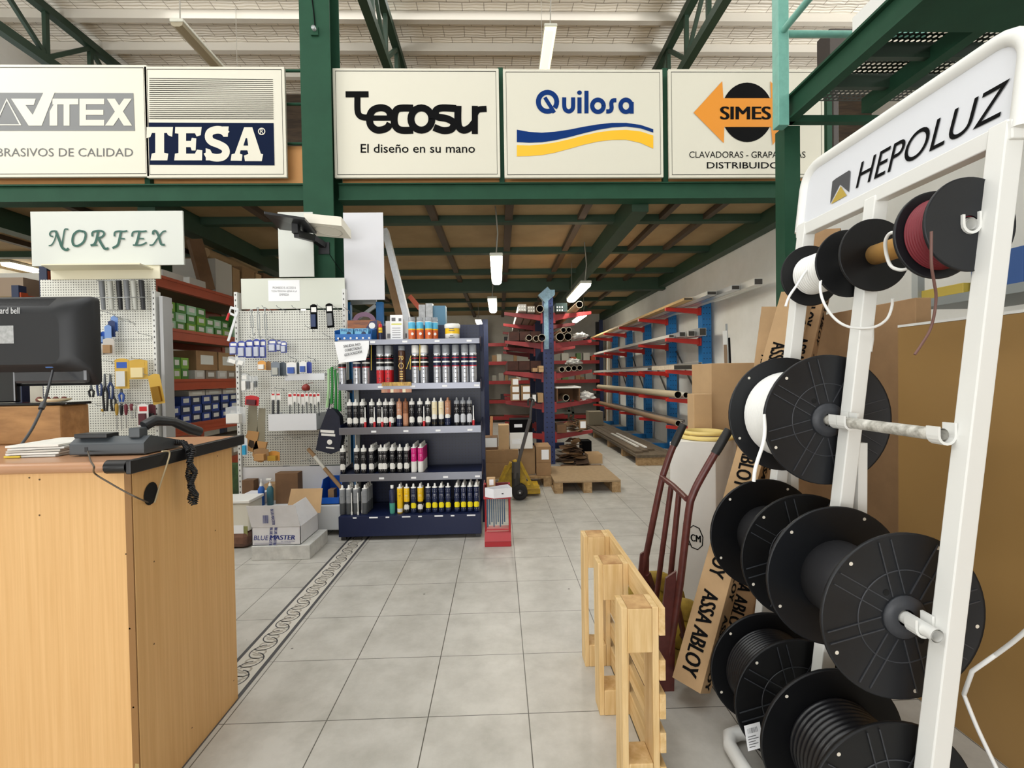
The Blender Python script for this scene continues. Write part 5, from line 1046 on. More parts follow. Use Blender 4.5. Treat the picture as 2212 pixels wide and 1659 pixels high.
# leaning tube
t=thing('leaning_tube',PY(735,1052,4.05),'brown cardboard tube with a white label leaning in front of the peg board','tube'); A=PY(666,970,4.22); B_=PY(738,1055,4.06); MB().tube([A,B_],.017,12).build('tube',card2,t); MB().tube([A.lerp(B_,.2),A.lerp(B_,.5)],.0176,12).build('wrap_label',mat('wrap_pale','c9c6bb',.5),t)
b=MB(); a=PY(494,1056,4.45); c_=PY(517,1000,4.45); b.box(a.x-.1,c_.x,4.45,4.49,0,c_.z); tag(b.build('green_sack',mat('sack_green','3f5a2c',.7,hex2='22331a',nscale=9),bev=.015),'dark green sack standing between the two peg board units','sack')
# ---- boxes on the floor before the unit
wx=mat('white_box','e6e6ea',.6,noise=.08,nscale=10); navt=mat('print_deep_blue','2b3a86',.5)
fx0,fx1=-1.872,-1.44
t=thing('flat_white_box',((fx0+fx1)/2,3.7,0),'flat white box lying on the floor under the white carton with blue print','box'); MB().box(fx0,fx1,3.505,3.87,0,.108).build('box',mat('scuffed_white','dcdcd8',.65,noise=.25,nscale=14),t,bev=.004)
t=thing('printed_carton',((fx0+fx1)/2,3.7,.109),'open white carton with blue capital letters on a flat white box','box')
x0,x1=PY(544,1150,3.52).x,PY(649,1150,3.52).x; y0,y1=3.52,3.86; z0=.109; z1=PY(600,1138,3.52).z
b=MB(); tk=.004
b.box(x0,x1,y0,y0+tk,z0,z1); b.box(x0,x1,y1-tk,y1,z0,z1); b.box(x0,x0+tk,y0,y1,z0,z1); b.box(x1-tk,x1,y0,y1,z0,z1); b.box(x0,x1,y0,y1,z0,z0+tk); b.build('carton',wx,t)
b=MB(); b.prism([(x0,y0,z1),(x1,y0,z1),(x1-.02,y0-.03,z1+.17),(x0-.02,y0-.03,z1+.17)],(0,-.003,0)); b.build('flap',wx,t)
b=MB(); b.prism([(x1,y0+.01,z1),(x1,y1-.01,z1),(x1-.09,y1-.02,z1+.14),(x1-.09,y0+.04,z1+.14)],(.003,0,0)); b.build('flap',wx,t)
b=MB(); b.prism([(x0+.1,y1,z1),(x1+.02,y1,z1),(x1+.02,y1+.06,z1+.19),(x0+.12,y1+.06,z1+.19)],(0,.004,0)); b.build('flap',kraft,t)
b=MB(); b.prism([(x0,y0+.02,z1),(x0,y1-.02,z1),(x0+.12,y1-.05,z1+.07),(x0+.12,y0+.06,z1+.07)],(-.003,0,0)); b.build('flap',card,t)
b=MB(); textY(b,'BLUE',548,1157,580,1167,y0-.001,bold=.03,shear=.15); textY(b,'MASTER',583,1156,637,1166,y0-.001,bold=.03,shear=.15); textY(b,'by CARMASTER',607,1168,637,1171,y0-.001); 
for yy in (1174,1176): p=PY(549,yy,y0-.001); q=PY(628,yy,y0-.001); b.box(p.x,q.x,y0-.0011,y0-.001,p.z,p.z+.0015)
for (a,c_) in (((583,1140),(581,1182)),((593,1140),(590,1180))): 
    o=PY(*a,y0-.0012); text(b,'BLUE-MASTER',o,PY(*c_,y0-.0012)-o,Vector((.022,0,0)),0,bold=.02)
o=PY(584,1100,y0-.036); text(b,'BLUE-MASTER',o,PY(588,1134,y0-.006)-o,Vector((.022,-.001,0)),0,bold=.02)
p=PY(568,1122,y0-.02)
for i in range(7): b.box(p.x+.006*i,p.x+.006*i+.003,y0-.0215,y0-.021,p.z-.03,p.z+.03)
b.build('lettering',navt,t,recalc=False)
t=thing('blue_bin',PY(712,1095,4.05),'blue open fronted plastic bin on the white base shelf','bin'); a=PY(690,1100,4.03); c_=PY(733,1052,4.03)
b=MB(); zb_=.2692; b.prism([(a.x,4.03,zb_),(c_.x,4.03,zb_),(c_.x,4.28,zb_),(a.x,4.28,zb_)],(0,0,.006)); b.prism([(a.x,4.03,zb_),(a.x,4.28,zb_),(a.x,4.28,zb_+.2),(a.x,4.12,zb_+.2),(a.x,4.03,zb_+.06)],(.005,0,0)); b.prism([(c_.x-.005,4.03,zb_),(c_.x-.005,4.28,zb_),(c_.x-.005,4.28,zb_+.2),(c_.x-.005,4.12,zb_+.2),(c_.x-.005,4.03,zb_+.06)],(.005,0,0)); b.box(a.x,c_.x,4.275,4.28,zb_,zb_+.2); b.box(a.x,c_.x,4.03,4.035,zb_,zb_+.06); b.build('tray',mat('bin_blue','1c5fc4',.35),t)
MB().box(a.x+.05,a.x+.10,4.10,4.18,zb_+.0065,zb_+.11).build('card_insert',card2,t)
# small goods on the base shelf and left of the carton
carton('small_white_box',PY(523,1080,4.05).x,PY(564,1080,4.05).x,4.05,4.2,.269,PY(540,1068,4.05).z,wx,'small white printed box behind the open white carton')
carton('open_brown_box',PY(560,1080,4.12).x,PY(596,1080,4.12).x,4.21,4.31,.269,PY(580,1046,4.2).z,card,'brown box standing behind the pump bottle')
a=PY(596,1064,4.1); c_=PY(644,1021,4.1); carton('tall_flap_box',a.x,c_.x,4.09,4.19,.269,c_.z,brown,'tall brown box rising behind the open white carton')
carton('slanted_brown_box',PY(521,1060,4.2).x,PY(547,1060,4.2).x,4.21,4.30,.269,PY(540,1038,4.2).z,brown,'dark brown box at the left end of the white base shelf')
for nm,px,ds,mm in (('glue_bottle',569,'blue glue bottle with pointed white nozzle',mat('bottle_blue','2c62b5',.35)),('pump_bottle',588,'teal bottle with a white pump',mat('bottle_teal','3a6b78',.35))):
    p=PY(px,1090,4.1); t=thing(nm,(p.x,4.07,.269),ds+' on the white base shelf','bottle'); b=MB(); 
    b.lathe([(.001,0),(.026,0),(.027,.14),(.012,.165)],(p.x,4.07,.269),'Z',16); b.build('body',mm,t); b=MB(); b.lathe([(.013,.165),(.012,.18),(.004,.20 if nm=='glue_bottle' else .19),(.003,.225),(0,.226)],(p.x,4.07,.269),'Z',12)
    if nm=='pump_bottle': b.obox((p.x-.03,4.07,.269+.222),(p.x+.016,4.07,.269+.222),.02,.014)
    b.build('cap',cwhite,t)
t=thing('lidded_tub',(PY(524,1150,3.9).x,3.85,0),'white lidded tub with a hanging paper beside the counter','tub'); a=PY(500,1150,3.78); c_=PY(541,1150,3.78)
MB().box(a.x-.12,c_.x-.01,3.78,4.0,.135,.36).build('tub',mat('tub_cream','d9d6c9',.5),t,bev=.01); MB().box(a.x-.13,c_.x,3.77,4.008,.362,.385).build('lid',cwhite,t,bev=.004); b=MB(); p=PY(505,1135,3.776); q=PY(527,1170,3.776); b.box(p.x,q.x,3.772,3.776,q.z,p.z); b.build('paper_sheet',paper,t); b=MB(); p=PY(519,1138,3.77); q=PY(534,1160,3.77); b.box(p.x+.02,q.x,3.7755,3.779,q.z,p.z); b.build('olive_label',mat('olive','8b8c55',.6),t)
b=MB(); a=PY(495,1175,3.76); c_=PY(536,1175,3.76); b.box(a.x-.12,c_.x,3.76,4.0,.001,.132); tag(b.build('brown_sack',mat('sack_brown','7d5745',.4,hex2='4f342a',nscale=9),bev=.04),'brown plastic wrapped bundle under the white lidded tub','bundle')
# ================================================================ orange racking left of the centre
def orange_rack(nm,X,y0,y1,depth,levels,label,hh=2.6):
    t=thing(nm,(X-depth/2,(y0+y1)/2,0),label,'racking')
    for yy in (y0,y1):
        for x in (X-.03,X-depth+.03):
            MB().box(x-.04,x+.03,yy-.04,yy+.04,0,hh).build('upright',mat('rack_navy','26304a',.5),t)
    for z in levels:
        for x in (X-.001,X-depth+.05):
            b=MB(); b.box(x-.045,x,y0+.042,y1-.042,z-.115,z); b.box(x,x+.010,y0+.042,y1-.042,z-.03,z); b.box(x,x+.010,y0+.042,y1-.042,z-.115,z-.085); b.box(x-.012,x+.014,y0-.03,y0+.041,z-.19,z+.02); b.box(x-.012,x+.014,y1-.041,y1+.03,z-.19,z+.02); b.build('beam',orange,t)
        MB().box(X-depth+.012,X-.05,y0+.045,y1-.045,z-.03,z-.006).build('shelf_board',mat('rack_board','7c6a4c',.8,noise=.2,nscale=4),t)
    return t
LV=[2.385,1.885,1.375,.905,.42]
orange_rack('pallet_rack',-3.27,4.52,7.25,1.0,LV,'orange beamed racking full of boxes seen between the two peg boards')
orange_rack('pallet_rack',-4.85,4.9,7.7,1.0,[2.26,1.7,1.1,.5],'orange beamed racking at the far left behind the screen',2.35)
random.seed(21)
gb=mat('box_green','4b8a3a',.55); gl=mat('box_mint','a9d3b4',.55); gl2=mat('box_lime','7cae3c',.55); bb=mat('box_blue','1c3c8c',.5); bb2=mat('box_dark_blue','172a55',.5); bw=mat('box_grey_white','c9c7c0',.6); lab_=mat('box_label','dfe2de',.6)
def sbox(nm,X,y0,y1,z0,h,d,mm,label,group,lab=True):
    """box on a rack shelf, its short end towards the aisle (+X)"""
    t=thing(nm,(X-d/2,(y0+y1)/2,z0),label,'box',group); MB().box(X-d,X,y0,y1,z0,z0+h).build('carton',mm,t)
    if lab: MB().box(X+.0003,X+.0012,y0+(y1-y0)*.2,y1-(y1-y0)*.2,z0+h*.3,z0+h*.78).build('label',lab_,t)
def wall_of(z,y0,y1,rows,w,h,d,mats,nm,what,shelf,group,X=-3.335,drop=()):
    for r in range(rows):
        y=y0; i=0
        while y+w<y1:
            ww=w*random.uniform(.88,1.0); 
            if (r,i) not in drop:
                m_=mats[(i*3+r*5)%len(mats)]; sbox(nm,X-random.uniform(0,.02),y,y+ww,z+.0+r*(h+.001),h,d,m_,'%s, %s from near post, row %s on the %s'%(what,ORD[i],('one','two','three','four')[r],shelf),group)
            y+=w+.006; i+=1
S_=[z-.0055 for z in LV]
wall_of(S_[1],4.62,5.95,3,.155,.095,.3,[gb,gl2,gb,gl],'green_box','green hinge box','green shelf','green boxes on the racking',drop=((2,5),(2,6),(2,7)))
wall_of(S_[1],5.97,7.1,2,.26,.14,.3,[gl,gl,gb],'mint_box','pale green carton','green shelf','pale green cartons on the racking',drop=((1,3),))
wall_of(S_[3],4.62,7.1,3,.17,.095,.32,[bb,bb2,bb,bb2],'blue_box','blue box with white label','blue shelf','blue boxes on the racking',drop=((2,0),(2,1),(2,11),(2,12),(2,13)))
wall_of(S_[3]+.289,5.1,6.3,1,.30,.06,.3,[bw],'grey_box','pale grey flat box','blue boxes','pale boxes above the blue ones')
wall_of(S_[2],4.62,5.2,2,.12,.115,.3,[gl2,gb],'green_box','small green box','middle shelf','small green boxes on the middle shelf')
wall_of(S_[2],5.22,7.0,1,.19,.10,.3,[bw,mat('box_grey_brown','8f8272',.7)],'grey_box','grey box','middle shelf','grey boxes on the middle shelf')
wall_of(S_[2]+.102,5.24,7.0,1,.42,.22,.34,[card2,card],'brown_carton','brown carton','middle shelf','brown cartons on the middle shelf')
wall_of(S_[4],4.62,7.1,2,.24,.12,.34,[mat('box_old_white','aaa698',.7),mat('box_grey_brown','8f8272',.7)],'dull_box','dull white box','lowest visible shelf','dull boxes on the lowest visible shelf')
for i,(y,w,h,m_,ds) in enumerate(((4.75,.3,.09,bw,'flat grey'),(5.15,.28,.10,bw,'flat white'),(5.62,.34,.42,mat('box_white_grey','cfccc6',.6),'tall whitish'),(5.98,.16,.40,card,'narrow brown'),(6.2,.30,.46,card2,'tall brown'),(6.55,.14,.45,kraft,'narrow pale brown'),(6.75,.32,.50,brown,'tall dark brown'))):
    sbox('top_carton',-3.335,y,y+w,S_[0],h,.5,m_,'%s carton, %s from the near post on the top shelf of the racking'%(ds,ORD[i]),'cartons on the top shelf',lab=False)
t=long_box('leaning_carton',(-3.36,5.5,2.40),(-3.42,5.38,2.95),.13,'brown carton post leaning on the top shelf beside the white header board',brown)
t['group']='cartons on the top shelf'
b=MB(); b.tube([(-3.62,5.9,2.944),(-3.62,7.05,2.944)],.06,12); tag(b.build('carton_tube',kraft,loc=(-3.62,6.4,S_[0])),'pale cardboard tube lying across the top of the racking','tube')
for i,(y,w,h,m_,ds) in enumerate(((4.98,.22,.2,mat('wrap_brown','8d7a66',.5),'brown'),(5.22,.24,.3,mat('wrap_pale','c9c6bb',.5),'pale'),(5.5,.2,.2,mat('wrap_sage','aab08d',.5),'sage'),(5.72,.3,.34,mat('wrap_white','c7c8ca',.3),'white wrapped'),(6.05,.3,.3,mat('wrap_white','c7c8ca',.3),'white wrapped'),(6.4,.3,.25,mat('wrap_brown','8d7a66',.5),'brown'))):
    sbox('wrapped_pack',-4.92,y,y+w,2.2545,h,.5,m_,'%s pack, %s from the near post on the far left racking'%(ds,ORD[i]),'packs on the far left racking',lab=False)

# blue rack post and profiles behind the navy display
struct_none=None
t=thing('blue_rack_frame',(-1.35,4.75,0),'blue perforated rack frame with pale braces behind the navy display','racking')
p=PY(821,670,4.75); b=MB(); b.box(p.x-.035,p.x+.03,4.73,4.79,0,2.12); b.build('upright',blue,t)
q=PY(758,665,4.75); b=MB(); b.box(q.x-.05,q.x,4.73,4.79,0,2.12); b.build('upright',blue,t)
b=MB(); b.obox((q.x,4.76,PY(780,652,4.75).z),(p.x-.036,4.76,PY(780,652,4.75).z),.04,.05); b.build('brace',galv,t); b=MB(); b.obox(PY(772,690,4.76),PY(812,660,4.76),.03,.035); b.build('brace',galv,t)
t=thing('leaning_board',PY(870,690,4.7),'long white polystyrene board leaning with its top beside the white panel','board'); A=PY(880,690,4.90); B_=PY(832,497,4.96); A2=A+(A-B_)*1.95; A2.z=max(A2.z,.01)
b=MB(); b.obox(A2,B_,.06,.1,up=(0,1,0)); b.build('slab',mat('styrofoam','e9ebee',.7,noise=.12,nscale=40),t)
t=thing('leaning_board',PY(850,690,4.7),'long brown cardboard strip leaning behind the white polystyrene board','board'); A=PY(868,690,5.03); B_=PY(834,560,5.09); A2=A+(A-B_)*2.6; b=MB(); b.obox(A2,B_,.10,.03,up=(0,1,0)); b.build('strip',card2,t)
t=thing('leaning_profile',PY(925,690,4.75),'thin rust red profile leaning behind the spray cans','profile'); b=MB(); A=PY(922,684,5.08); B_=PY(885,640,5.10); b.obox(A+(A-B_)*2.2,B_,.05,.04,up=(0,1,0)); b.build('bar',orange,t)
for i,(x0,x1,y0,ds) in enumerate(((905,918,658,'left'),(920,934,655,'right'))):
    a=PY(x0,700,4.56); c_=PY(x1,y0,4.56); b=MB(); b.box(a.x,c_.x,4.56,4.64,0,c_.z); tag(b.build('profile_bundle',mat('bundle_clear','b9bbbc',.3,noise=.3,nscale=30)),'%s of two grey wrapped profile bundles standing behind the spray cans'%ds,'bundle','wrapped bundles behind the display')
a=PY(935,690,4.6); c_=PY(962,660,4.6); b=MB(); b.box(a.x+.004,c_.x,4.60,4.72,0,c_.z); tag(b.build('blue_case',mat('case_blue','4f7f9a',.45)),'tall grey blue case behind the white lidded tub','case')
# thin blue rack corner right of the display, far behind
t=thing('far_rack',(1.3,13.85,0),'red shelved racking with navy posts against the back wall','racking')
for x in (-.36,3.0): 
    for y in (13.55,14.05): MB().box(x-.05,x+.05,y-.04,y+.04,0,2.95).build('upright',navyr if y<13.8 else dark,t)
BL=[2.32,1.78,1.22,.66,.18]
for z in BL:
    b=MB(); b.box(-.30,2.94,13.52,13.56,z-.10,z); b.build('beam',redp,t); b=MB(); b.box(-.30,2.94,13.565,14.1,z-.02,z); b.build('shelf_board',mat('far_board','6d4a36',.7),t)
random.seed(33)
far_m=[mat('far_white','c6c3b8',.6),mat('far_grey','8d8a80',.6),mat('far_green','5d7d4a',.6),mat('far_brown','8f6f4e',.7),mat('far_black','26262a',.5),mat('far_orange','b5572e',.6)]
for li,z in enumerate(BL[:4]):
    x=-.2; k=0
    while x<2.85 and k<19:
        w=random.uniform(.07,.22); h=random.uniform(.07,.25); 
        if random.random()<.8:
            o=MB().box(x,x+w,13.6,13.85,z+.001,z+h).build('shelf_box',random.choice(far_m[:5] if li!=1 else far_m),loc=(x+w/2,13.7,z)); tag(o,'small box, %s from left on the %s shelf of the far red racking'%(ORD[k],('top','second','third','lowest')[li]),'box','small boxes on the far red racking')
            k+=1
        x+=w+random.uniform(.005,.08)
# navy upright seen right of the display
b=MB(); p=PY(1049,760,9.4); b.box(p.x-.055,p.x+.055,9.4,9.5,0,PY(1049,690,9.4).z); tag(b.build('rack_post',navyr),'dark navy rack post just right of the navy display','post')
b=MB(); p=PZ(1062,1000,0); b.obox(PY(1062,900,6.0),PY(1060,985,5.75),.035,.03); b.obox(PY(1060,985,5.75),Vector((PY(1060,985,5.75).x-.0,5.6,.0)),.035,.03); tag(b.build('broom_handle',mat('handle_wood','a8743f',.6)),'wooden handle leaning beside the navy rack post','handle')

# ================================================================ centre cantilever rack
t=thing('cantilever_rack',(.755,7.1,0),'navy double sided cantilever rack with red arms in the middle aisle','racking'); CR=t
LZ=[2.27,1.84,1.38,.92,.46]
holem=dots('navy_post','2b3969','121830',.075,.011)
for n_,yy in enumerate((7.03,8.55,10.1)):
    b=MB(); b.box(.675,.835,yy,yy+.10,0,2.56 if n_==0 else 2.45); b.build('column',holem if n_==0 else navyr,t)
    b=MB(); b.box(.32,1.19,yy+.02,yy+.09,0,.10) if n_ else b.box(.676,.834,yy+.101,yy+.5,0,.10); b.build('base',navyr,t)
    for z in LZ:
        for s in (-1,1):
            xa=.755+s*.081; xb=.755+s*.66; b=MB(); b.prism([(xa,yy+.02,z-.09),(xb,yy+.02,z+.005),(xb,yy+.02,z+.05),(xa,yy+.02,z)],(0,.06,0)); b.box(min(xa,xa+s*.03),max(xa,xa+s*.03),yy+.0,yy+.1,z-.13,z+.03); b.build('arm',redp,t)
b=MB(); b.obox((.66,7.02,2.50),(.80,7.02,2.62),.1,.16); b.box(.70,.86,7.0,7.12,2.565,2.64); b.box(.69,.76,7.015,7.028,1.75,2.55); b.build('torn_wrap',mat('wrap_blue','8fb3c9',.35,noise=.3,nscale=30),t)
def pipe(x,z,r,y0,y1,mm,label,group,thin=.006,name='pipe'):
    b=MB(); b.tube([(x,y0,z),(x,y1,z)],r,16,cap=False); b.tube([(x,y0,z),(x,y1,z)],r-thin,16,m=1,cap=False)
    for k in range(16):
        a,c_=2*PI*k/16,2*PI*(k+1)/16; b.add([(x+rr*math.cos(q),y0,z+rr*math.sin(q)) for rr,q in ((r,a),(r,c_),(r-thin,c_),(r-thin,a))],[(0,1,2,3)],2)
    return tag(b.build(name,[mm,mat('pipe_inside','2a211b',.8),mat('pipe_end','c8bda9',.6)],loc=(x,y0,z),recalc=False),label,'pipe',group)
def arm_top(z,x): return z+.05*min(1,max(0,(abs(x-.755)-.081)/.58))+.002
pb=mat('pipe_brown','8d7358',.6); pt=mat('pipe_tan','b08a63',.6)
G='pipes on the centre rack'
for i,(x,lv,r,mm,y0,ds) in enumerate(((.45,1,.045,pvc,6.85,'grey pipe, left one on the second level'),(.56,1,.045,pvc,6.88,'grey pipe, middle left on the second level'),(.635,1,.055,pb,6.80,'large brown pipe beside the post on the second level'),
    (.905,1,.062,pb,6.80,'large brown pipe right of the post on the second level'),(1.03,1,.058,pb,6.86,'second brown pipe right of the post on the second level'),(.96,1,.04,pt,6.84,'small tan pipe stacked above the brown ones'),(1.05,1,.04,pt,6.90,'upper small tan pipe stacked right of the other'),
    (.93,2,.042,pvc,6.84,'pale pipe, first right of the post on the third level'),(1.02,2,.042,pvc,6.80,'pale pipe, second right of the post on the third level'),(1.11,2,.042,pb,6.84,'brown pipe, third right of the post on the third level'),(1.2,2,.04,pb,6.88,'brown pipe, last right of the post on the third level'),
    (1.16,0,.05,pt,6.6,'tan tube sticking out on the top level at right'),(.62,0,.055,pb,6.86,'brown pipe left of the post on the top level'))):
    z=arm_top(LZ[lv],x)+r+.004
    if 'stacked' in ds: z=arm_top(LZ[1],x)+.165
    pipe(x,z,r,y0,7.19 if (x<.66 and lv==1) else 10.3,mm,ds+' of the centre rack',G)
for i,(x0,x1,lv,h,y0,mm,ds) in enumerate(((.30,.42,0,.10,6.9,mat('profile_white','d9d6cf',.4,noise=.4,nscale=40),'bundle of white profiles on the top left arms'),(.44,.55,0,.09,6.95,mat('profile_white2','c2bcb0',.45,noise=.4,nscale=40),'second bundle of pale profiles on the top left arms'),(.86,1.03,0,.13,6.9,mat('bundle_dark_green','2a3f3d',.4,noise=.4,nscale=30),'dark green wrapped bundle with white ends on the top right arms'))):
    z=arm_top(LZ[lv],(x0+x1)/2)+.012; b=MB(); b.box(x0,x1,y0,10.2,z,z+h)
    for k in range(6): b.box(x0+.012+k%3*.036,x0+.030+k%3*.036,y0-.004,y0-.001,z+.012+(k//3)*.045,z+.035+(k//3)*.045,1)
    tag(b.build('profile_bundle',[mm,cwhite],loc=((x0+x1)/2,y0,z)),ds,'bundle','profile bundles on the centre rack')
drb=mat('bundle_brown','5a3327',.7,hex2='3b211a',nscale=6)
for i,(lv,x0,x1,h,ds) in enumerate(((0,.16,.66,.17,'top'),(1,.13,.66,.20,'second'))):
    z=LZ[lv]-.13-h; b=MB(); zz=arm_top(LZ[lv+1],(x0+x1)/2)+.26
    # long brown cartons resting on the arms below, behind the first post
    for k in range(3): b=MB(); w=(x1-x0)/3; zt_=arm_top(LZ[lv+1],x0)+.012; tag(MB().box(x0+k*w+.004,x0+(k+1)*w-.004,7.2,10.4,zt_+.0,zt_+.14).build('long_bundle',drb,loc=(x0+k*w,7.2,zt_)),'long brown carton, %s from left, on the arms below the %s level'%(ORD[k],ds),'carton','long cartons on the centre rack')
carton('white_label_carton',.17,.30,6.9,7.25,arm_top(LZ[3],.2)+.02,arm_top(LZ[3],.2)+.13,card2,'brown carton with white label, lowest left of the stack on red arms',group='white labelled cartons',sticker=(.2,.95,.15,.9))
z0=arm_top(LZ[3],.2)+.131
carton('white_label_carton',.17,.30,6.92,7.25,z0,z0+.11,card2,'brown carton with white label, middle of the left stack',group='white labelled cartons',sticker=(.2,.95,.15,.9))
carton('white_label_carton',.18,.29,6.92,7.2,z0+.111,z0+.225,card2,'brown carton with white label, top of the left stack',group='white labelled cartons',sticker=(.2,.95,.15,.9))
for k in (0,1): carton('white_label_carton',.325,.46,6.9,7.25,z0-.111+k*.112,z0-.111+k*.112+.111,card2,'brown carton with white label, %s of the right stack'%('lower','upper')[k],group='white labelled cartons',sticker=(.2,.95,.15,.9))
carton('small_carton',.48,.56,6.95,7.2,arm_top(LZ[3],.5)+.018,arm_top(LZ[3],.5)+.14,black,'small dark carton with a white label on the red arms',sticker=(.2,.85,.1,.9))
carton('small_carton',.575,.66,6.95,7.2,arm_top(LZ[3],.6)+.018,arm_top(LZ[3],.6)+.16,card,'small brown carton next to the navy post on the red arms')
carton('tan_sleeve',.50,.575,6.9,7.18,arm_top(LZ[2],.52)+.012,arm_top(LZ[2],.52)+.07,pt,'tan sleeve lying left of the post on the third level')
for k in (0,1): carton('tan_sleeve',.59,.665,6.9,7.18,arm_top(LZ[2],.6)+.012+k*.05,arm_top(LZ[2],.6)+.06+k*.05,kraft,'%s pale carton left of the post on the third level'%('lower','upper')[k],group='pale cartons by the post')
b=MB(); z=arm_top(LZ[3],1.0)+.02; b.box(.85,1.22,6.9,7.5,z+.20,z+.225,1); b.box(.86,.875,6.92,7.5,z,z+.199); b.box(1.19,1.205,6.92,7.5,z,z+.199); b.box(.876,1.189,7.48,7.5,z,z+.199); tag(b.build('open_crate',[brown,cwhite],loc=(1.03,7.2,z)),'open brown crate with a white lid on the right red arms','crate')
pipe(1.0,z+.055,.05,6.95,7.45,pb,'short pipe inside the open crate on the right red arms',G)
def scrap(nm,c,s,n,mm,label,cat,seed):
    """torn flat pieces thrown on a heap"""
    random.seed(seed); b=MB()
    for k in range(n):
        f=k/n; w=s[0]*random.uniform(.35,.75)*(1-.5*f); d=s[1]*random.uniform(.35,.7)*(1-.5*f); h=s[2]*f
        R=Matrix.Rotation(random.uniform(0,6.28),3,'Z')@Matrix.Rotation(random.uniform(-.55,.55)*(.25+f),3,'X')@Matrix.Rotation(random.uniform(-.5,.5)*(.25+f),3,'Y')
        o=Vector((c[0]+random.uniform(-.4,.4)*s[0]*(1-f*.6),c[1]+random.uniform(-.4,.4)*s[1]*(1-f*.6),c[2]+h+.006))
        P=[R@Vector((x*w*random.uniform(.7,1.1),y*d*random.uniform(.7,1.1),0)) for x,y in ((-.5,-.5),(0,-.6),(.5,-.5),(.55,.1),(.5,.5),(-.1,.55),(-.5,.45))]
        m0=min(p.z for p in P); lift=max(0,c[2]+.002-(o.z+m0)); b.prism([o+p+Vector((0,0,lift)) for p in P],(0,0,.004),m=k%3)
    o=b.build(nm,[brown,card2,mat('torn_dark','4c3828',.9)],loc=c); tag(o,label,cat,kind='stuff'); return o
def crumple(nm,c,s,mm,label,cat,seed=1,sub=4):
    import bmesh
    random.seed(seed); bm=bmesh.new(); bmesh.ops.create_icosphere(bm,subdivisions=sub,radius=1)
    me=bpy.data.meshes.new(nm)
    from mathutils import noise as _nz
    for v in bm.verts:
        k=1+.55*_nz.noise(v.co*2.1+Vector((seed*3.1,0,0)))+.22*_nz.noise(v.co*5.3+Vector((0,seed*2.7,0))); v.co=Vector((v.co.x*s[0]*k,v.co.y*s[1]*k,max(v.co.z,-.55)*s[2]*k))
    mn=min(v.co.z for v in bm.verts)
    for v in bm.verts: v.co.z-=mn
    bm.to_mesh(me); bm.free(); me.polygons.foreach_set('use_smooth',[True]*len(me.polygons)); me.materials.append(mm); o=bpy.data.objects.new(nm,me); COL.objects.link(o); o.location=c; return tag(o,label,cat)
wrapw=mat('wrap_white_film','d6d4d0',.25,noise=.2,nscale=30)
crumple('plastic_wrap',(1.22,6.95,arm_top(LZ[1],1.2)+.012),(.10,.2,.05),wrapw,'crumpled white plastic wrap on the second right arm','wrap',3)
crumple('plastic_wrap',(1.12,6.93,arm_top(LZ[2],1.1)+.10),(.11,.2,.05),wrapw,'crumpled clear plastic bag over the pale pipes','wrap',4)
crumple('plastic_wrap',(1.30,6.95,arm_top(LZ[3],1.3)+.012),(.10,.2,.07),wrapw,'crumpled white plastic beside the open crate','wrap',5)
scrap('torn_paper',(1.10,6.98,arm_top(LZ[4],1.1)+.012),(.34,.3,.22),16,brown,'crumpled brown paper heap on the lowest right arms','paper',6)
b=MB(); z=arm_top(LZ[4],1.0)+.012; b.box(.86,1.0,6.92,7.3,z,z+.12); tag(b.build('brown_sleeve',brown,loc=(.93,7.1,z)),'brown square sleeve beside the post on the lowest right arms','sleeve')
carton('tagged_bag',1.17,1.27,6.78,6.85,.56,.68,card2,'tilted brown pack with white label on the lowest right arms',sticker=(.1,.9,.1,.9))
for i,(x0,x1,y0,y1,z0_,z1_,mm,ds) in enumerate(((.86,1.32,6.95,7.25,.104,.40,brown,'crushed brown carton heap right of the navy post'),(1.33,1.55,7.0,7.3,.0,.14,kraft,'pale carton on the floor right of the crushed cartons'),(1.30,1.45,7.32,7.6,.0,.30,ink,'black box with white band behind the pale carton'))):
    if i==0: scrap('torn_cardboard',(1.10,7.08,.002),(.46,.42,.36),34,brown,'heap of torn brown cardboard right of the navy post','cardboard',8)
    else: carton('floor_carton',x0,x1,y0,y1,z0_,z1_,mm,ds,sticker=(.1,.9,.1,.35) if i==2 else None)
b=MB(); b.prism([(.87,6.72,.001),(1.42,6.70,.001),(1.50,6.86,.001),(.9,6.90,.001)],(0,0,.012)); tag(b.build('flat_cardboard',brown,loc=(1.1,6.8,0)),'flattened brown cardboard on the floor before the crushed heap','cardboard')
# ================================================================ chipboard topped pallet on the floor
t=thing('pallet_platform',(.99,5.8,0),'low pallet with grey brown sheet top standing in the aisle','pallet')
px0,px1,py0,py1=.61,1.375,5.27,6.15
MB().box(px0,px1,py0,py1,.121,.142).build('top_sheet',chip,t,bev=.003)
for x in (px0,px0+.335,px1-.10):
    for y in (py0+.002,py0+.39,py1-.12): MB().box(x,x+.10,y,y+.12,.021,.120).build('block',pale,t,bev=.003)
    MB().box(x,x+.1,py0+.002,py1,0,.0205).build('runner_board',pale,t)
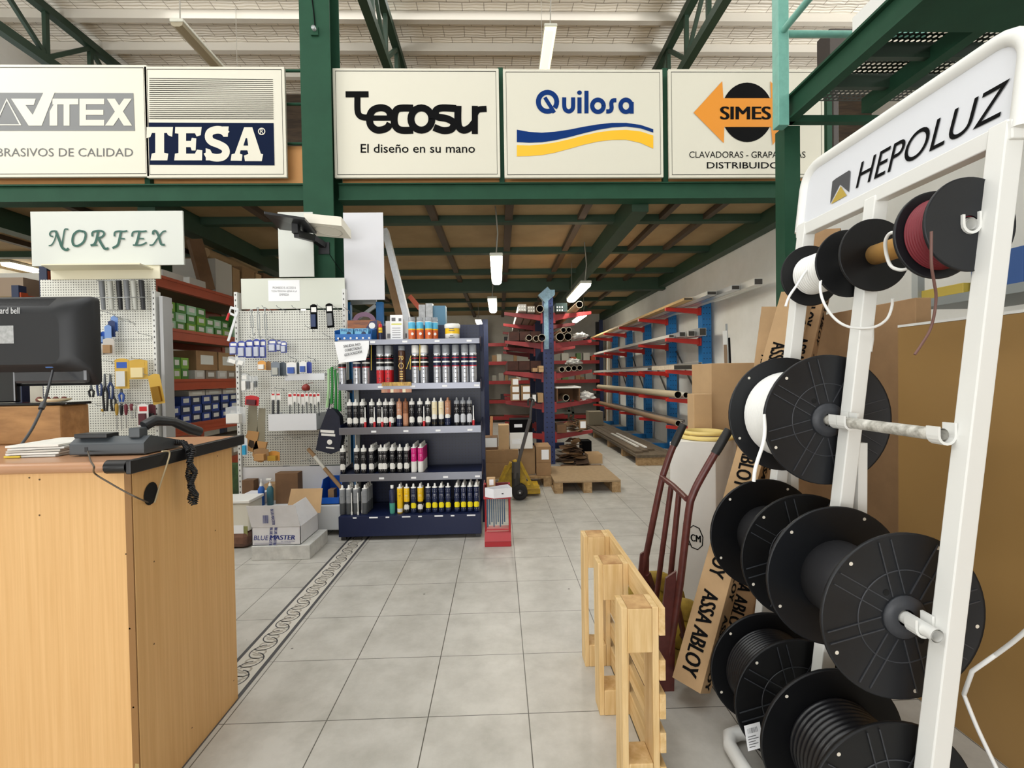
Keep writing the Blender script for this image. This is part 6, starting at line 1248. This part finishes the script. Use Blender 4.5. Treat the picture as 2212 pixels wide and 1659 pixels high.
# ================================================================ pallet jack with a loaded pallet
t=thing('loaded_pallet',(.17,6.0,0),'pallet standing behind the yellow jack and carrying stacked cartons','pallet')
for y in (5.62,5.95,6.30): MB().box(-.2,.62,y,y+.1,.10,.122).build('deck_board',pale,t)
for x in (-.2,.16,.52): MB().box(x,x+.1,5.62,6.4,.022,.099).build('stringer',pale,t); 
for x in (-.2,.16,.52): MB().box(x,x+.1,5.62,6.4,0,.0215).build('runner_board',pale,t)
ZL=.1225
for i,(x0,x1,y0,y1,z0_,h,mm,ds,st) in enumerate(((-.19,.22,5.63,5.95,ZL,.17,card2,'lower brown carton at left of the loaded pallet',None),(-.19,.22,5.64,5.95,ZL+.171,.16,card2,'upper brown carton at left of the loaded pallet',None),(-.20,-.03,5.68,5.9,ZL+.332,.15,brown,'brown carton with white sheet on top left of the pallet load',(.1,.95,.2,.95)),(-.02,.11,5.66,5.85,ZL+.332,.30,kraft,'narrow upright brown carton in the pallet load',None),(.12,.40,5.7,5.95,ZL+.332,.2,cwhite,'white carton below the black one in the pallet load',(.1,.5,.3,.6)),(.12,.40,5.7,5.95,ZL+.533,.16,ink,'black carton with white lettering in the pallet load',(.2,.55,.4,.65)),(.44,.62,5.66,6.0,ZL,.16,card2,'lower long carton at right of the loaded pallet',None),(.44,.62,5.66,6.0,ZL+.161,.2,card2,'upper long carton with white label at right of the pallet',(.35,.85,.2,.8)),(.24,.43,5.75,6.0,ZL,.331,card,'brown carton behind the jack handle',None))):
    carton('load_carton',x0,x1,y0,y1,z0_,z0_+h,mm,ds,group='cartons on the loaded pallet',sticker=st)
t=thing('pallet_jack',(.2,5.2,0),'yellow hand pallet jack parked before the loaded pallet','pallet jack')
jk=mat('jack_yellow','c9a11c',.5,noise=.35,nscale=18); dk=mat('jack_dark','33302c',.6,noise=.3,nscale=15)
wheel(t,(.205,5.03,.086),.085,.045,mat('rubber','221f1e',.8),mat('hub_grey','3d3a38',.5),'Y')
wheel(t,(.205,5.10,.086),.085,.045,mat('rubber','221f1e',.8),mat('hub_grey','3d3a38',.5),'Y')
b=MB(); b.lathe([(.0,0),(.009,0)],(.205,5.006,.086),'Y',8); b.build('axle_cap',cwhite,t)
for s in (-1,1):
    xf=.165+s*.2; b=MB(); b.box(xf-.075,xf+.075,5.16,5.56,.03,.085) ; b.build('fork',jk,t,bev=.006)
    b=MB(); b.obox((.165+s*.19,5.14,.12),(.165+s*.05,5.12,.40),.03,.03,up=(0,1,0)); b.build('frame_bar',jk,t)
b=MB(); b.box(-.10,.43,5.13,5.165,.10,.135); b.prism([(-.05,5.14,.135),(.30,5.14,.135),(.24,5.14,.36),(.05,5.14,.36)],(0,.02,0)); b.build('body',jk,t,bev=.004)
b=MB(); b.tube([(.165,5.06,.12),(.165,5.06,.30)],.045,14); b.tube([(.165,5.06,.30),(.165,5.06,.36)],.03,12); b.build('pump',dk,t)
b=MB(); b.obox((.165,5.05,.30),PY(1145,905,5.0),.045,.03); b.obox((.165,5.05,.24),(.17,5.04,.42),.07,.06); b.tube([PY(1145,912,5.0),PY(1147,880,4.99),PY(1150,868,4.99)],.014,8); b.build('draw_bar',mat('bar_grey','4d4845',.5),t)
b=MB(); p=PY(1147,872,4.99); b.tube([p+Vector((-.03,0,-.02)),p+Vector((-.03,0,.04)),p+Vector((.0,0,.06)),p+Vector((.03,0,.04)),p+Vector((.03,0,-.02))],.011,8); b.build('handle_loop',dk,t)
b=MB(); p=PY(1113,998,5.05); b.lathe([(.001,-.03),(.03,-.02),(.032,.02),(.001,.03)],p,'Z',14); b.obox(p,(.11,5.13,.35),.03,.03); b.build('yellow_cap',jk,t)
# ================================================================ red tool stand beside the display
t=thing('blade_stand',(-.04,3.72,0),'red metal stand holding saw blades beside the navy display','stand'); rs=mat('stand_red','a81f27',.35)
x0,x1=-.135,.075
MB().box(x0,x1,3.66,3.86,.0,.045).build('base',rs,t,bev=.004); b=MB(); b.prism([(x0,3.655,.046),(x1,3.655,.046),(x1,3.70,.11),(x0,3.70,.11)],(0,.15,0)); b.build('foot_tray',rs,t)
for x in (x0+.008,x1-.008): b=MB(); b.tube([(x,3.80,.11),(x,3.80,.46),(x,3.72,.49)],.008,8); b.build('side_rail',rs,t)
b=MB(); b.tube([(x1-.008,3.69,.12),(x1-.008,3.69,.38)],.008,8); b.tube([(x0+.02,3.69,.13),(x1-.02,3.69,.13)],.007,8); b.build('front_rail',rs,t)
MB().box(x0-.004,x1+.004,3.68,3.86,.375,.40).build('top_tray',rs,t,bev=.003)
b=MB(); b.box(x0-.004,x0+.004,3.68,3.86,.401,.49); b.box(x0-.004,x1,3.845,3.855,.401,.47); b.build('tray_back',mat('stand_dark_red','6d2427',.5),t)
for i in range(9):
    x=x0+.02+i*.017; b=MB(); b.box(x,x+.009,3.72,3.73,.14+.02*(i%3),.3745); tag(b.build('saw_blade',mat('blade_blue','3c536b',.4,metal=.3)),'blue grey saw blade, %s from left hanging in the red stand'%ORD[i],'blade','saw blades in the red stand')
t=thing('white_tray_box',(-.02,3.69,.401),'open white cardboard tray on the red stand','box'); c0=PY(1052,1072,3.66); 
b=MB(); q=[(-.125,3.66),(-.055,3.60),(.085,3.64),(.055,3.76)]; h=.072
b.prism([(x,y,.4012) for x,y in q],(0,0,.003)); 
for i in range(4):
    a,c_=q[i],q[(i+1)%4]; b.obox((a[0],a[1],.4012+h/2),(c_[0],c_[1],.4012+h/2),.003,h)
b.build('tray',wx,t)
b=MB(); b.box(.0,.02,3.6155,3.617,.43,.437); b.build('print',ink,t)
carton('kraft_pouch',-.115,-.045,3.79,3.84,.4015,.52,kraft,'small kraft box with white label at the back of the red stand',sticker=(.3,.8,.5,.9))
# ================================================================ blue wall cantilever rack on the right
t=thing('wall_rack',(3.1,9,0),'blue cantilever rack with red arms along the white side wall','racking')
bluep=dots('blue_post','1580c4','0d3a5e',.085,.012,('Y','Z')); RY=(6.98,8.35,9.72,11.09,12.46); RL=[2.30,1.84,1.36,.93,.52]
for yy in RY:
    b=MB(); b.box(3.06,3.20,yy-.07,yy+.07,0,2.42); b.build('column',blue,t); 
    b=MB(); 
    for k in range(28): 
        for dx in (.025,.07,.115): b.lathe([(0,0),(.009,0)],(3.06+dx,yy-.0708,.12+k*.085),'Y',6)
    b.build('bolt_holes',mat('hole_navy','0d2a45',.7),t,recalc=False)
    MB().box(2.62,3.20,yy-.05,yy+.05,.0,.09).build('base',blue,t)
    for z in RL: 
        b=MB(); b.prism([(3.058,yy-.03,z-.06),(2.53,yy-.03,z+.0),(2.53,yy-.03,z+.045),(3.058,yy-.03,z+.025)],(0,.06,0)); b.box(3.03,3.0585,yy-.05,yy+.05,z-.075,z+.04); b.build('arm',mat('arm_red','c02a22',.4),t)
for i in range(4): b=MB(); b.obox((3.19,RY[i]+.08,.7),(3.19,RY[i+1]-.08,1.75),.02,.02); b.build('brace',mat('brace_dark','4d4d4a',.6),t)
alu=mat('aluminium','c4c7c9',.3,metal=.7); aluw=mat('alu_white','d8d6cf',.35,metal=.3)
def prof(x0,x1,z,h,y0,y1,mm,label,grp='long profiles on the wall rack'):
    b=MB(); b.box(x0,x1,y0,y1,z,z+h,0); b.box(x0+.006,x1-.006,y0-.003,y0-.0005,z+.006,z+h-.006,1); return tag(b.build('long_profile',[mm,mat('profile_hole','3f3b36',.6)],loc=((x0+x1)/2,y0,z)),label,'profile',grp)
T_=lambda k:RL[k]+.048
prof(2.54,2.66,T_(0),.035,6.3,12.8,mat('wood_strip','c9a873',.6),'pale wooden strip at the aisle side of the top arms')
prof(2.68,2.80,T_(0),.05,5.9,12.6,aluw,'wide pale profile on the top arms, second from the aisle')
prof(2.82,2.92,T_(0),.055,5.55,12.6,alu,'grey profile on the top arms, third from the aisle')
prof(2.93,3.03,T_(0),.075,5.25,12.4,aluw,'longest pale profile on the top arms, next to the wall')
for i,(x0,x1,h,y0) in enumerate(((2.55,2.63,.045,6.9),(2.65,2.74,.07,6.75),(2.76,2.86,.08,6.7),(2.88,2.98,.11,6.6))): prof(x0,x1,T_(1),h,y0,12.4,alu if i%2 else aluw,'aluminium profile, %s from the aisle on the second arms'%ORD[i],'aluminium profiles on the second arms')
prof(2.54,2.62,T_(2),.05,7.9,12.4,aluw,'white profile at the aisle side of the third arms'); prof(2.60,2.98,T_(2)+.0,.07,6.85,7.85,mat('pale_pack','d3c5b0',.5,noise=.3,nscale=20),'pale wrapped pack at the near end of the third arms'); prof(2.90,2.96,T_(2)+.072,.03,6.7,12,alu,'thin grey profile over the pale wrapped pack')
pipe(2.62,T_(3)+.06,.055,6.75,12.2,mat('pipe_cream','b3a68c',.55),'long cream pipe at the aisle side of the fourth arms','pipes on the wall rack'); pipe(2.76,T_(3)+.05,.045,6.8,12.2,aluw,'pale pipe behind the cream one on the fourth arms','pipes on the wall rack')
pipe(2.62,T_(4)+.05,.045,6.75,12.0,pb,'dark worn pipe on the lowest arms','pipes on the wall rack')
for i in range(5): prof(2.74+.05*i,2.78+.05*i,T_(4),.04,7.0+.1*i,12,mat('plank_old','7d6f5c',.7) if i%2 else alu,'old strip, %s from the aisle on the lowest arms'%ORD[i],'old strips on the lowest arms')
# pallets with planks under the wall rack
t=thing('plank_pallet',(2.3,9,0),'low row of old pallets under the wall rack carrying planks','pallet')
for y in (6.78,7.6,8.6,9.9,11.2,12.1): MB().box(2.02,2.58,y,y+.10,.0,.12).build('block',pale,t)
MB().box(2.0,2.60,6.75,12.4,.121,.16).build('deck',mat('deck_old','6d5f4c',.75,hex2='53483a',nscale=3,stretch=(8,1,8)),t)
plk=mat('plank_dark','6f5f4a',.7,hex2='55483a',nscale=3,stretch=(9,1,9))
for i,(x0,x1,k,y0,y1,mm,ds) in enumerate(((2.02,2.14,0,6.9,11,plk,'dark plank, first from the aisle'),(2.15,2.26,0,7.0,11.5,plk,'dark plank, second from the aisle'),(2.27,2.38,0,7.1,11.5,plk,'dark plank next to the rack feet'),(2.16,2.20,1,7.3,9.0,cwhite,'short white strip, nearer the aisle'),(2.26,2.30,1,7.2,9.0,cwhite,'short white strip, nearer the rack'))):
    z=.1605+k*.032; b=MB(); b.box(x0,x1,y0,y1,z,z+(.03 if k==0 else .018)); tag(b.build('plank',mm,loc=((x0+x1)/2,y0,z)),ds+' on the pallets under the wall rack','plank','planks under the wall rack')
carton('wide_grey_carton',2.05,2.38,10.6,11.0,.192,.50,mat('carton_grey','8f8672',.75),'wide greyish carton on the planks under the wall rack',sticker=None)
# dim machine parts behind, on the floor
t=thing('steel_trestle',(1.6,12.4,0),'dark steel trestle with bars at the end of the aisle','trestle')
for x in (1.0,1.9):
    for y in (12.0,12.7): MB().box(x-.03,x+.03,y-.03,y+.03,0,.85).build('leg',mat('trestle_dark','3a413a',.5),t)
for z in (.35,.62,.82): b=MB(); b.box(.97,1.93,11.97,12.03,z,z+.05); b.box(.97,1.93,12.67,12.73,z,z+.05); b.build('cross_bar',mat('trestle_bar','6f7770',.4,metal=.4),t)
for i in range(4): pipe(1.1+.24*i,.93,.055,11.8,12.9,mat('bar_dim','5f6258',.5,metal=.4),'dim metal roll, %s from left on the steel trestle'%ORD[i],'metal rolls on the trestle')
# leaning strips in the far right corner and near the tall carton
for i,(px0,px1,y0,y1,Y_,mm,ds) in enumerate(((1318,1326,745,900,13.2,pt,'tan'),(1328,1336,715,890,13.1,cwhite,'white'),(1338,1345,735,880,13.0,pvc,'grey'),(1560,1566,700,835,5.4,galv,'grey'),(1553,1566,715,850,5.2,cwhite,'white'),(1562,1571,745,850,5.1,pb,'brown'),(1573,1577,730,850,5.1,ink,'thin black'),(1519,1528,832,870,5.3,cwhite,'short white'),(1530,1534,808,870,5.2,galv,'thin grey'))):
    a=PY(px0,y1,Y_); c_=PY((px0+px1)/2+ (6 if i in (3,4) else 0),y0,Y_+.35); c_.x=min(c_.x,3.19); A=Vector((c_.x-.12,c_.y-.35,.014)); b=MB(); b.obox(A,c_,max(.02,(px1-px0)/CAM_F*Y_*.7),.025); tag(b.build('leaning_strip',mm,loc=A),'%s strip leaning %s'%(ds,'in the far corner beside the wall rack' if i<3 else 'on the side wall beyond the tall carton'),'strip','leaning strips by the wall')
# rolls and cartons stored up on the mezzanine (seen between the boards)
carton('stored_carton',-2.6,-1.9,5.6,6.2,ZMT+.021,ZMT+.75,brown,'dark brown carton stored on the mezzanine behind the boards')

# ================================================================ lamps
def tube_lamp(nm,x,y0,y1,z,zc,w,label,mm=tubew,on=14,cable=True):
    t=thing(nm,(x,(y0+y1)/2,z),label,'lamp','ceiling tube lamps'); hs=mat('lamp_housing','b9b9ac',.5)
    MB().box(x-w/2,x+w/2,y0,y1,z+.045,z+.085).build('housing',hs,t,bev=.01)
    b=MB(); P=[(x-w*.46,z+.044),(x-w*.40,z+.005),(x-w*.2,z-.012),(x+w*.2,z-.012),(x+w*.40,z+.005),(x+w*.46,z+.044)]
    b.prism([(p,y0+.012,q) for p,q in P],(0,y1-y0-.024,0)); b.build('diffuser',mm,t)
    if cable: b=MB(); b.tube([(x,y0+.08,z+.086),(x+.02,y0+.06,(z+zc)/2),(x,y0+.08,zc)],.008,6); b.tube([(x,y1-.1,z+.086),(x,y1-.1,zc)],.004,6); b.build('hanger',mat('lamp_cable','8a877c',.5),t)
    if on:
        l=bpy.data.lights.new('tube_light','AREA'); l.shape='RECTANGLE'; l.size=w; l.size_y=y1-y0; l.energy=on; l.color=(1,.96,.84); o=bpy.data.objects.new('tube_light',l); COL.objects.link(o); o.location=(x,(y0+y1)/2,z-.03)
for (px,py,Y0_,Y1_,w,ds,xx) in ((1072,556,5.05,6.35,.145,'nearest',None),(1063,647,7.75,9.1,.16,'far',None)):
    p=PY(px,py,Y0_); tube_lamp('tube_lamp',p.x,Y0_,Y1_,p.z-.03,3.214,w,'lit tube lamp under the mezzanine, %s one of the middle row'%ds,on=17)
p=PY(1266,614,6.45); tube_lamp('tube_lamp',p.x,6.45,7.8,p.z-.03,3.214,.16,'lit tube lamp under the mezzanine near the white side wall',on=42)
p=PY(1190,55,6.1); tube_lamp('tube_lamp',p.x,6.1,7.4,p.z-.05,ZR-.01,.17,'lit tube lamp hanging from the white roof above the blue and yellow sign',mm=tubeoff,on=6)
p=PY(380,45,6.1); tube_lamp('tube_lamp',p.x,6.1,7.6,p.z-.05,ZR-.01,.17,'unlit brownish tube lamp above the navy lettered sign',mm=mat('tube_unlit','8f8670',.4),on=0)
for i,(px,py,Y_) in enumerate(((10,570,7.2),(92,592,7.6))):
    p=PY(px,py,Y_); tube_lamp('tube_lamp',p.x,Y_,Y_+1.3,p.z-.02,3.214,.16,'lit tube lamp over the far left racking, %s one'%('nearer','farther')[i],on=14)
for x,y in ((-3.9,9.5),(-.5,11.6),(2.0,10.8)): tube_lamp('tube_lamp',x,y,y+1.3,2.72,3.214,.16,'lit tube lamp deep under the mezzanine %s'%{-3.9:'on the left',-.5:'in the middle aisle',2.0:'near the wall rack'}[x],on=30 if x>1 else 17)
# ================================================================ aerial panel and screen bracket on the column
t=thing('panel_bracket',(XC0+.15,YC,2.75),'black wall bracket on the column holding a flat screen seen from below','bracket')
b=MB(); p=PY(700,535,4.41); b.box(p.x-.05,p.x+.05,4.405,4.418,p.z-.06,p.z+.05); b.build('wall_plate',black,t); b=MB(); q=PY(640,505,4.0); b.obox((p.x,4.40,p.z+.02),(p.x-.05,4.28,p.z+.05),.05,.05); b.obox((p.x-.05,4.28,p.z+.05),q,.045,.06); b.obox(q,q+Vector((0,0,.09)),.05,.06,up=(0,1,0)); b.build('arm',black,t)
b=MB(); c0,c1,c2,c3=PY(570,462,3.85),PY(658,475,3.85),PY(684,505,4.15),PY(604,496,4.15); b.prism([c0,c1,c2,c3],(0,0,.02)); b.build('screen',mat('screen_back','1c1d1f',.3),t,bev=.003)
t=thing('wifi_antenna',(XC1,4.2,2.8),'cream square antenna panel with a round embossed ring on the column bracket','antenna'); am=mat('antenna_cream','e6e1d2',.4)
c0,c1,c2,c3=PY(657,480,4.02),PY(738,488,4.02),PY(759,516,4.22),PY(684,510,4.22); up=Vector((0,.02,.055))
b=MB(); b.prism([c0,c1,c2,c3],(0,-.006,.075)); b.build('panel',am,t,bev=.004)
nn=(c1-c0).cross(c2-c1).normalized(); cc=(c0+c1+c2+c3)/4; ux=(c1-c0+c2-c3)/2; uy=(c3-c0+c2-c1)/2
if nn.z>0: nn=-nn
b=MB(); b.tube([cc+ux*(.36*math.cos(a))+uy*(.36*math.sin(a))+nn*.0005 for a in [2*PI*i/32 for i in range(32)]],.004,6,closed=True); b.build('ring',mat('ring_grey','bdb9ad',.45),t)
b=MB(); b.tube([PY(706,540,4.415),PY(722,565,4.415),PY(742,592,4.415)],.003,6); b.tube([PY(681,62,4.41),PY(678,30,4.41),PY(672,-20,4.41)],.006,6); b.build('thin_cable',ink,t)
b=MB(); p=PY(683,66,4.415); b.box(p.x-.045,p.x+.02,4.40,4.418,p.z-.05,p.z+.03); b.lathe([(0,-.03),(.02,-.03),(.02,0)],(p.x-.01,4.40,p.z),'Y',12,m=1); tag(b.build('small_camera',[green,galv]),'small round device on the upper part of the green column','camera')
